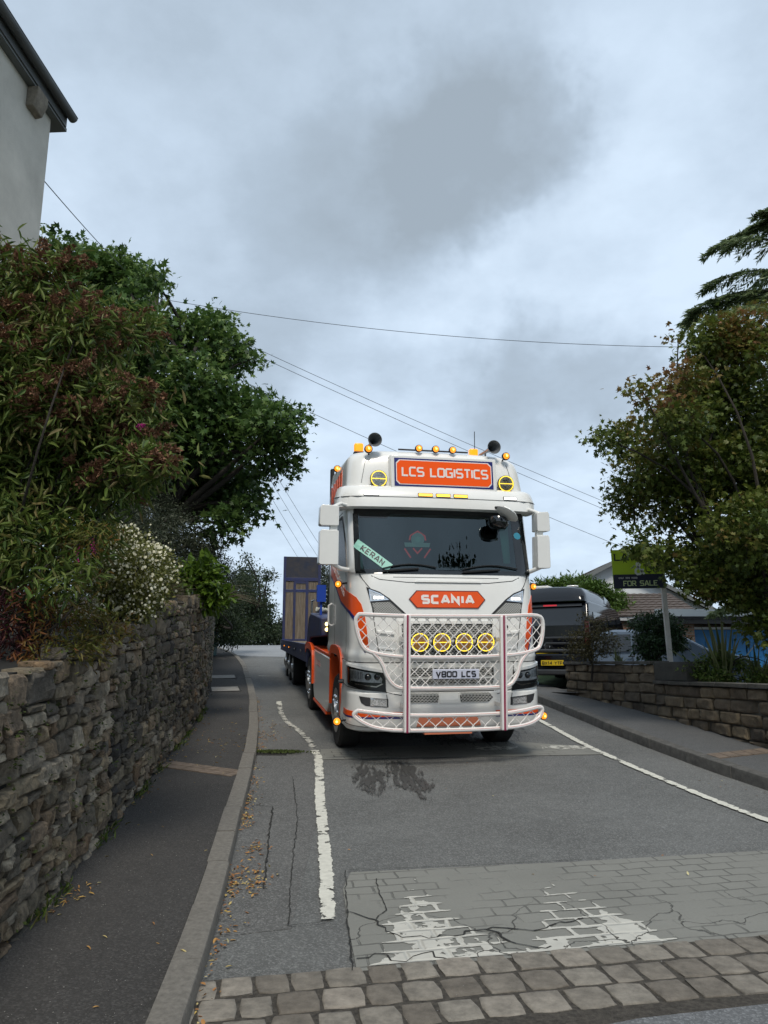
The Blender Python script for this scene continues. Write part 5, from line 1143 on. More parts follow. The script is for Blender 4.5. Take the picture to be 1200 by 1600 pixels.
B_BRN = [((3.79, 14.85, 2.09), (0.25, 0.25, 0.21)), ((4.07, 14.72, 2.26), (0.3, 0.3, 0.25)), ((4.35, 15.1, 2.03), (0.28, 0.28, 0.24)), ((3.94, 14.76, 1.9), (0.25, 0.25, 0.21)), ((3.68, 14.71, 1.84), (0.15, 0.15, 0.13)), ((3.93, 14.84, 2.52), (0.12, 0.12, 0.11))]
B_IVY = [((4.98, 14.65, 2.38), (0.2, 0.2, 0.17)), ((5.37, 14.7, 2.39), (0.25, 0.25, 0.21)), ((4.95, 14.45, 2.01), (0.22, 0.22, 0.18)), ((5.41, 14.53, 2.08), (0.27, 0.27, 0.23)), ((5.56, 14.41, 2.25), (0.12, 0.12, 0.1)), ((5.1, 14.58, 1.84), (0.19, 0.19, 0.17))]
B_LOW = [((4.82, 12.11, 1.55), (0.14, 0.14, 0.12)), ((5.08, 12.1, 1.65), (0.16, 0.16, 0.14)), ((5.36, 12.16, 1.7), (0.16, 0.16, 0.14)), ((5.63, 12.1, 1.6), (0.16, 0.16, 0.14)), ((5.89, 12.14, 1.48), (0.12, 0.12, 0.1))]
# ================================================================== WALLS
def top_l(y): return float(np.interp(y, [0,1,4.3,5.7,7.5,10,12.2,19,30,34], [1.25,1.35,1.63,1.80,2.08,2.45,2.78,3.30,4.2,4.5]))
M['drystone'] = mat('drystone', (.42,.42,.42), .9, col2=(1.4,1.34,1.24), vscale=16, bump=1, bscale=48,
                    attr=[(.036,.034,.033),(.082,.073,.060),(.20,.17,.12),(.11,.10,.086),(.29,.24,.165),(.19,.13,.08),(.25,.225,.185),(.38,.335,.265)])
M['wallgap'] = mat('wall_gap', (.008,.008,.007), 1)
wp = resample(WL, .1); wlen = [0]
for a, b in zip(wp[:-1], wp[1:]): wlen.append(wlen[-1]+(b-a).length)
def wpt(s, z, o):
    i = min(len(wp)-2, max(0, int(np.searchsorted(wlen, s))-1)); f = (s-wlen[i])/max(1e-6, wlen[i+1]-wlen[i]); p = wp[i].lerp(wp[i+1], f)
    t = (wp[min(len(wp)-1,i+3)]-wp[max(0,i-3)]).normalized(); return Vector((p.x+t.y*o, p.y-t.x*o, z))
def wy(s): return wpt(s,0,0).y
rnd = random.Random(12); mb = MB(); tones = []
def stone(s0, s1, z0, z1, tone, nu, nv, depth, f=wpt, gap=.0042, back=-.12, rough=1.0, round_=.32, skew=0):
    hs, hz = (s1-s0)/2-gap, (z1-z0)/2-gap; cs, cz = (s0+s1)/2, (z0+z1)/2
    if hs < .01 or hz < .008: return
    sd = rnd.uniform(0,999); tx, tz = rnd.uniform(-.12,.12), rnd.uniform(-.14,.08); r = min(hs, hz)*round_
    cc = [rnd.uniform(.86,1.0) for _ in range(4)]
    n0 = len(mb.v); vs = []
    for j in range(nv+1):
        for i in range(nu+1):
            a, b = -1+2*i/nu, -1+2*j/nv; a = math.copysign(abs(a)**.62, a); b = math.copysign(abs(b)**.62, b)
            edge = max(abs(a), abs(b))
            # corners pulled in, faces bulge
            ci = (0 if a < 0 else 1)+(0 if b < 0 else 2); pull = 1-(1-cc[ci])*abs(a*b)
            da = mnoise.noise(Vector((a*1.1+sd, b*1.1, 5)))*.16; db = mnoise.noise(Vector((a*1.1, b*1.1+sd, 9)))*.2
            u = cs+(a*pull+da*(.4 if abs(a)==1 else 1)*.5)*hs; v = cz+(b*pull+db*.35)*hz + skew*a*hs
            d = depth*(1-.22*abs(a)**6)*(1-.22*abs(b)**6)+tx*a*hs+tz*b*hz
            if edge > .999: d -= min(.014, r*.5)
            d += rough*(.010*round(2.2*mnoise.noise(Vector((u*6+sd, v*14, 2))))+.015*mnoise.noise(Vector((u*7+sd, v*9, 1)))+.016*mnoise.noise(Vector((u*19, v*25+sd, 3)))+.007*mnoise.noise(Vector((u*47, v*60, 7))))
            vs.append(f(u, v, d))
    w = nu+1; fs = [(j*w+i, j*w+i+1, (j+1)*w+i+1, (j+1)*w+i) for j in range(nv) for i in range(nu)]
    rim = [i for i in range(w)]+[j*w+nu for j in range(1,nv+1)]+[nv*w+i for i in range(nu-1,-1,-1)]+[j*w for j in range(nv-1,0,-1)]
    k = len(vs)
    for q in rim:
        j, i = divmod(q, w); u = cs+(-1+2*i/nu)*hs*.95; v = cz+(-1+2*j/nv)*hz*.95+skew*(-1+2*i/nu)*hs; vs.append(f(u, v, back))
    m_ = len(rim); fs += [(rim[q], k+q, k+(q+1)%m_, rim[(q+1)%m_]) for q in range(m_)]
    mb.add(vs, fs); tones.extend([tone]*len(vs))
def seam_noise(s, k): return .045*mnoise.noise(Vector((s*.9, k*3.7, 2)))+.02*mnoise.noise(Vector((s*3, k*1.7, 8)))
Z = -.1; k = 0
smax = wlen[-1]
rows = []
while Z < 2.5: h = rnd.choice([.075,.09,.11,.14,.19]); rows.append((Z, Z+h)); Z += h
for k, (v0, v1) in enumerate(rows):
    s = .5+rnd.uniform(0,.3)
    while s < smax-.3:
        y = wy(s); base = gz(*wpt(s,0,0)[:2])+.1; Htop = top_l(y)-base
        if v0 > Htop-.04: s += .3; continue
        h = v1-v0; far = y > 13; w_ = rnd.uniform(.9,2.5)*h*(1.0 if not far else 1.25)+.07
        L0 = base+v0+seam_noise(s+w_/2, k)+rnd.uniform(-.012,.012); L1 = base+v1+seam_noise(s+w_/2, k+1)+rnd.uniform(-.012,.012)
        if v1 > Htop-.1: L1 = base+Htop+rnd.uniform(-.05,.06)
        near = y < 7.5; res = (9,7) if near else ((6,5) if y < 12 else (3,3))
        sk = (gz(*wpt(s+w_,0,0)[:2])-gz(*wpt(s,0,0)[:2]))/max(.05,w_)
        soot = mnoise.noise(Vector((s*.28, (v0)*.7, 4)))
        def tn():
            t = rnd.betavariate(2.0,2.0)
            if soot > .05 and y > 6.5: t *= .42
            return min(1, t+ (.12 if y < 6.5 else 0))
        r_ = rnd.random()
        if r_ < .38 and h > .12:
            n_ = 2 if h < .19 else rnd.choice([2,3]); cuts = sorted([rnd.uniform(.25,.75)]) if n_ == 2 else [rnd.uniform(.26,.4), rnd.uniform(.6,.74)]
            zz = [L0]+[L0+(L1-L0)*c_ for c_ in cuts]+[L1]
            for q in range(n_):
                if rnd.random() < .4 and w_ > .2:
                    m2 = s+w_*rnd.uniform(.35,.65); stone(s, m2, zz[q], zz[q+1], tn(), max(3,res[0]-3), max(3,res[1]-3), rnd.uniform(.01,.06), skew=sk); stone(m2, s+w_, zz[q], zz[q+1], tn(), max(3,res[0]-3), max(3,res[1]-3), rnd.uniform(.01,.06), skew=sk)
                else: stone(s, s+w_, zz[q], zz[q+1], tn(), res[0], max(3,res[1]-3), rnd.uniform(.01,.045), skew=sk)
        elif r_ < .46 and w_ > .2:
            m2 = s+w_*rnd.uniform(.3,.7); stone(s, m2, L0, L1, tn(), max(3,res[0]-3), res[1], rnd.uniform(.01,.05), skew=sk)
            mz = (L0+L1)/2; stone(m2, s+w_, L0, mz, tn(), max(3,res[0]-3), max(3,res[1]-2), rnd.uniform(.01,.05), skew=sk); stone(m2, s+w_, mz, L1, tn(), max(3,res[0]-3), max(3,res[1]-2), rnd.uniform(.01,.05), skew=sk)
        else: stone(s, s+w_, L0, L1, tn(), *res, rnd.uniform(.01,.055), skew=sk)
        s += w_
swe = tag(empty('stone_wall', (-2.3,6.4,gz(-2.3,6.4)+.1)), 'dry stone retaining wall of rough brown and grey stones beside the left pavement', 'wall')
o = mb.build('stones', M['drystone'], None, smooth=28); a = o.data.attributes.new('tone','FLOAT','POINT'); a.data.foreach_set('value', tones)
def adopt(o, p): o.parent = p; o.matrix_parent_inverse = Matrix.Translation(-p.location); return o
adopt(o, swe)
# hearting behind the faces and a rough top
mb = MB(); N = 130; vs = []
for i in range(N):
    s = .3+(smax-.5)*i/(N-1); y = wy(s); g = gz(*wpt(s,0,0)[:2]); tp = top_l(y)-.06
    vs += [tuple(wpt(s, g-.1, -.035)), tuple(wpt(s, tp, -.035)), tuple(wpt(s, tp-.02, -.42))]
mb.add(vs, [(i*3+j, i*3+j+1, (i+1)*3+j+1, (i+1)*3+j) for i in range(N-1) for j in range(2)])
adopt(mb.build('hearting', M['wallgap']), swe)
# raised garden ground behind it
mb = MB(); vs = []; N = 60; K = 8
for i in range(N):
    s = .3+(smax-.5)*i/(N-1); a = wpt(s, 0, -.3)
    for j in range(K+1):
        f = j/K; x = a.x+(-34-a.x)*f**1.5; z = top_l(a.y)-.10+.12*mnoise.noise(Vector((x,a.y,0))); vs.append((x, a.y-(0 if i else 6), z))
mb.add(vs, [(i*(K+1)+j, i*(K+1)+j+1, (i+1)*(K+1)+j+1, (i+1)*(K+1)+j) for i in range(N-1) for j in range(K)])
tag(mb.build('garden_bank', M['soil'], smooth=True), kind='structure')

# right block wall
def path_fn(P):
    P = resample(P, .1); L = [0]
    for a, b in zip(P[:-1], P[1:]): L.append(L[-1]+(b-a).length)
    def f(s, z, o):
        i = min(len(P)-2, max(0, int(np.searchsorted(L, s))-1)); q = (s-L[i])/max(1e-6, L[i+1]-L[i]); p = P[i].lerp(P[i+1], q)
        t = (P[min(len(P)-1,i+3)]-P[max(0,i-3)]).normalized(); return Vector((p.x-t.y*o, p.y+t.x*o, z))
    return f, L[-1]
rf, rl = path_fn(WR)
S_STEP = min((abs(rf(s,0,0).y-13.0), s) for s in np.arange(0, rl, .05))[1]; S_PIER = min((abs(rf(s,0,0).y-12.0), s) for s in np.arange(0, rl, .05))[1]
M['block'] = mat('sandstone_block', (.55,.55,.55), .9, col2=(1.2,1.17,1.12), vscale=7, bump=.8, bscale=24, attr=[(.065,.053,.040),(.15,.118,.078),(.10,.080,.058),(.22,.172,.110),(.080,.066,.050),(.26,.205,.135)])
M['coping'] = mat('coping_stone', (.085,.080,.068), .9, var=.4, vscale=5, bump=.6, bscale=30)
M['render_dark'] = mat('dark_render', (.052,.050,.042), .9, var=.2, vscale=5, bump=.3)
bwe = tag(empty('block_wall', (4.97,10.1,gz(4.97,10.1)+.12)), 'low garden wall of brown sandstone blocks with flat coping on the right pavement', 'wall')
mb = MB(); tones = []; rnd = random.Random(5)
ft = lambda s: (1.62 if s > S_STEP else 1.30)
for k in range(-4, 9):
    s = rnd.uniform(0,.2)
    while s < rl-.05:
        w_ = rnd.uniform(.30,.62); e = min(s+w_, rl)
        if s < S_STEP < e: e = S_STEP
        sink = .26*mnoise.noise(Vector((s*.35,0,1)))*.4
        z0 = .62+.165*k*1.03+.01*math.sin(s*2+k); z1 = z0+.17
        g = gz(*rf((s+e)/2,0,0)[:2])+.10
        tp = ft((s+e)/2)
        if z0 < tp-.03 and z1 > g-.05:
            z1 = min(z1, tp)
            stone(s, e, max(z0,g-.1), z1, rnd.betavariate(1.6,1.6), 9, 6, rnd.uniform(.0,.03), f=rf, gap=.005, rough=.8, round_=.35)
        s = e
o = mb.build('blocks', M['block'], None, smooth=50); a = o.data.attributes.new('tone','FLOAT','POINT'); a.data.foreach_set('value', tones); adopt(o, bwe)
mb = MB(); vs = []; N = 60
for i in range(N):
    s = rl*i/(N-1); g = gz(*rf(s,0,0)[:2]); vs += [tuple(rf(s,g-.1,-.03)), tuple(rf(s,ft(s)-.01,-.03)), tuple(rf(s,ft(s)-.01,-.26)), tuple(rf(s,g-.1,-.26))]
mb.add(vs, [(i*4+j, i*4+j+1, (i+1)*4+j+1, (i+1)*4+j) for i in range(N-1) for j in range(3)]+[((N-1)*4,(N-1)*4+1,(N-1)*4+2,(N-1)*4+3)]); adopt(mb.build('mortar', M['coping']), bwe)
mb = MB()
def cope(sa, sb, z, th=.055, o0=.05, o1=-.30):
    s = sa
    while s < sb-.02:
        e = min(s+rnd.uniform(.5,.8), sb); q = [rf(s+.004,0,o0), rf(e-.004,0,o0), rf(e-.004,0,o1), rf(s+.004,0,o1)]; dz = rnd.uniform(-.004,.004)
        mb.add([(p.x,p.y,z+dz) for p in q]+[(p.x,p.y,z+th+dz) for p in q], [(0,1,2,3),(4,5,6,7)]+[(i,(i+1)%4,4+(i+1)%4,4+i) for i in range(4)]); s = e
cope(0, S_STEP-.02, 1.303); cope(S_STEP, rl+.03, 1.623)
adopt(mb.build('coping', M['coping'], bevel=.006), bwe)
q0, q1, q2, q3 = rf(S_PIER,0,.0), rf(S_STEP-.005,0,.0), rf(S_STEP-.005,0,-.40), rf(S_PIER,0,-.40)
mb = MB().add([(p.x,p.y,1.362) for p in (q0,q1,q2,q3)]+[(p.x,p.y,1.66) for p in (q0,q1,q2,q3)], [(0,1,2,3),(4,5,6,7)]+[(i,(i+1)%4,4+(i+1)%4,4+i) for i in range(4)])
adopt(mb.build('rendered_pier', M['render_dark'], bevel=.008), bwe)
# beds and drive on the right
mb = MB(); vs = []; N = 40
for i in range(N):
    s = rl*i/(N-1); z = ft(s)-.08
    for o_ in (-.24,-.7,-1.3): p = rf(s,0,o_); vs.append((p.x,p.y,z+.05*mnoise.noise(Vector((p.x*3,p.y*3,0)))-(0 if o_ > -1.2 else .3)))
mb.add(vs, [(i*3+j, i*3+j+1, (i+1)*3+j+1, (i+1)*3+j) for i in range(N-1) for j in range(2)]); tag(mb.build('garden_bed', M['soil'], smooth=True), kind='structure')
mb = MB(); mb.add([(3.5,16.15,1.06),(5.3,13.2,1.10),(6.2,9,1.10),(30,9,1.10),(30,34,1.10),(2.3,34,1.10),(2.9,21,1.10)], [tuple(range(7))]); mb.add([(3.5,16.15,1.0),(3.5,16.15,1.06),(2.9,21,1.10),(2.9,21,1.0)],[(0,1,2,3)]); tag(mb.build('driveway', M['drive']), kind='structure')

# ================================================================== HOUSES
M['render'] = mat('white_render', (.56,.53,.47), .9, var=.16, vscale=1.1, bump=.35, bscale=60)
M['slate'] = mat('roof_slate', (.05,.05,.055), .8, var=.3, vscale=5, bump=.4)
M['fascia'] = mat('grey_fascia', (.085,.09,.092), .5, var=.15, vscale=3)
M['soffit'] = mat('soffit_board', (.14,.15,.15), .7)
M['corbel'] = mat('stone_corbel', (.22,.19,.15), .9, var=.3, vscale=9, bump=.5)
h = tag(empty('house', (-4.53,9.0,1.8), rad(-3)), 'white rendered house wall with a grey gutter and stone corbel above the shrubs', 'house')
HB = lambda c, d: MB().box(c, d)
HB((-4.0,-6.0,3.30),(8.0,12.0,7.54)).build('wall', M['render'], h)
HB((-4.0,-5.9,7.10),(8.2,12.3,.05)).build('soffit', M['soffit'], h)
mb = MB(); mb.prism([(.09,7.13),(.09,7.30),(-3.9,10.1),(-8.1,7.30),(-8.1,7.13)], lambda u, v, d: (u,d,v), -12.2, .22); mb.build('roof', M['slate'], h)
HB((.105,-5.95,7.19),(.03,12.3,.17)).build('fascia', M['fascia'], h, bevel=.004)
mb = MB(); G = [(.12+.065+.065*math.cos(a_), 7.27+.065*math.sin(a_)) for a_ in [PI+PI*i/8 for i in range(9)]]+[(.25,7.285),(.256,7.275)]; mb.prism(G, lambda u, v, d: (u,d,v), -12.2, .24); mb.build('gutter', M['fascia'], h)
mb = MB(); mb.prism([(.0,7.07),(.15,7.07),(.15,6.95),(.09,6.80),(.0,6.78)], lambda u, v, d: (u,d,v), -.62, -.36); mb.build('corbel', M['corbel'], h, bevel=.012)
# bungalow on the right
M['tile'] = mat('brown_roof_tile', (.085,.066,.056), .85, var=.3, vscale=7, bump=.6, bscale=20)
M['whitewall'] = mat('white_wall', (.62,.64,.66), .8, var=.04, vscale=2)
def tileroof(P, Q, nm, parent, rows=10, m=None, th=.05):
    """P: lower edge (2 pts), Q: upper edge; stepped courses with pantile rolls"""
    a, b, c, d = Vector(P[0]), Vector(P[1]), Vector(Q[1]), Vector(Q[0]); n = (b-a).cross(d-a).normalized()
    if n.z < 0: n = -n
    mb = MB(); nx = max(4, int((b-a).length/.10))
    for r in range(rows):
        f0, f1 = r/rows, (r+1)/rows; L0, R0, L1, R1 = a.lerp(d,f0), b.lerp(c,f0), a.lerp(d,f1), b.lerp(c,f1); vs = []
        for i in range(nx+1):
            w_ = .018*abs(math.sin(i*PI/2)); vs += [L0.lerp(R0,i/nx)+n*(th+w_), L1.lerp(R1,i/nx)+n*(th*.4+w_), L0.lerp(R0,i/nx)+n*(th*.2)]
        mb.add(vs, [(i*3,i*3+1,(i+1)*3+1,(i+1)*3) for i in range(nx)]+[(i*3,(i+1)*3,(i+1)*3+2,i*3+2) for i in range(nx)])
    return adopt(mb.build(nm, m or M['tile']), parent)
b = tag(empty('bungalow', (8,29,1.1)), 'white gabled bungalow with brown tiled roofs behind the for sale sign', 'bungalow')
ax, az = 8.0, 5.15; xe0, xe1, ze = 3.9, 11.9, 3.15
mb = MB(); mb.add([(x,y,z) for y in (26,34) for x,z in ((xe0+.2,1),(xe0+.2,ze),(ax,az-.05),(xe1-.2,ze),(xe1-.2,1))], [(0,1,2,3,4),(5,6,7,8,9),(0,1,6,5),(3,4,9,8)]); adopt(mb.build('wall', M['whitewall']), b)
tileroof([(xe0,25.7,ze-.05),(xe0,34.2,ze-.05)], [(ax,25.7,az),(ax,34.2,az)], 'roof', b); tileroof([(xe1,25.7,ze-.05),(xe1,34.2,ze-.05)], [(ax,25.7,az),(ax,34.2,az)], 'roof', b)
mb = MB()
for x0, x1 in ((xe0,ax),(xe1,ax)):
    mb.add([(x,y,z) for y in (25.66,25.72) for x,z in ((x0,ze-.16),(x1,az-.10),(x1,az+.05),(x0,ze-.01))], [(0,1,2,3),(4,5,6,7)]+[(i,(i+1)%4,4+(i+1)%4,4+i) for i in range(4)])
adopt(mb.build('bargeboard', M['soffit']), b)
tileroof([(6.3,22.2,2.98),(9.1,21.6,2.98)], [(6.6,25.6,3.95),(9.6,25.4,3.95)], 'porch_roof', b, 9)
mb = MB().box((7.7,21.95,2.93),(2.9,.05,.10), rz=-.21); adopt(mb.build('gutter', mat('white_gutter',(.45,.46,.47),.4)), b)
M['brick'] = mat('brick_dummy', (.2,.12,.08), .9)
_m = M['brick']; _t = _m.node_tree; _br = _t.nodes.new('ShaderNodeTexBrick'); _br.inputs['Scale'].default_value = 1; _br.inputs['Brick Width'].default_value = .225; _br.inputs['Row Height'].default_value = .075; _br.inputs['Mortar Size'].default_value = .008
_br.inputs['Color1'].default_value = (.20,.105,.066,1); _br.inputs['Color2'].default_value = (.30,.19,.12,1); _br.inputs['Mortar'].default_value = (.26,.24,.21,1)
_mp = _t.nodes.new('ShaderNodeMapping'); _mp.inputs['Rotation'].default_value = (PI/2,0,0); _t.links.new(_t.nodes.new('ShaderNodeTexCoord').outputs['Object'], _mp.inputs[0]); _t.links.new(_mp.outputs[0], _br.inputs[0]); _t.links.new(_br.outputs[0], _t.nodes['Principled BSDF'].inputs['Base Color'])
mb = MB().box((7.7,23.6,2.0),(2.6,3.0,1.85), rz=-.21); adopt(mb.build('brick_porch', M['brick']), b)
# flat-roofed garage with blue doors
g = tag(empty('garage', (10,22,1.1)), 'flat roofed brick garage with blue panelled doors behind the spiky plants', 'garage')
for x0, x1, z0, z1, nm in ((7.35,8.15,1.0,2.78,'brick_pier'),(11.2,11.8,1.0,2.78,'brick_pier')): adopt(MB().box(((x0+x1)/2,20.7,(z0+z1)/2),(x1-x0,1.3,z1-z0)).build(nm, M['brick']), g)
adopt(MB().box((9.6,22.6,1.9),(4.3,2.6,1.76)).build('wall', M['brick']), g)
adopt(MB().box((9.7,21.9,2.86),(5.2,4.2,.12)).build('roof', M['slate']), g)
adopt(MB().box((9.7,19.78,2.95),(5.3,.05,.19)).build('fascia', mat('pale_fascia',(.36,.41,.44),.5)), g)
adopt(MB().box((9.7,19.9,2.75),(5.1,.1,.16)).build('dark_soffit', M['black']), g)
adopt(MB().box((9.68,20.42,2.58),(3.06,.06,.06)).build('lintel', mat('white_trim',(.62,.62,.62),.5)), g)
M['bluedoor'] = mat('blue_door', (.014,.17,.42), .5, var=.1, vscale=3)
for x0 in (8.17,9.69):
    d_ = adopt(MB().box((x0+.75,20.5,1.82),(1.48,.05,1.44)).build('door', M['bluedoor']), g)
    mb = MB()
    for q in range(4):
        for z0, z1 in ((1.2,1.75),(1.83,2.30)): mb.box((x0+.21+q*.36,20.468,(z0+z1)/2),(.29,.02,z1-z0))
    mb.box((x0+.75,20.46,2.42),(1.46,.03,.08)); adopt(mb.build('panels', M['bluedoor'], bevel=.006), d_)
adopt(MB().box((7.62,19.99,2.25),(.16,.08,.26)).build('meter_vent', mat('white_trim',(.55,.55,.53),.5)), g)

# ================================================================== VEHICLES
def vehicle(name, loc, rz, label, cat, prof_, W2, m, glassy, tumble=.10, zt=1.0, wheels=((.8,),(3.6,)), wr=.32):
    e = tag(empty(name, loc, rz), label, cat)
    def body(P, w0, nm, mm, tb, bev=.05):
        mb = MB(); n = len(P); inset = lambda z: max(0, (z-zt))*tb
        mb.add([(-(w0-inset(z)), y, z) for y, z in P]+[((w0-inset(z)), y, z) for y, z in P], [tuple(range(n)), tuple(range(2*n-1,n-1,-1))]+[(i,n+i,n+(i+1)%n,(i+1)%n) for i in range(n)])
        return mb.build(nm, mm, e, bevel=bev, seg=3)
    bd_ = body(prof_, W2, 'body', m, tumble)
    for y in wheels:
        for s in (-1,1): wheel(s*(W2-.11), y[0], wr, wr, .2, e, False)
    for P in glassy:   # side panes (y,z)
        for s in (-1,1):
            MB().prism(P, lambda u, v, d: (s*(W2-max(0,(v-zt))*tumble+d), u, v), -.01, .006).build('side_window', M['blackg'], e)
    return e
M['vanblack'] = mat('black_car_paint', (.004,.005,.008), .07, spec=.5)
M['vangrey'] = mat('dark_grey_plastic', (.035,.038,.042), .35, coat=.2)
van = vehicle('camper_van', (3.76,17.45,1.10), rad(-28), 'black camper van with a raised pod roof parked on the driveway', 'van',
    [(.02,.35),(.0,.95),(.10,1.45),(.28,1.92),(.55,1.97),(3.4,1.97),(3.75,1.85),(4.35,1.25),(4.95,1.05),(5.0,.4),(4.7,.28),(.3,.28)], .95, M['vanblack'],
    [[(.55,1.15),(2.0,1.15),(2.0,1.72),(.65,1.72)],[(2.15,1.15),(3.1,1.15),(3.1,1.72),(2.15,1.72)],[(3.2,1.15),(3.95,1.15),(3.55,1.72),(3.2,1.72)]], wheels=((.95,),(4.0,)))
rfn = lambda u, v, o: (u, float(np.interp(v,[.35,.95,1.45,1.92],[.02,0,.10,.28]))-o, v)
w_ = patch([(-.80,1.08),(.80,1.08),(.72,1.78),(-.72,1.78)], rfn, .008, 0, .1).build('rear_window', M['blackg'], van)
patch([(-.74,1.84),(.74,1.84),(.72,1.90),(-.72,1.90)], rfn, .05, 0, .2).build('rear_spoiler', M['vangrey'], van)
patch([(-.16,1.85),(.16,1.85),(.16,1.885),(-.16,1.885)], rfn, .055, .04, .2).build('brake_light', mat('red_strip',(.45,.02,.03),.3,emit=(.8,.03,.05),es=.25), van)
MB().lathe([(.075,0),(.075,.012),(.06,.016)], rfn(-.05,.93,0.0), (0,-1,0), 24).build('round_emblem', M['chrome'], van)
MB().lathe([(.058,0),(.058,.004)], rfn(-.05,.93,.016), (0,-1,0), 24).build('emblem_centre', M['vangrey'], van)
pl_ = patch([(-.30,.66),(.22,.66),(.22,.78),(-.30,.78)], rfn, .02, 0, 1).build('number_plate', mat('yellow_plate',(.60,.42,.02),.4), van)
text(MB(), 'DG64', -.10, .68, .08, .014, rfn, .024, .019, total=.28).build('characters', M['letter_k'], pl_)
mb = MB(); patch([(-.95,.30),(.95,.30),(.95,.55),(-.95,.55)], rfn, .08, 0, .2, mb); mb.build('bumper', M['vangrey'], van, bevel=.03)
for s in (-1,1): patch([(s*.82,.95),(s*.93,.95),(s*.90,1.5),(s*.80,1.5)], rfn, .02, 0, .2).build('tail_lamp', mat('tail_red',(.06,.004,.004),.2), van)
# pod roof
mb = MB(); N = 22; vs = []
for i in range(N):
    y = .15+3.75*i/(N-1); f = i/(N-1); h_ = .34*min(1,(f/.06)**.5)*(1-max(0,(f-.45)/.55)**1.7*.86)+.02; wd = .80*(1-.25*max(0,(f-.6)/.4)**2)
    for (a_, b_) in ((-1,0),(-.97,.5),(-.86,.88),(-.5,1),(0,1.03),(.5,1),(.86,.88),(.97,.5),(1,0)): vs.append((a_*wd, y, 1.95+h_*b_))
mb.add(vs, [(i*9+j,i*9+j+1,(i+1)*9+j+1,(i+1)*9+j) for i in range(N-1) for j in range(8)]+[tuple(range(9)), tuple((N-1)*9+j for j in range(9))])
pod = mb.build('pod_roof', mat('pod_grey',(.010,.012,.016),.10,spec=.5), van, smooth=60)
MB().prism([(2.35,2.03),(3.3,2.0),(3.05,2.14),(2.5,2.22)], lambda u, v, d: (.80-.06*(v-1.95)*3+d-.03*(max(0,u-2.4)), u, v), -.02, .012).build('pod_window', M['blackg'], pod)
MB().box((-.35,.85,2.34),(.45,.5,.07)).build('roof_vent', M['white'], pod, bevel=.02)
MB().lathe([(.05,0),(.05,.05),(.14,.06),(.13,.085),(.001,.09)], (.35,1.0,2.30), (0,0,1), 24).build('roof_dome', M['white'], pod, smooth=40)
# rear storage box with its own plate
e = tag(empty('storage_box', (0,0,0)), 'black towbar mounted storage box with yellow plate behind the camper van', 'storage box')
e.matrix_world = van.matrix_world.copy(); e.matrix_world = Matrix.Translation((3.76,17.45,1.10)) @ Matrix.Rotation(rad(-28),4,'Z') @ Matrix.Translation((.38,-.30,0))
MB().box((0,0,.62),(1.15,.42,.28)).build('box_body', M['vanblack'], e, bevel=.05, seg=3)
MB().box((0,0,.82),(1.1,.38,.08)).build('lid', M['vangrey'], e, bevel=.03)
for z in (.98,1.10): MB().box((.05,.02,z),(.8,.30,.05)).build('rack_bar', M['vangrey'], e, bevel=.015)
MB().box((0,-.02,.36),(1.2,.42,.12)).build('light_board', M['vangrey'], e, bevel=.03)
p = MB().box((-.18,-.22,.56),(.50,.012,.115)).build('number_plate', M['yplate'] if 'yplate' in M else bpy.data.materials['yellow_plate'], e)
text(MB(), 'BX14 YTF', -.40, .515, .075, .013, lambda u, v, o: (u,-.226-o,v), .003, -.001, total=.44, gap=.2).build('characters', M['letter_k'], p)
car = vehicle('hatchback_car', (4.75,17.95,.98), rad(-110), 'silver blue hatchback car parked side on in front of the garage', 'car',
    [(.03,.35),(.0,.75),(.12,1.05),(.42,1.42),(.75,1.48),(1.9,1.47),(2.25,1.38),(3.0,.98),(3.75,.85),(4.0,.62),(4.0,.35),(3.7,.22),(.3,.22)], .85, mat('silver_blue_paint',(.13,.175,.24),.3,.3,coat=.35),
    [[(.22,1.04),(.45,1.33),(.85,1.37),(1.15,1.37),(1.15,.98),(.5,.96)],[(1.22,.97),(1.22,1.37),(1.85,1.36),(2.15,1.28),(2.55,1.0)]], tumble=.28, zt=.9, wheels=((.7,),(3.2,)))
wf = lambda u, v, o: (u, 2.25+(1.38-v)*1.875+o*.5, v+o)
car.scale = (.95,.88,.95)
patch([(-.62,1.02),(.62,1.02),(.55,1.34),(-.55,1.34)], wf, .012, 0, .2).build('windscreen', mat('pale_glass',(.30,.42,.42),.08,coat=.5), car)
for s in (-1,1):
    MB().box((s*.86,1.15,.86),(.03,.16,.025)).build('door_handle', M['black'], car); MB().box((s*.93,2.35,1.02),(.12,.08,.1)).build('door_mirror', M['black'], car, bevel=.02)
    strip(MB(), [(1.18,.30),(1.18,.95)], .012, lambda u, v, o: (s*(.85+o), u, v), .004, -.002).build('door_gap', M['black'], car)

# ================================================================== SIGN, POLE, WIRES
e = tag(empty('estate_agent_sign', (5.04,13.5,1.3)), 'green and black FOR SALE board on a white post behind the garden wall', 'sign')
e.rotation_euler = (0, rad(-1.2), 0)
MB().box((0,.03,1.05),(.085,.06,2.75)).build('post', mat('weathered_white_post',(.52,.50,.46),.7,var=.12,vscale=8,bump=.3), e, bevel=.006)
fs_ = lambda u, v, o: (u-.90, -.02-o, v+1.66)
bo = patch([(0,0),(.93,0),(.93,.70),(0,.70)], fs_, .0, -.016, 1).build('board', mat('lime_green',(.30,.43,.015),.5,emit=None), e)
patch([(0.002,.002),(.928,.002),(.928,.255),(.002,.255)], fs_, .003, .0005, 1).build('black_band', mat('board_navy',(.010,.012,.03),.5), bo)
text(MB(), 'LAWLER', .055, .50, .135, .024, fs_, .004, .001, total=.80, gap=.2, serif=.02).build('lettering', M['letter_k'], bo)
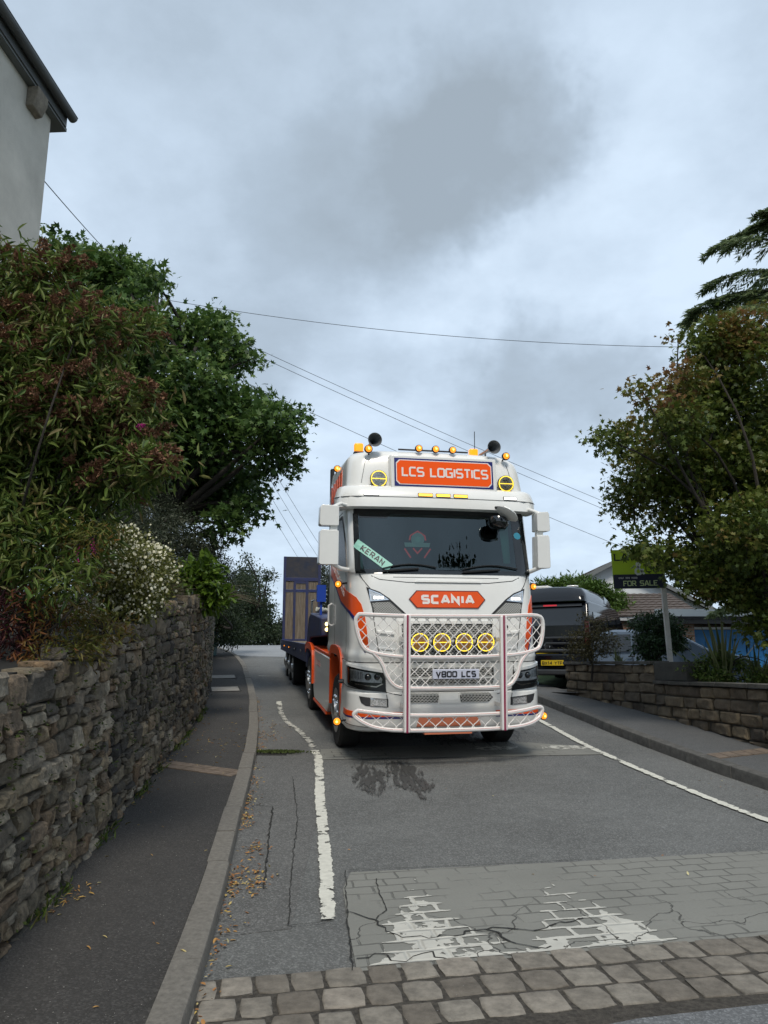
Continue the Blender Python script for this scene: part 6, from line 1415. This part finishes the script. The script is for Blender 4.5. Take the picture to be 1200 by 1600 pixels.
text(MB(), '&', .40, .235, .25, .036, fs_, .0045, .001, sx=.85, serif=.0).build('ampersand', mat('pale_grey_letter',(.48,.52,.46),.5), bo)
text(MB(), 'CO', .60, .29, .14, .016, fs_, .004, .001, total=.24, gap=.2, serif=0).build('lettering', M['letter_k'], bo)
text(MB(), 'FOR SALE', .18, .045, .095, .014, fs_, .006, .003, total=.60, gap=.2, serif=.014).build('lettering', mat('pale_green_letter',(.50,.60,.30),.5), bo)
text(MB(), '0161 399 4008', .10, .175, .030, .005, fs_, .006, .003, total=.33, gap=.3).build('small_lettering', mat('pale_small_letter',(.5,.52,.5),.5), bo)
p = tag(empty('telegraph_pole', (-6.89,21,3.3)), 'telegraph pole top with insulators showing above the sycamore', 'telegraph pole')
M['wood'] = mat('creosoted_wood', (.075,.062,.048), .9, var=.3, vscale=6, bump=.4)
MB().tube([(0,0,-.3),(0,0,9.72)], [.15,.11], 12).build('pole', M['wood'], p); MB().tube([(0,0,9.60),(0,0,9.78)], [.14,.14], 12).build('cap', mat('pole_cap',(.22,.17,.13),.6), p)
MB().tube([(.3+.13*math.cos(t),0,9.55+.13*math.sin(t)) for t in [2*PI*i/16 for i in range(16)]], .010, 5, closed=True).build('cable_loop', M['black'], p)
mb = MB(); mb.box((0,0,8.95),(.9,.08,.08)); [mb.lathe([(.03,0),(.05,.05),(.03,.12)], (x,0,8.99), (0,0,1), 10) for x in (-.38,-.15,.2,.4)]; mb.build('cross_arm', M['chassis'], p)
M['wire'] = mat('wire', (.035,.037,.04), .6)
def wire(a, b, sag, r, label, grp=None):
    a, b = Vector(a), Vector(b); P = [a.lerp(b, i/24)-Vector((0,0,sag*4*(i/24)*(1-i/24))) for i in range(25)]
    o = MB().tube(P, r, 5).build('overhead_wire', M['wire'], smooth=60); tag(o, label, 'overhead wire', grp or 'overhead wires crossing the sky'); return o
T0 = Vector((-6.89,21,12.45))
wire((-4.55,8.95,7.95), T0, .10, .007, 'short overhead wire from the white house corner down to the telegraph pole')
wire(T0, (12.7,20,10.47), .55, .008, 'highest overhead wire, nearly level across the sky from pole to maple')
wire(T0+Vector((.2,0,-.2)), (15.83,32,5.95), .25, .008, 'upper of the three overhead wires sloping down behind the lorry roof')
wire(T0+Vector((.3,0,-.45)), (15.8,32,5.60), .25, .008, 'middle of the three overhead wires sloping down behind the lorry roof')
wire((-6.4,21,10.9), (15.7,32,4.4), .3, .008, 'lowest of the three overhead wires sloping down behind the lorry roof')
for k in range(3): wire((-9.6+k*.5,42,15.5), (-9.6+k*1.1+1.2,80,11.7), .2, .014, ['leftmost','middle','rightmost'][k]+' of the three thin distant wires falling toward the end of the road')
wire((-7.9,42,15.2), (-5.3,70,11.6), .2, .014, 'thin distant wire just right of the group of three')
b_ = tag(empty('teal_bin', (-6.05,26.5,gz(-6.05,26.5)+.1)), 'small teal bin at the far end of the stone wall', 'bin')
M['teal'] = mat('teal_plastic', (.02,.10,.11), .5)
MB().prism([(-.22,0),(.22,0),(.27,.75),(-.27,.75)], lambda u, v, d: (u,d,v), -.25, .25).build('bin_body', M['teal'], b_, bevel=.02); MB().box((0,0,.79),(.60,.58,.06)).build('lid', M['teal'], b_, bevel=.02)

# ================================================================== PLANTS
M['bark'] = mat('bark', (.030,.025,.020), .95, var=.3, vscale=8, bump=.8, bscale=20)
def leafmat(name, cols, tr=.30, rough=.5): return mat(name, (1,1,1), rough, attr=cols, trans=tr, spec=.35)
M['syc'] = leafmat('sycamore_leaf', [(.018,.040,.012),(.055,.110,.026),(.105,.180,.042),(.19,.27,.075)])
M['map'] = leafmat('maple_leaf', [(.030,.052,.010),(.072,.110,.018),(.135,.165,.030),(.18,.125,.035),(.23,.105,.045)])
M['bud'] = leafmat('buddleia_leaf', [(.028,.055,.012),(.065,.115,.020),(.11,.165,.030),(.17,.22,.055),(.17,.14,.055)])
M['pan'] = leafmat('spent_flower', [(.11,.052,.030),(.19,.095,.056),(.30,.17,.105)], .15, .9)
M['pink_f'] = mat('pink_flower', (.50,.03,.25), .7, var=.2)
M['whi'] = leafmat('small_leaf', [(.050,.066,.014),(.13,.145,.030),(.30,.29,.09)])
M['whf'] = mat('cream_flower', (.68,.66,.50), .7, var=.15)
M['lau'] = leafmat('laurel_leaf', [(.035,.070,.010),(.085,.15,.018),(.17,.26,.04)], .35, .3)
M['dkg'] = leafmat('dark_leaf', [(.014,.026,.011),(.030,.050,.020),(.058,.078,.034)])
M['gry'] = leafmat('greygreen_leaf', [(.022,.032,.018),(.045,.058,.032),(.085,.095,.060)])
M['ace'] = leafmat('acer_leaf', [(.040,.012,.018),(.085,.022,.028),(.22,.085,.022),(.13,.14,.028)])
M['con'] = leafmat('conifer_leaf', [(.030,.060,.010),(.060,.115,.016),(.11,.18,.03)])
M['ced'] = leafmat('cedar_needle', [(.07,.11,.045),(.14,.19,.08),(.25,.30,.16)], .35)
M['brn'] = leafmat('bronze_leaf', [(.035,.026,.012),(.060,.055,.018),(.10,.085,.03)])
M['ivy'] = leafmat('ivy_leaf', [(.012,.030,.010),(.025,.055,.018),(.045,.085,.03)], .2, .35)
M['phor'] = leafmat('flax_blade', [(.05,.075,.02),(.10,.125,.045),(.22,.23,.12)], .2, .4)
M['dry'] = leafmat('dry_stem', [(.08,.06,.04),(.14,.11,.075),(.20,.17,.11)], .1, .9)

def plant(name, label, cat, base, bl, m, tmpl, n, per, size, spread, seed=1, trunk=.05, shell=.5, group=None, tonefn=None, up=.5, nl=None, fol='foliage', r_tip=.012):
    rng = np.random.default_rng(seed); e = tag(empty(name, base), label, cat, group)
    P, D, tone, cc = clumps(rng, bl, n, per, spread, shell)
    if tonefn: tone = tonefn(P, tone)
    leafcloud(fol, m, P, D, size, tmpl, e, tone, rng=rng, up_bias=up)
    if trunk:
        mb = MB(); tips = [b_[0] for b_ in bl]; root = Vector(base)
        mid = root.lerp(Vector(np.mean(np.array(tips), 0)), .35)
        mb.tube([root-Vector((0,0,.2)), root.lerp(mid,.5)+Vector((.04,0,0)), mid], [trunk*1.25, trunk*1.05, trunk*.9], 10, caps=False)
        limbs(mb, mid, tips, trunk*.55, rng, 6, .08, r_tip)
        # twigs into the leaf clumps
        T = np.array(tips)
        for c_ in cc[rng.choice(len(cc), min(nl or 60, len(cc)), replace=False)]:
            j = int(np.argmin(((T-c_)**2).sum(1))); mb.tube([tuple(T[j]), tuple((T[j]+c_)/2+rng.normal(size=3)*.05), tuple(c_)], [r_tip, r_tip*.7, r_tip*.35], 4, caps=False)
        o = mb.build('trunk', M['bark'], smooth=60); adopt(o, e)
    return e, cc
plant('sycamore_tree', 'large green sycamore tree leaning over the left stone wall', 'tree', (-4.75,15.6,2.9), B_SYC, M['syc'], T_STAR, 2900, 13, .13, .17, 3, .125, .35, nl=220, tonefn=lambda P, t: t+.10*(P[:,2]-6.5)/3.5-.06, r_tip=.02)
plant('maple_tree', 'olive and bronze Japanese maple hanging over the right garden wall', 'tree', (6.1,11.4,1.25), B_MAP, M['map'], T_STAR, 3300, 16, .078, .115, 4, .06, .35, nl=200,
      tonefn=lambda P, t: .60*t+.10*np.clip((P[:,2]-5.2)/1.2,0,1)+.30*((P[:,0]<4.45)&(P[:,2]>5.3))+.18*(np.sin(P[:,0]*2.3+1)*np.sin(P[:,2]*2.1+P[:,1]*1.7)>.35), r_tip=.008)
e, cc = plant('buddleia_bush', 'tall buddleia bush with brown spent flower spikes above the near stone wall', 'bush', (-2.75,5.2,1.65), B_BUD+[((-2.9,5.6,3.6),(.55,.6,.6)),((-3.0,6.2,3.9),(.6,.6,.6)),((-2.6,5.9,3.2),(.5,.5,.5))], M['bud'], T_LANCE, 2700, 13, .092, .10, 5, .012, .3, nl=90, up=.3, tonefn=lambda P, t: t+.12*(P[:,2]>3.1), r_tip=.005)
rng = np.random.default_rng(8)
def spikes(nm, m, tips, dirs, L, R, n, size, par, tmpl=T_SMALL):
    P = []; D = []
    for t, d in zip(tips, dirs):
        d = d/np.linalg.norm(d); f = rng.uniform(0,1,n)[:,None]; rad_ = R*(1-f*.8)*rng.uniform(.5,1,(n,1)); q = rng.normal(size=(n,3)); q /= np.linalg.norm(q,axis=1,keepdims=True)
        bend = np.array([0,0,-.35])*L*f**2; P.append(t+d*L*f+bend+q*rad_); D.append(q+d*.5)
    leafcloud(nm, m, np.concatenate(P), np.concatenate(D), size, tmpl, par, rng=rng)
sc_ = cc[:,0]*.9-cc[:,1]*.5+cc[:,2]*.45+rng.normal(size=len(cc))*.10; vis_ = cc[(cc[:,2] > 2.55)&(cc[:,0] > -3.0)]; sc_ = sc_[(cc[:,2] > 2.55)&(cc[:,0] > -3.0)]; vis_ = vis_[np.argsort(-sc_)[:700]]; sel = rng.choice(len(vis_), 210, replace=False)
tips = [vis_[i] for i in sel]; dirs = [np.array([.75+rng.normal()*.4, -.55+rng.normal()*.4, .55+rng.normal()*.35]) for _ in sel]
spikes('spent_flowers', M['pan'], tips, dirs, .22, .040, 170, .026, e)
spikes('pink_flower_spike', M['pink_f'], [np.array([-1.96,5.0,2.42]), np.array([-2.05,5.0,2.36]), np.array([-1.72,5.05,3.22])], [np.array([.3,-.2,-.6])]*2+[np.array([.4,-.2,.3])], .07, .022, 90, .014, e)
plant('red_acer_shrub', 'low purple and orange leaved acer spilling over the near stone wall', 'shrub', (-2.55,5.1,1.6), B_ACER+[((-2.12,5.25,1.72),(.16,.25,.13)),((-2.02,5.55,1.85),(.14,.25,.12)),((-2.2,4.9,1.62),(.14,.2,.1))], M['ace'], T_LANCE, 330, 12, .05, .06, 6, .02, .3, nl=60, up=.2, tonefn=lambda P, t: .42*t+.75*np.clip((P[:,0]+2.42)/.28,0,1), r_tip=.004)
e, cc = plant('white_flowering_bush', 'bush covered in small cream flowers on top of the stone wall', 'bush', (-3.0,7.9,2.0), B_WHI+[((-2.45,7.5,2.55),(.22,.25,.28)),((-2.42,7.6,2.2),(.16,.2,.2)),((-2.72,7.75,2.45),(.24,.3,.3)),((-2.6,8.4,2.6),(.25,.4,.3))], M['whi'], T_OVAL, 1500, 14, .038, .06, 7, .03, .4, nl=60, r_tip=.005)
cN = cc[rng.choice(len(cc), 1700)]; P = cN+rng.normal(size=cN.shape)*.05; P[:,1] -= .09; P[:,0] += .05; P[:,2] += .02
leafcloud('flowers', M['whf'], P, np.tile([0,0,1],(len(P),1))+rng.normal(size=P.shape)*.3, .027, T_FLOWER, e, rng=rng, up_bias=0, face=(.35,-1,-.1))
plant('laurel_bush', 'bright green laurel bush on top of the stone wall beyond the cream flowers', 'bush', (-3.05,12.3,2.6), B_LAU, M['lau'], T_OVAL, 120, 11, .15, .10, 9, .03, .3, nl=20, up=.8, r_tip=.006)
plant('grey_green_shrub', 'grey green shrub behind the cream flowered bush under the sycamore', 'shrub', (-4.0,13.5,2.8), B_HEDGE+[((-3.6,11.2,3.1),(.45,.7,.35)),((-3.5,10.2,2.9),(.4,.6,.35)),((-4.5,14.4,4.35),(.75,.6,.6)),((-4.0,13.2,4.0),(.5,.5,.4)),((-4.1,11.8,3.7),(.55,.6,.45)),((-3.7,15.2,4.0),(.4,.5,.4))], M['gry'], T_OVAL, 2100, 13, .055, .10, 10, .05, .5, nl=40)
plant('dark_hedge', 'dark green hedge beyond the end of the stone wall', 'hedge', (-5.8,27.5,2.6), B_DK+[((-5.4,22,3.6),(.8,1.6,.7)),((-5.0,19.5,3.6),(.6,1.4,.6)),((-5.1,17.5,4.2),(.9,1.0,.8))], M['dkg'], T_OVAL, 1300, 13, .10, .16, 11, .07, .5, nl=40)
rng = np.random.default_rng(21)
def blades(name, label, cat, base, n, L, wdt, m, spread=1.0, lean=None, group=None, stiff=.5, parent=None, fol='blades'):
    e = tag(empty(name, base), label, cat, group); mb = MB(); tn = []
    for i in range(n):
        a = rng.uniform(0,2*PI); s_ = abs(rng.normal())*.45*spread+.08; d = np.array([math.cos(a)*s_, math.sin(a)*s_, 1.0])
        if lean is not None: d = d+np.array(lean)*rng.uniform(.3,1)
        d /= np.linalg.norm(d); l = L*rng.uniform(.55,1.1); side = np.cross(d,[0,0,1]); side = side/max(1e-6,np.linalg.norm(side)); rot = rng.uniform(-.8,.8); fw = np.cross(side, d); side = side*math.cos(rot)+fw*math.sin(rot)
        vs = []; K = 6; h_ = np.array([d[0],d[1],0]); b0 = np.array([rng.normal()*.05,rng.normal()*.05,0])
        for k in range(K+1):
            f = k/K; c_ = b0+d*l*f+(h_*.5-np.array([0,0,.5]))*l*(1-stiff)*f**2.5; w_ = wdt*(1-f**2.2)*.5+.0008
            vs += [tuple(c_-side*w_), tuple(c_), tuple(c_+side*w_)]
        mb.add(vs, [(k*3+j,k*3+j+1,(k+1)*3+j+1,(k+1)*3+j) for k in range(K) for j in range(2)])
        t = rng.uniform(0,1); tn += [min(1,t+.3), t*.6, min(1,t+.3)]*(K+1)
    o = mb.build(fol, m, e, smooth=True); a_ = o.data.attributes.new('tone','FLOAT','POINT'); a_.data.foreach_set('value', [float(x) for x in tn]); return e
blades('dry_twiggy_shrub', 'clump of bare grey twigs between the cream bush and the laurel', 'shrub', (-3.1,10.3,2.45), 260, .55, .008, M['dry'], 1.4, (.9,-.5,-.3))
blades('strappy_grass', 'tuft of long pale arching grass hanging over the far wall end', 'grass', (-3.35,14.2,2.75), 120, .95, .014, M['dry'], 1.1, (1.0,-.2,-.5), stiff=.1)
blades('flax_plant', 'tallest spiky variegated flax behind the lower right wall', 'plant', (5.30,12.1,1.28), 26, 1.15, .075, M['phor'], .95, None, 'spiky flax plants behind the right wall', .85)
blades('flax_plant', 'middle spiky flax against the blue garage doors', 'plant', (5.75,11.9,1.28), 16, .80, .06, M['phor'], .8, None, 'spiky flax plants behind the right wall', .8)
blades('flax_plant', 'spiky flax leaning left at the right edge of the photo', 'plant', (6.35,11.6,1.26), 20, .75, .05, M['phor'], 1.3, (-.5,0,-.1), 'spiky flax plants behind the right wall', .75)
blades('iris_clump', 'low clump of green strap leaves on the wall beside the bronze bush', 'plant', (4.45,14.6,1.6), 22, .40, .022, M['phor'], 1.0, None, None, .6)
plant('bronze_bush', 'brown and green bush above the left end of the block wall', 'bush', (4.0,14.9,1.5), B_BRN, M['brn'], T_OVAL, 330, 13, .045, .075, 12, .02, .35, nl=60, r_tip=.005)
plant('ivy_bush', 'dark green rounded bush beside the for sale post', 'bush', (5.15,14.6,1.5), B_IVY, M['ivy'], T_OVAL, 480, 13, .065, .07, 13, .03, .55, nl=20)
plant('leafy_shrub', 'low green shrub at the foot of the spiky flax', 'shrub', (5.4,12.15,1.25), B_LOW+[((5.1,11.9,1.42),(.3,.2,.12)),((5.8,11.7,1.42),(.4,.25,.12)),((6.1,11.3,1.40),(.3,.25,.12))], M['bud'], T_OVAL, 420, 12, .06, .06, 14, .015, .3, nl=40, r_tip=.004)
plant('conifer_hedge', 'bright green conifer hedge behind the camper van', 'hedge', (6.2,23.6,1.1), B_CONI+[((4.2,23.8,3.3),(.7,.5,.6)),((6.2,23.6,2.6),(1.6,.5,.7)),((4.6,23.7,2.4),(1.0,.5,.8))], M['con'], ([(0,0,0),(.14,.45,.03),(0,1,-.03),(-.14,.45,.03)],[(0,1,2,3)]), 2600, 18, .16, .13, 15, .06, .6, nl=20, up=.6)
for i, (bl, bs, lb, sd_) in enumerate([(T1,(-7.0,38.2,2.7),'dark tree with a thin spire top, nearest the wall at the end of the road',31),(T2,(-6.6,42,2.75),'slim wispy tree just left of the upright trailer ramp',32),(T3,(-3.9,43.8,2.75),'leafy tree showing behind the trailer ramp and lorry cab',33)]):
    plant('roadside_tree', lb, 'tree', bs, bl, [M['dkg'],M['dkg'],M['gry']][i], T_OVAL, [750,420,800][i], 12, .15, .22, sd_, .12, .4, 'trees at the end of the road', nl=40, r_tip=.03)
far = [((-14,44,5),(3,2,2.6)),((-10.5,43,4.4),(2.2,1.6,1.9)),((-18,41,5.5),(3,2,3)),((0,46,4.6),(2.5,1.6,2.2)),((4,47,4.8),(2.6,1.6,2.4)),((8.5,47,4.4),(2.6,1.6,2)),((-8.3,44,3.9),(1.3,1.2,1.2)),((-5.9,45,3.4),(1.2,1,.9)),((-23,40,6),(3.4,2,3.2)),((13,46,4.5),(3,2,2)),((-2.2,46,3.8),(1.6,1.2,1.4)),((-7.2,45.5,3.2),(2,1,.9))]
rngf = np.random.default_rng(44); Pf, Df, tf_, _c = clumps(rngf, far, 6500, 13, .3, .45)
o = leafcloud('far_woodland', M['dkg'], Pf, Df, .19, T_OVAL, None, tf_, rng=rngf); tag(o, kind='stuff')
# cedar: layered drooping boughs
rng = np.random.default_rng(17); e = tag(empty('cedar_tree', (8.6,14,1.1)), 'cedar with drooping feathery boughs at the upper right edge', 'tree')
mb = MB(); P = []; D = []; top = 13.6
mb.tube([(8.6,14,.9),(8.65,14,6),(8.6,14,top)], [.26,.18,.03], 12)
for k in range(58):
    lay = k//3.2; z = 2.6+lay*.56+rng.uniform(-.08,.08); L = (2.3 if z < 9.6 else max(.3, 2.3-(z-9.6)*1.3))*rng.uniform(.8,1.08)
    a = PI+rng.uniform(-.45,.45) if k % 3 == 0 else rng.uniform(0,2*PI); d = np.array([math.cos(a),math.sin(a),0]); pts = []
    for i in range(9):
        f = i/8; pts.append(np.array([8.6,14,z])+d*L*f+np.array([0,0,.34*math.sin(f*PI*.8)*L*.5-.16*f**2*L*.5]))
    mb.tube([tuple(p) for p in pts], [.05*(1-i/8.5) for i in range(9)], 5, caps=False)
    for i in range(2,9):
        for s_ in (-1,1):
            for q in range(2):
                sl_ = L*.30*(1-abs(i/8-.45))*rng.uniform(.6,1.2); sd2 = np.array([-d[1],d[0],0])*s_*rng.uniform(.5,1)+d*rng.uniform(.5,1.1); sd2 /= np.linalg.norm(sd2)
                b0 = pts[i]*1.0 if i == 8 else pts[i]+(pts[min(8,i+1)]-pts[i])*rng.uniform(0,1)
                for w_ in range(44):
                    f = w_/44; c_ = b0+sd2*sl_*f+np.array([0,0,-.5*sl_*f**1.6]); nd = np.array([-sd2[1],sd2[0],0])*(1 if w_ % 2 else -1)+sd2*.9+np.array([0,0,-.45])+rng.normal(size=3)*.25
                    P.append(c_+rng.normal(size=3)*.008); D.append(nd)
adopt(mb.build('trunk', M['bark'], smooth=60), e)
P = np.array(P); leafcloud('foliage', M['ced'], P, np.array(D), .15, ([(0,0,0),(.10,.45,.02),(0,1,-.06),(-.10,.45,.02)],[(0,1,2,3)]), e, np.clip(rng.normal(.5,.25,len(P)),0,1), rng=rng)
# tree standing behind the photographer on the right: it is what the windscreen mirrors
plant('roadside_tree', 'tall tree on the near right of the road, seen mirrored in the lorry windscreen', 'tree', (8.8,-1.5,0), [((7.6,-1.4,7.6),(2.4,2.2,2.2)),((8.2,-1.6,9.6),(1.8,1.8,1.8)),((8.8,-1.5,8.5),(2.6,2.6,3)),((7.6,-1.2,6.2),(1.9,2,1.8)),((10,-2,6.5),(2,2,2)),((8.6,-1.8,11.2),(1.6,1.6,1.4))], M['dkg'], T_OVAL, 3400, 12, .30, .35, 51, .22, .5, None, nl=40, r_tip=.03)

# small weeds rooted along the foot of the dry stone wall
rng = np.random.default_rng(61); P = []; D = []
for s in np.arange(3.0, 15, .05):
    if mnoise.noise(Vector((s*1.3,7,0))) < .02: continue
    q = wpt(s, 0, .05); g_ = gz(q.x,q.y)+.1
    for _ in range(5): P.append((q.x+rng.normal()*.03, q.y+rng.normal()*.05, g_)); D.append((rng.normal()*.6+.3, rng.normal()*.6, 1))
o = leafcloud('wall_foot_weeds', M['bud'], np.array(P), np.array(D), .06, T_LANCE, rng=rng); tag(o, kind='stuff')
P = []; D = []
for _ in range(420):
    s = rng.uniform(3,16); q0_ = wpt(s,0,0); g_ = gz(q0_.x,q0_.y)+.1; z = g_+abs(rng.beta(2,1.4))*(top_l(q0_.y)-g_); q = wpt(s, z, .05)
    for _k in range(5): P.append((q.x+rng.normal()*.02, q.y+rng.normal()*.03, z+rng.normal()*.02)); D.append((1+rng.normal()*.5, rng.normal()*.7, -.2+rng.normal()*.5))
o = leafcloud('wall_moss_tufts', M['moss'], np.array(P), np.array(D), .026, T_SMALL, rng=rng); tag(o, kind='stuff')
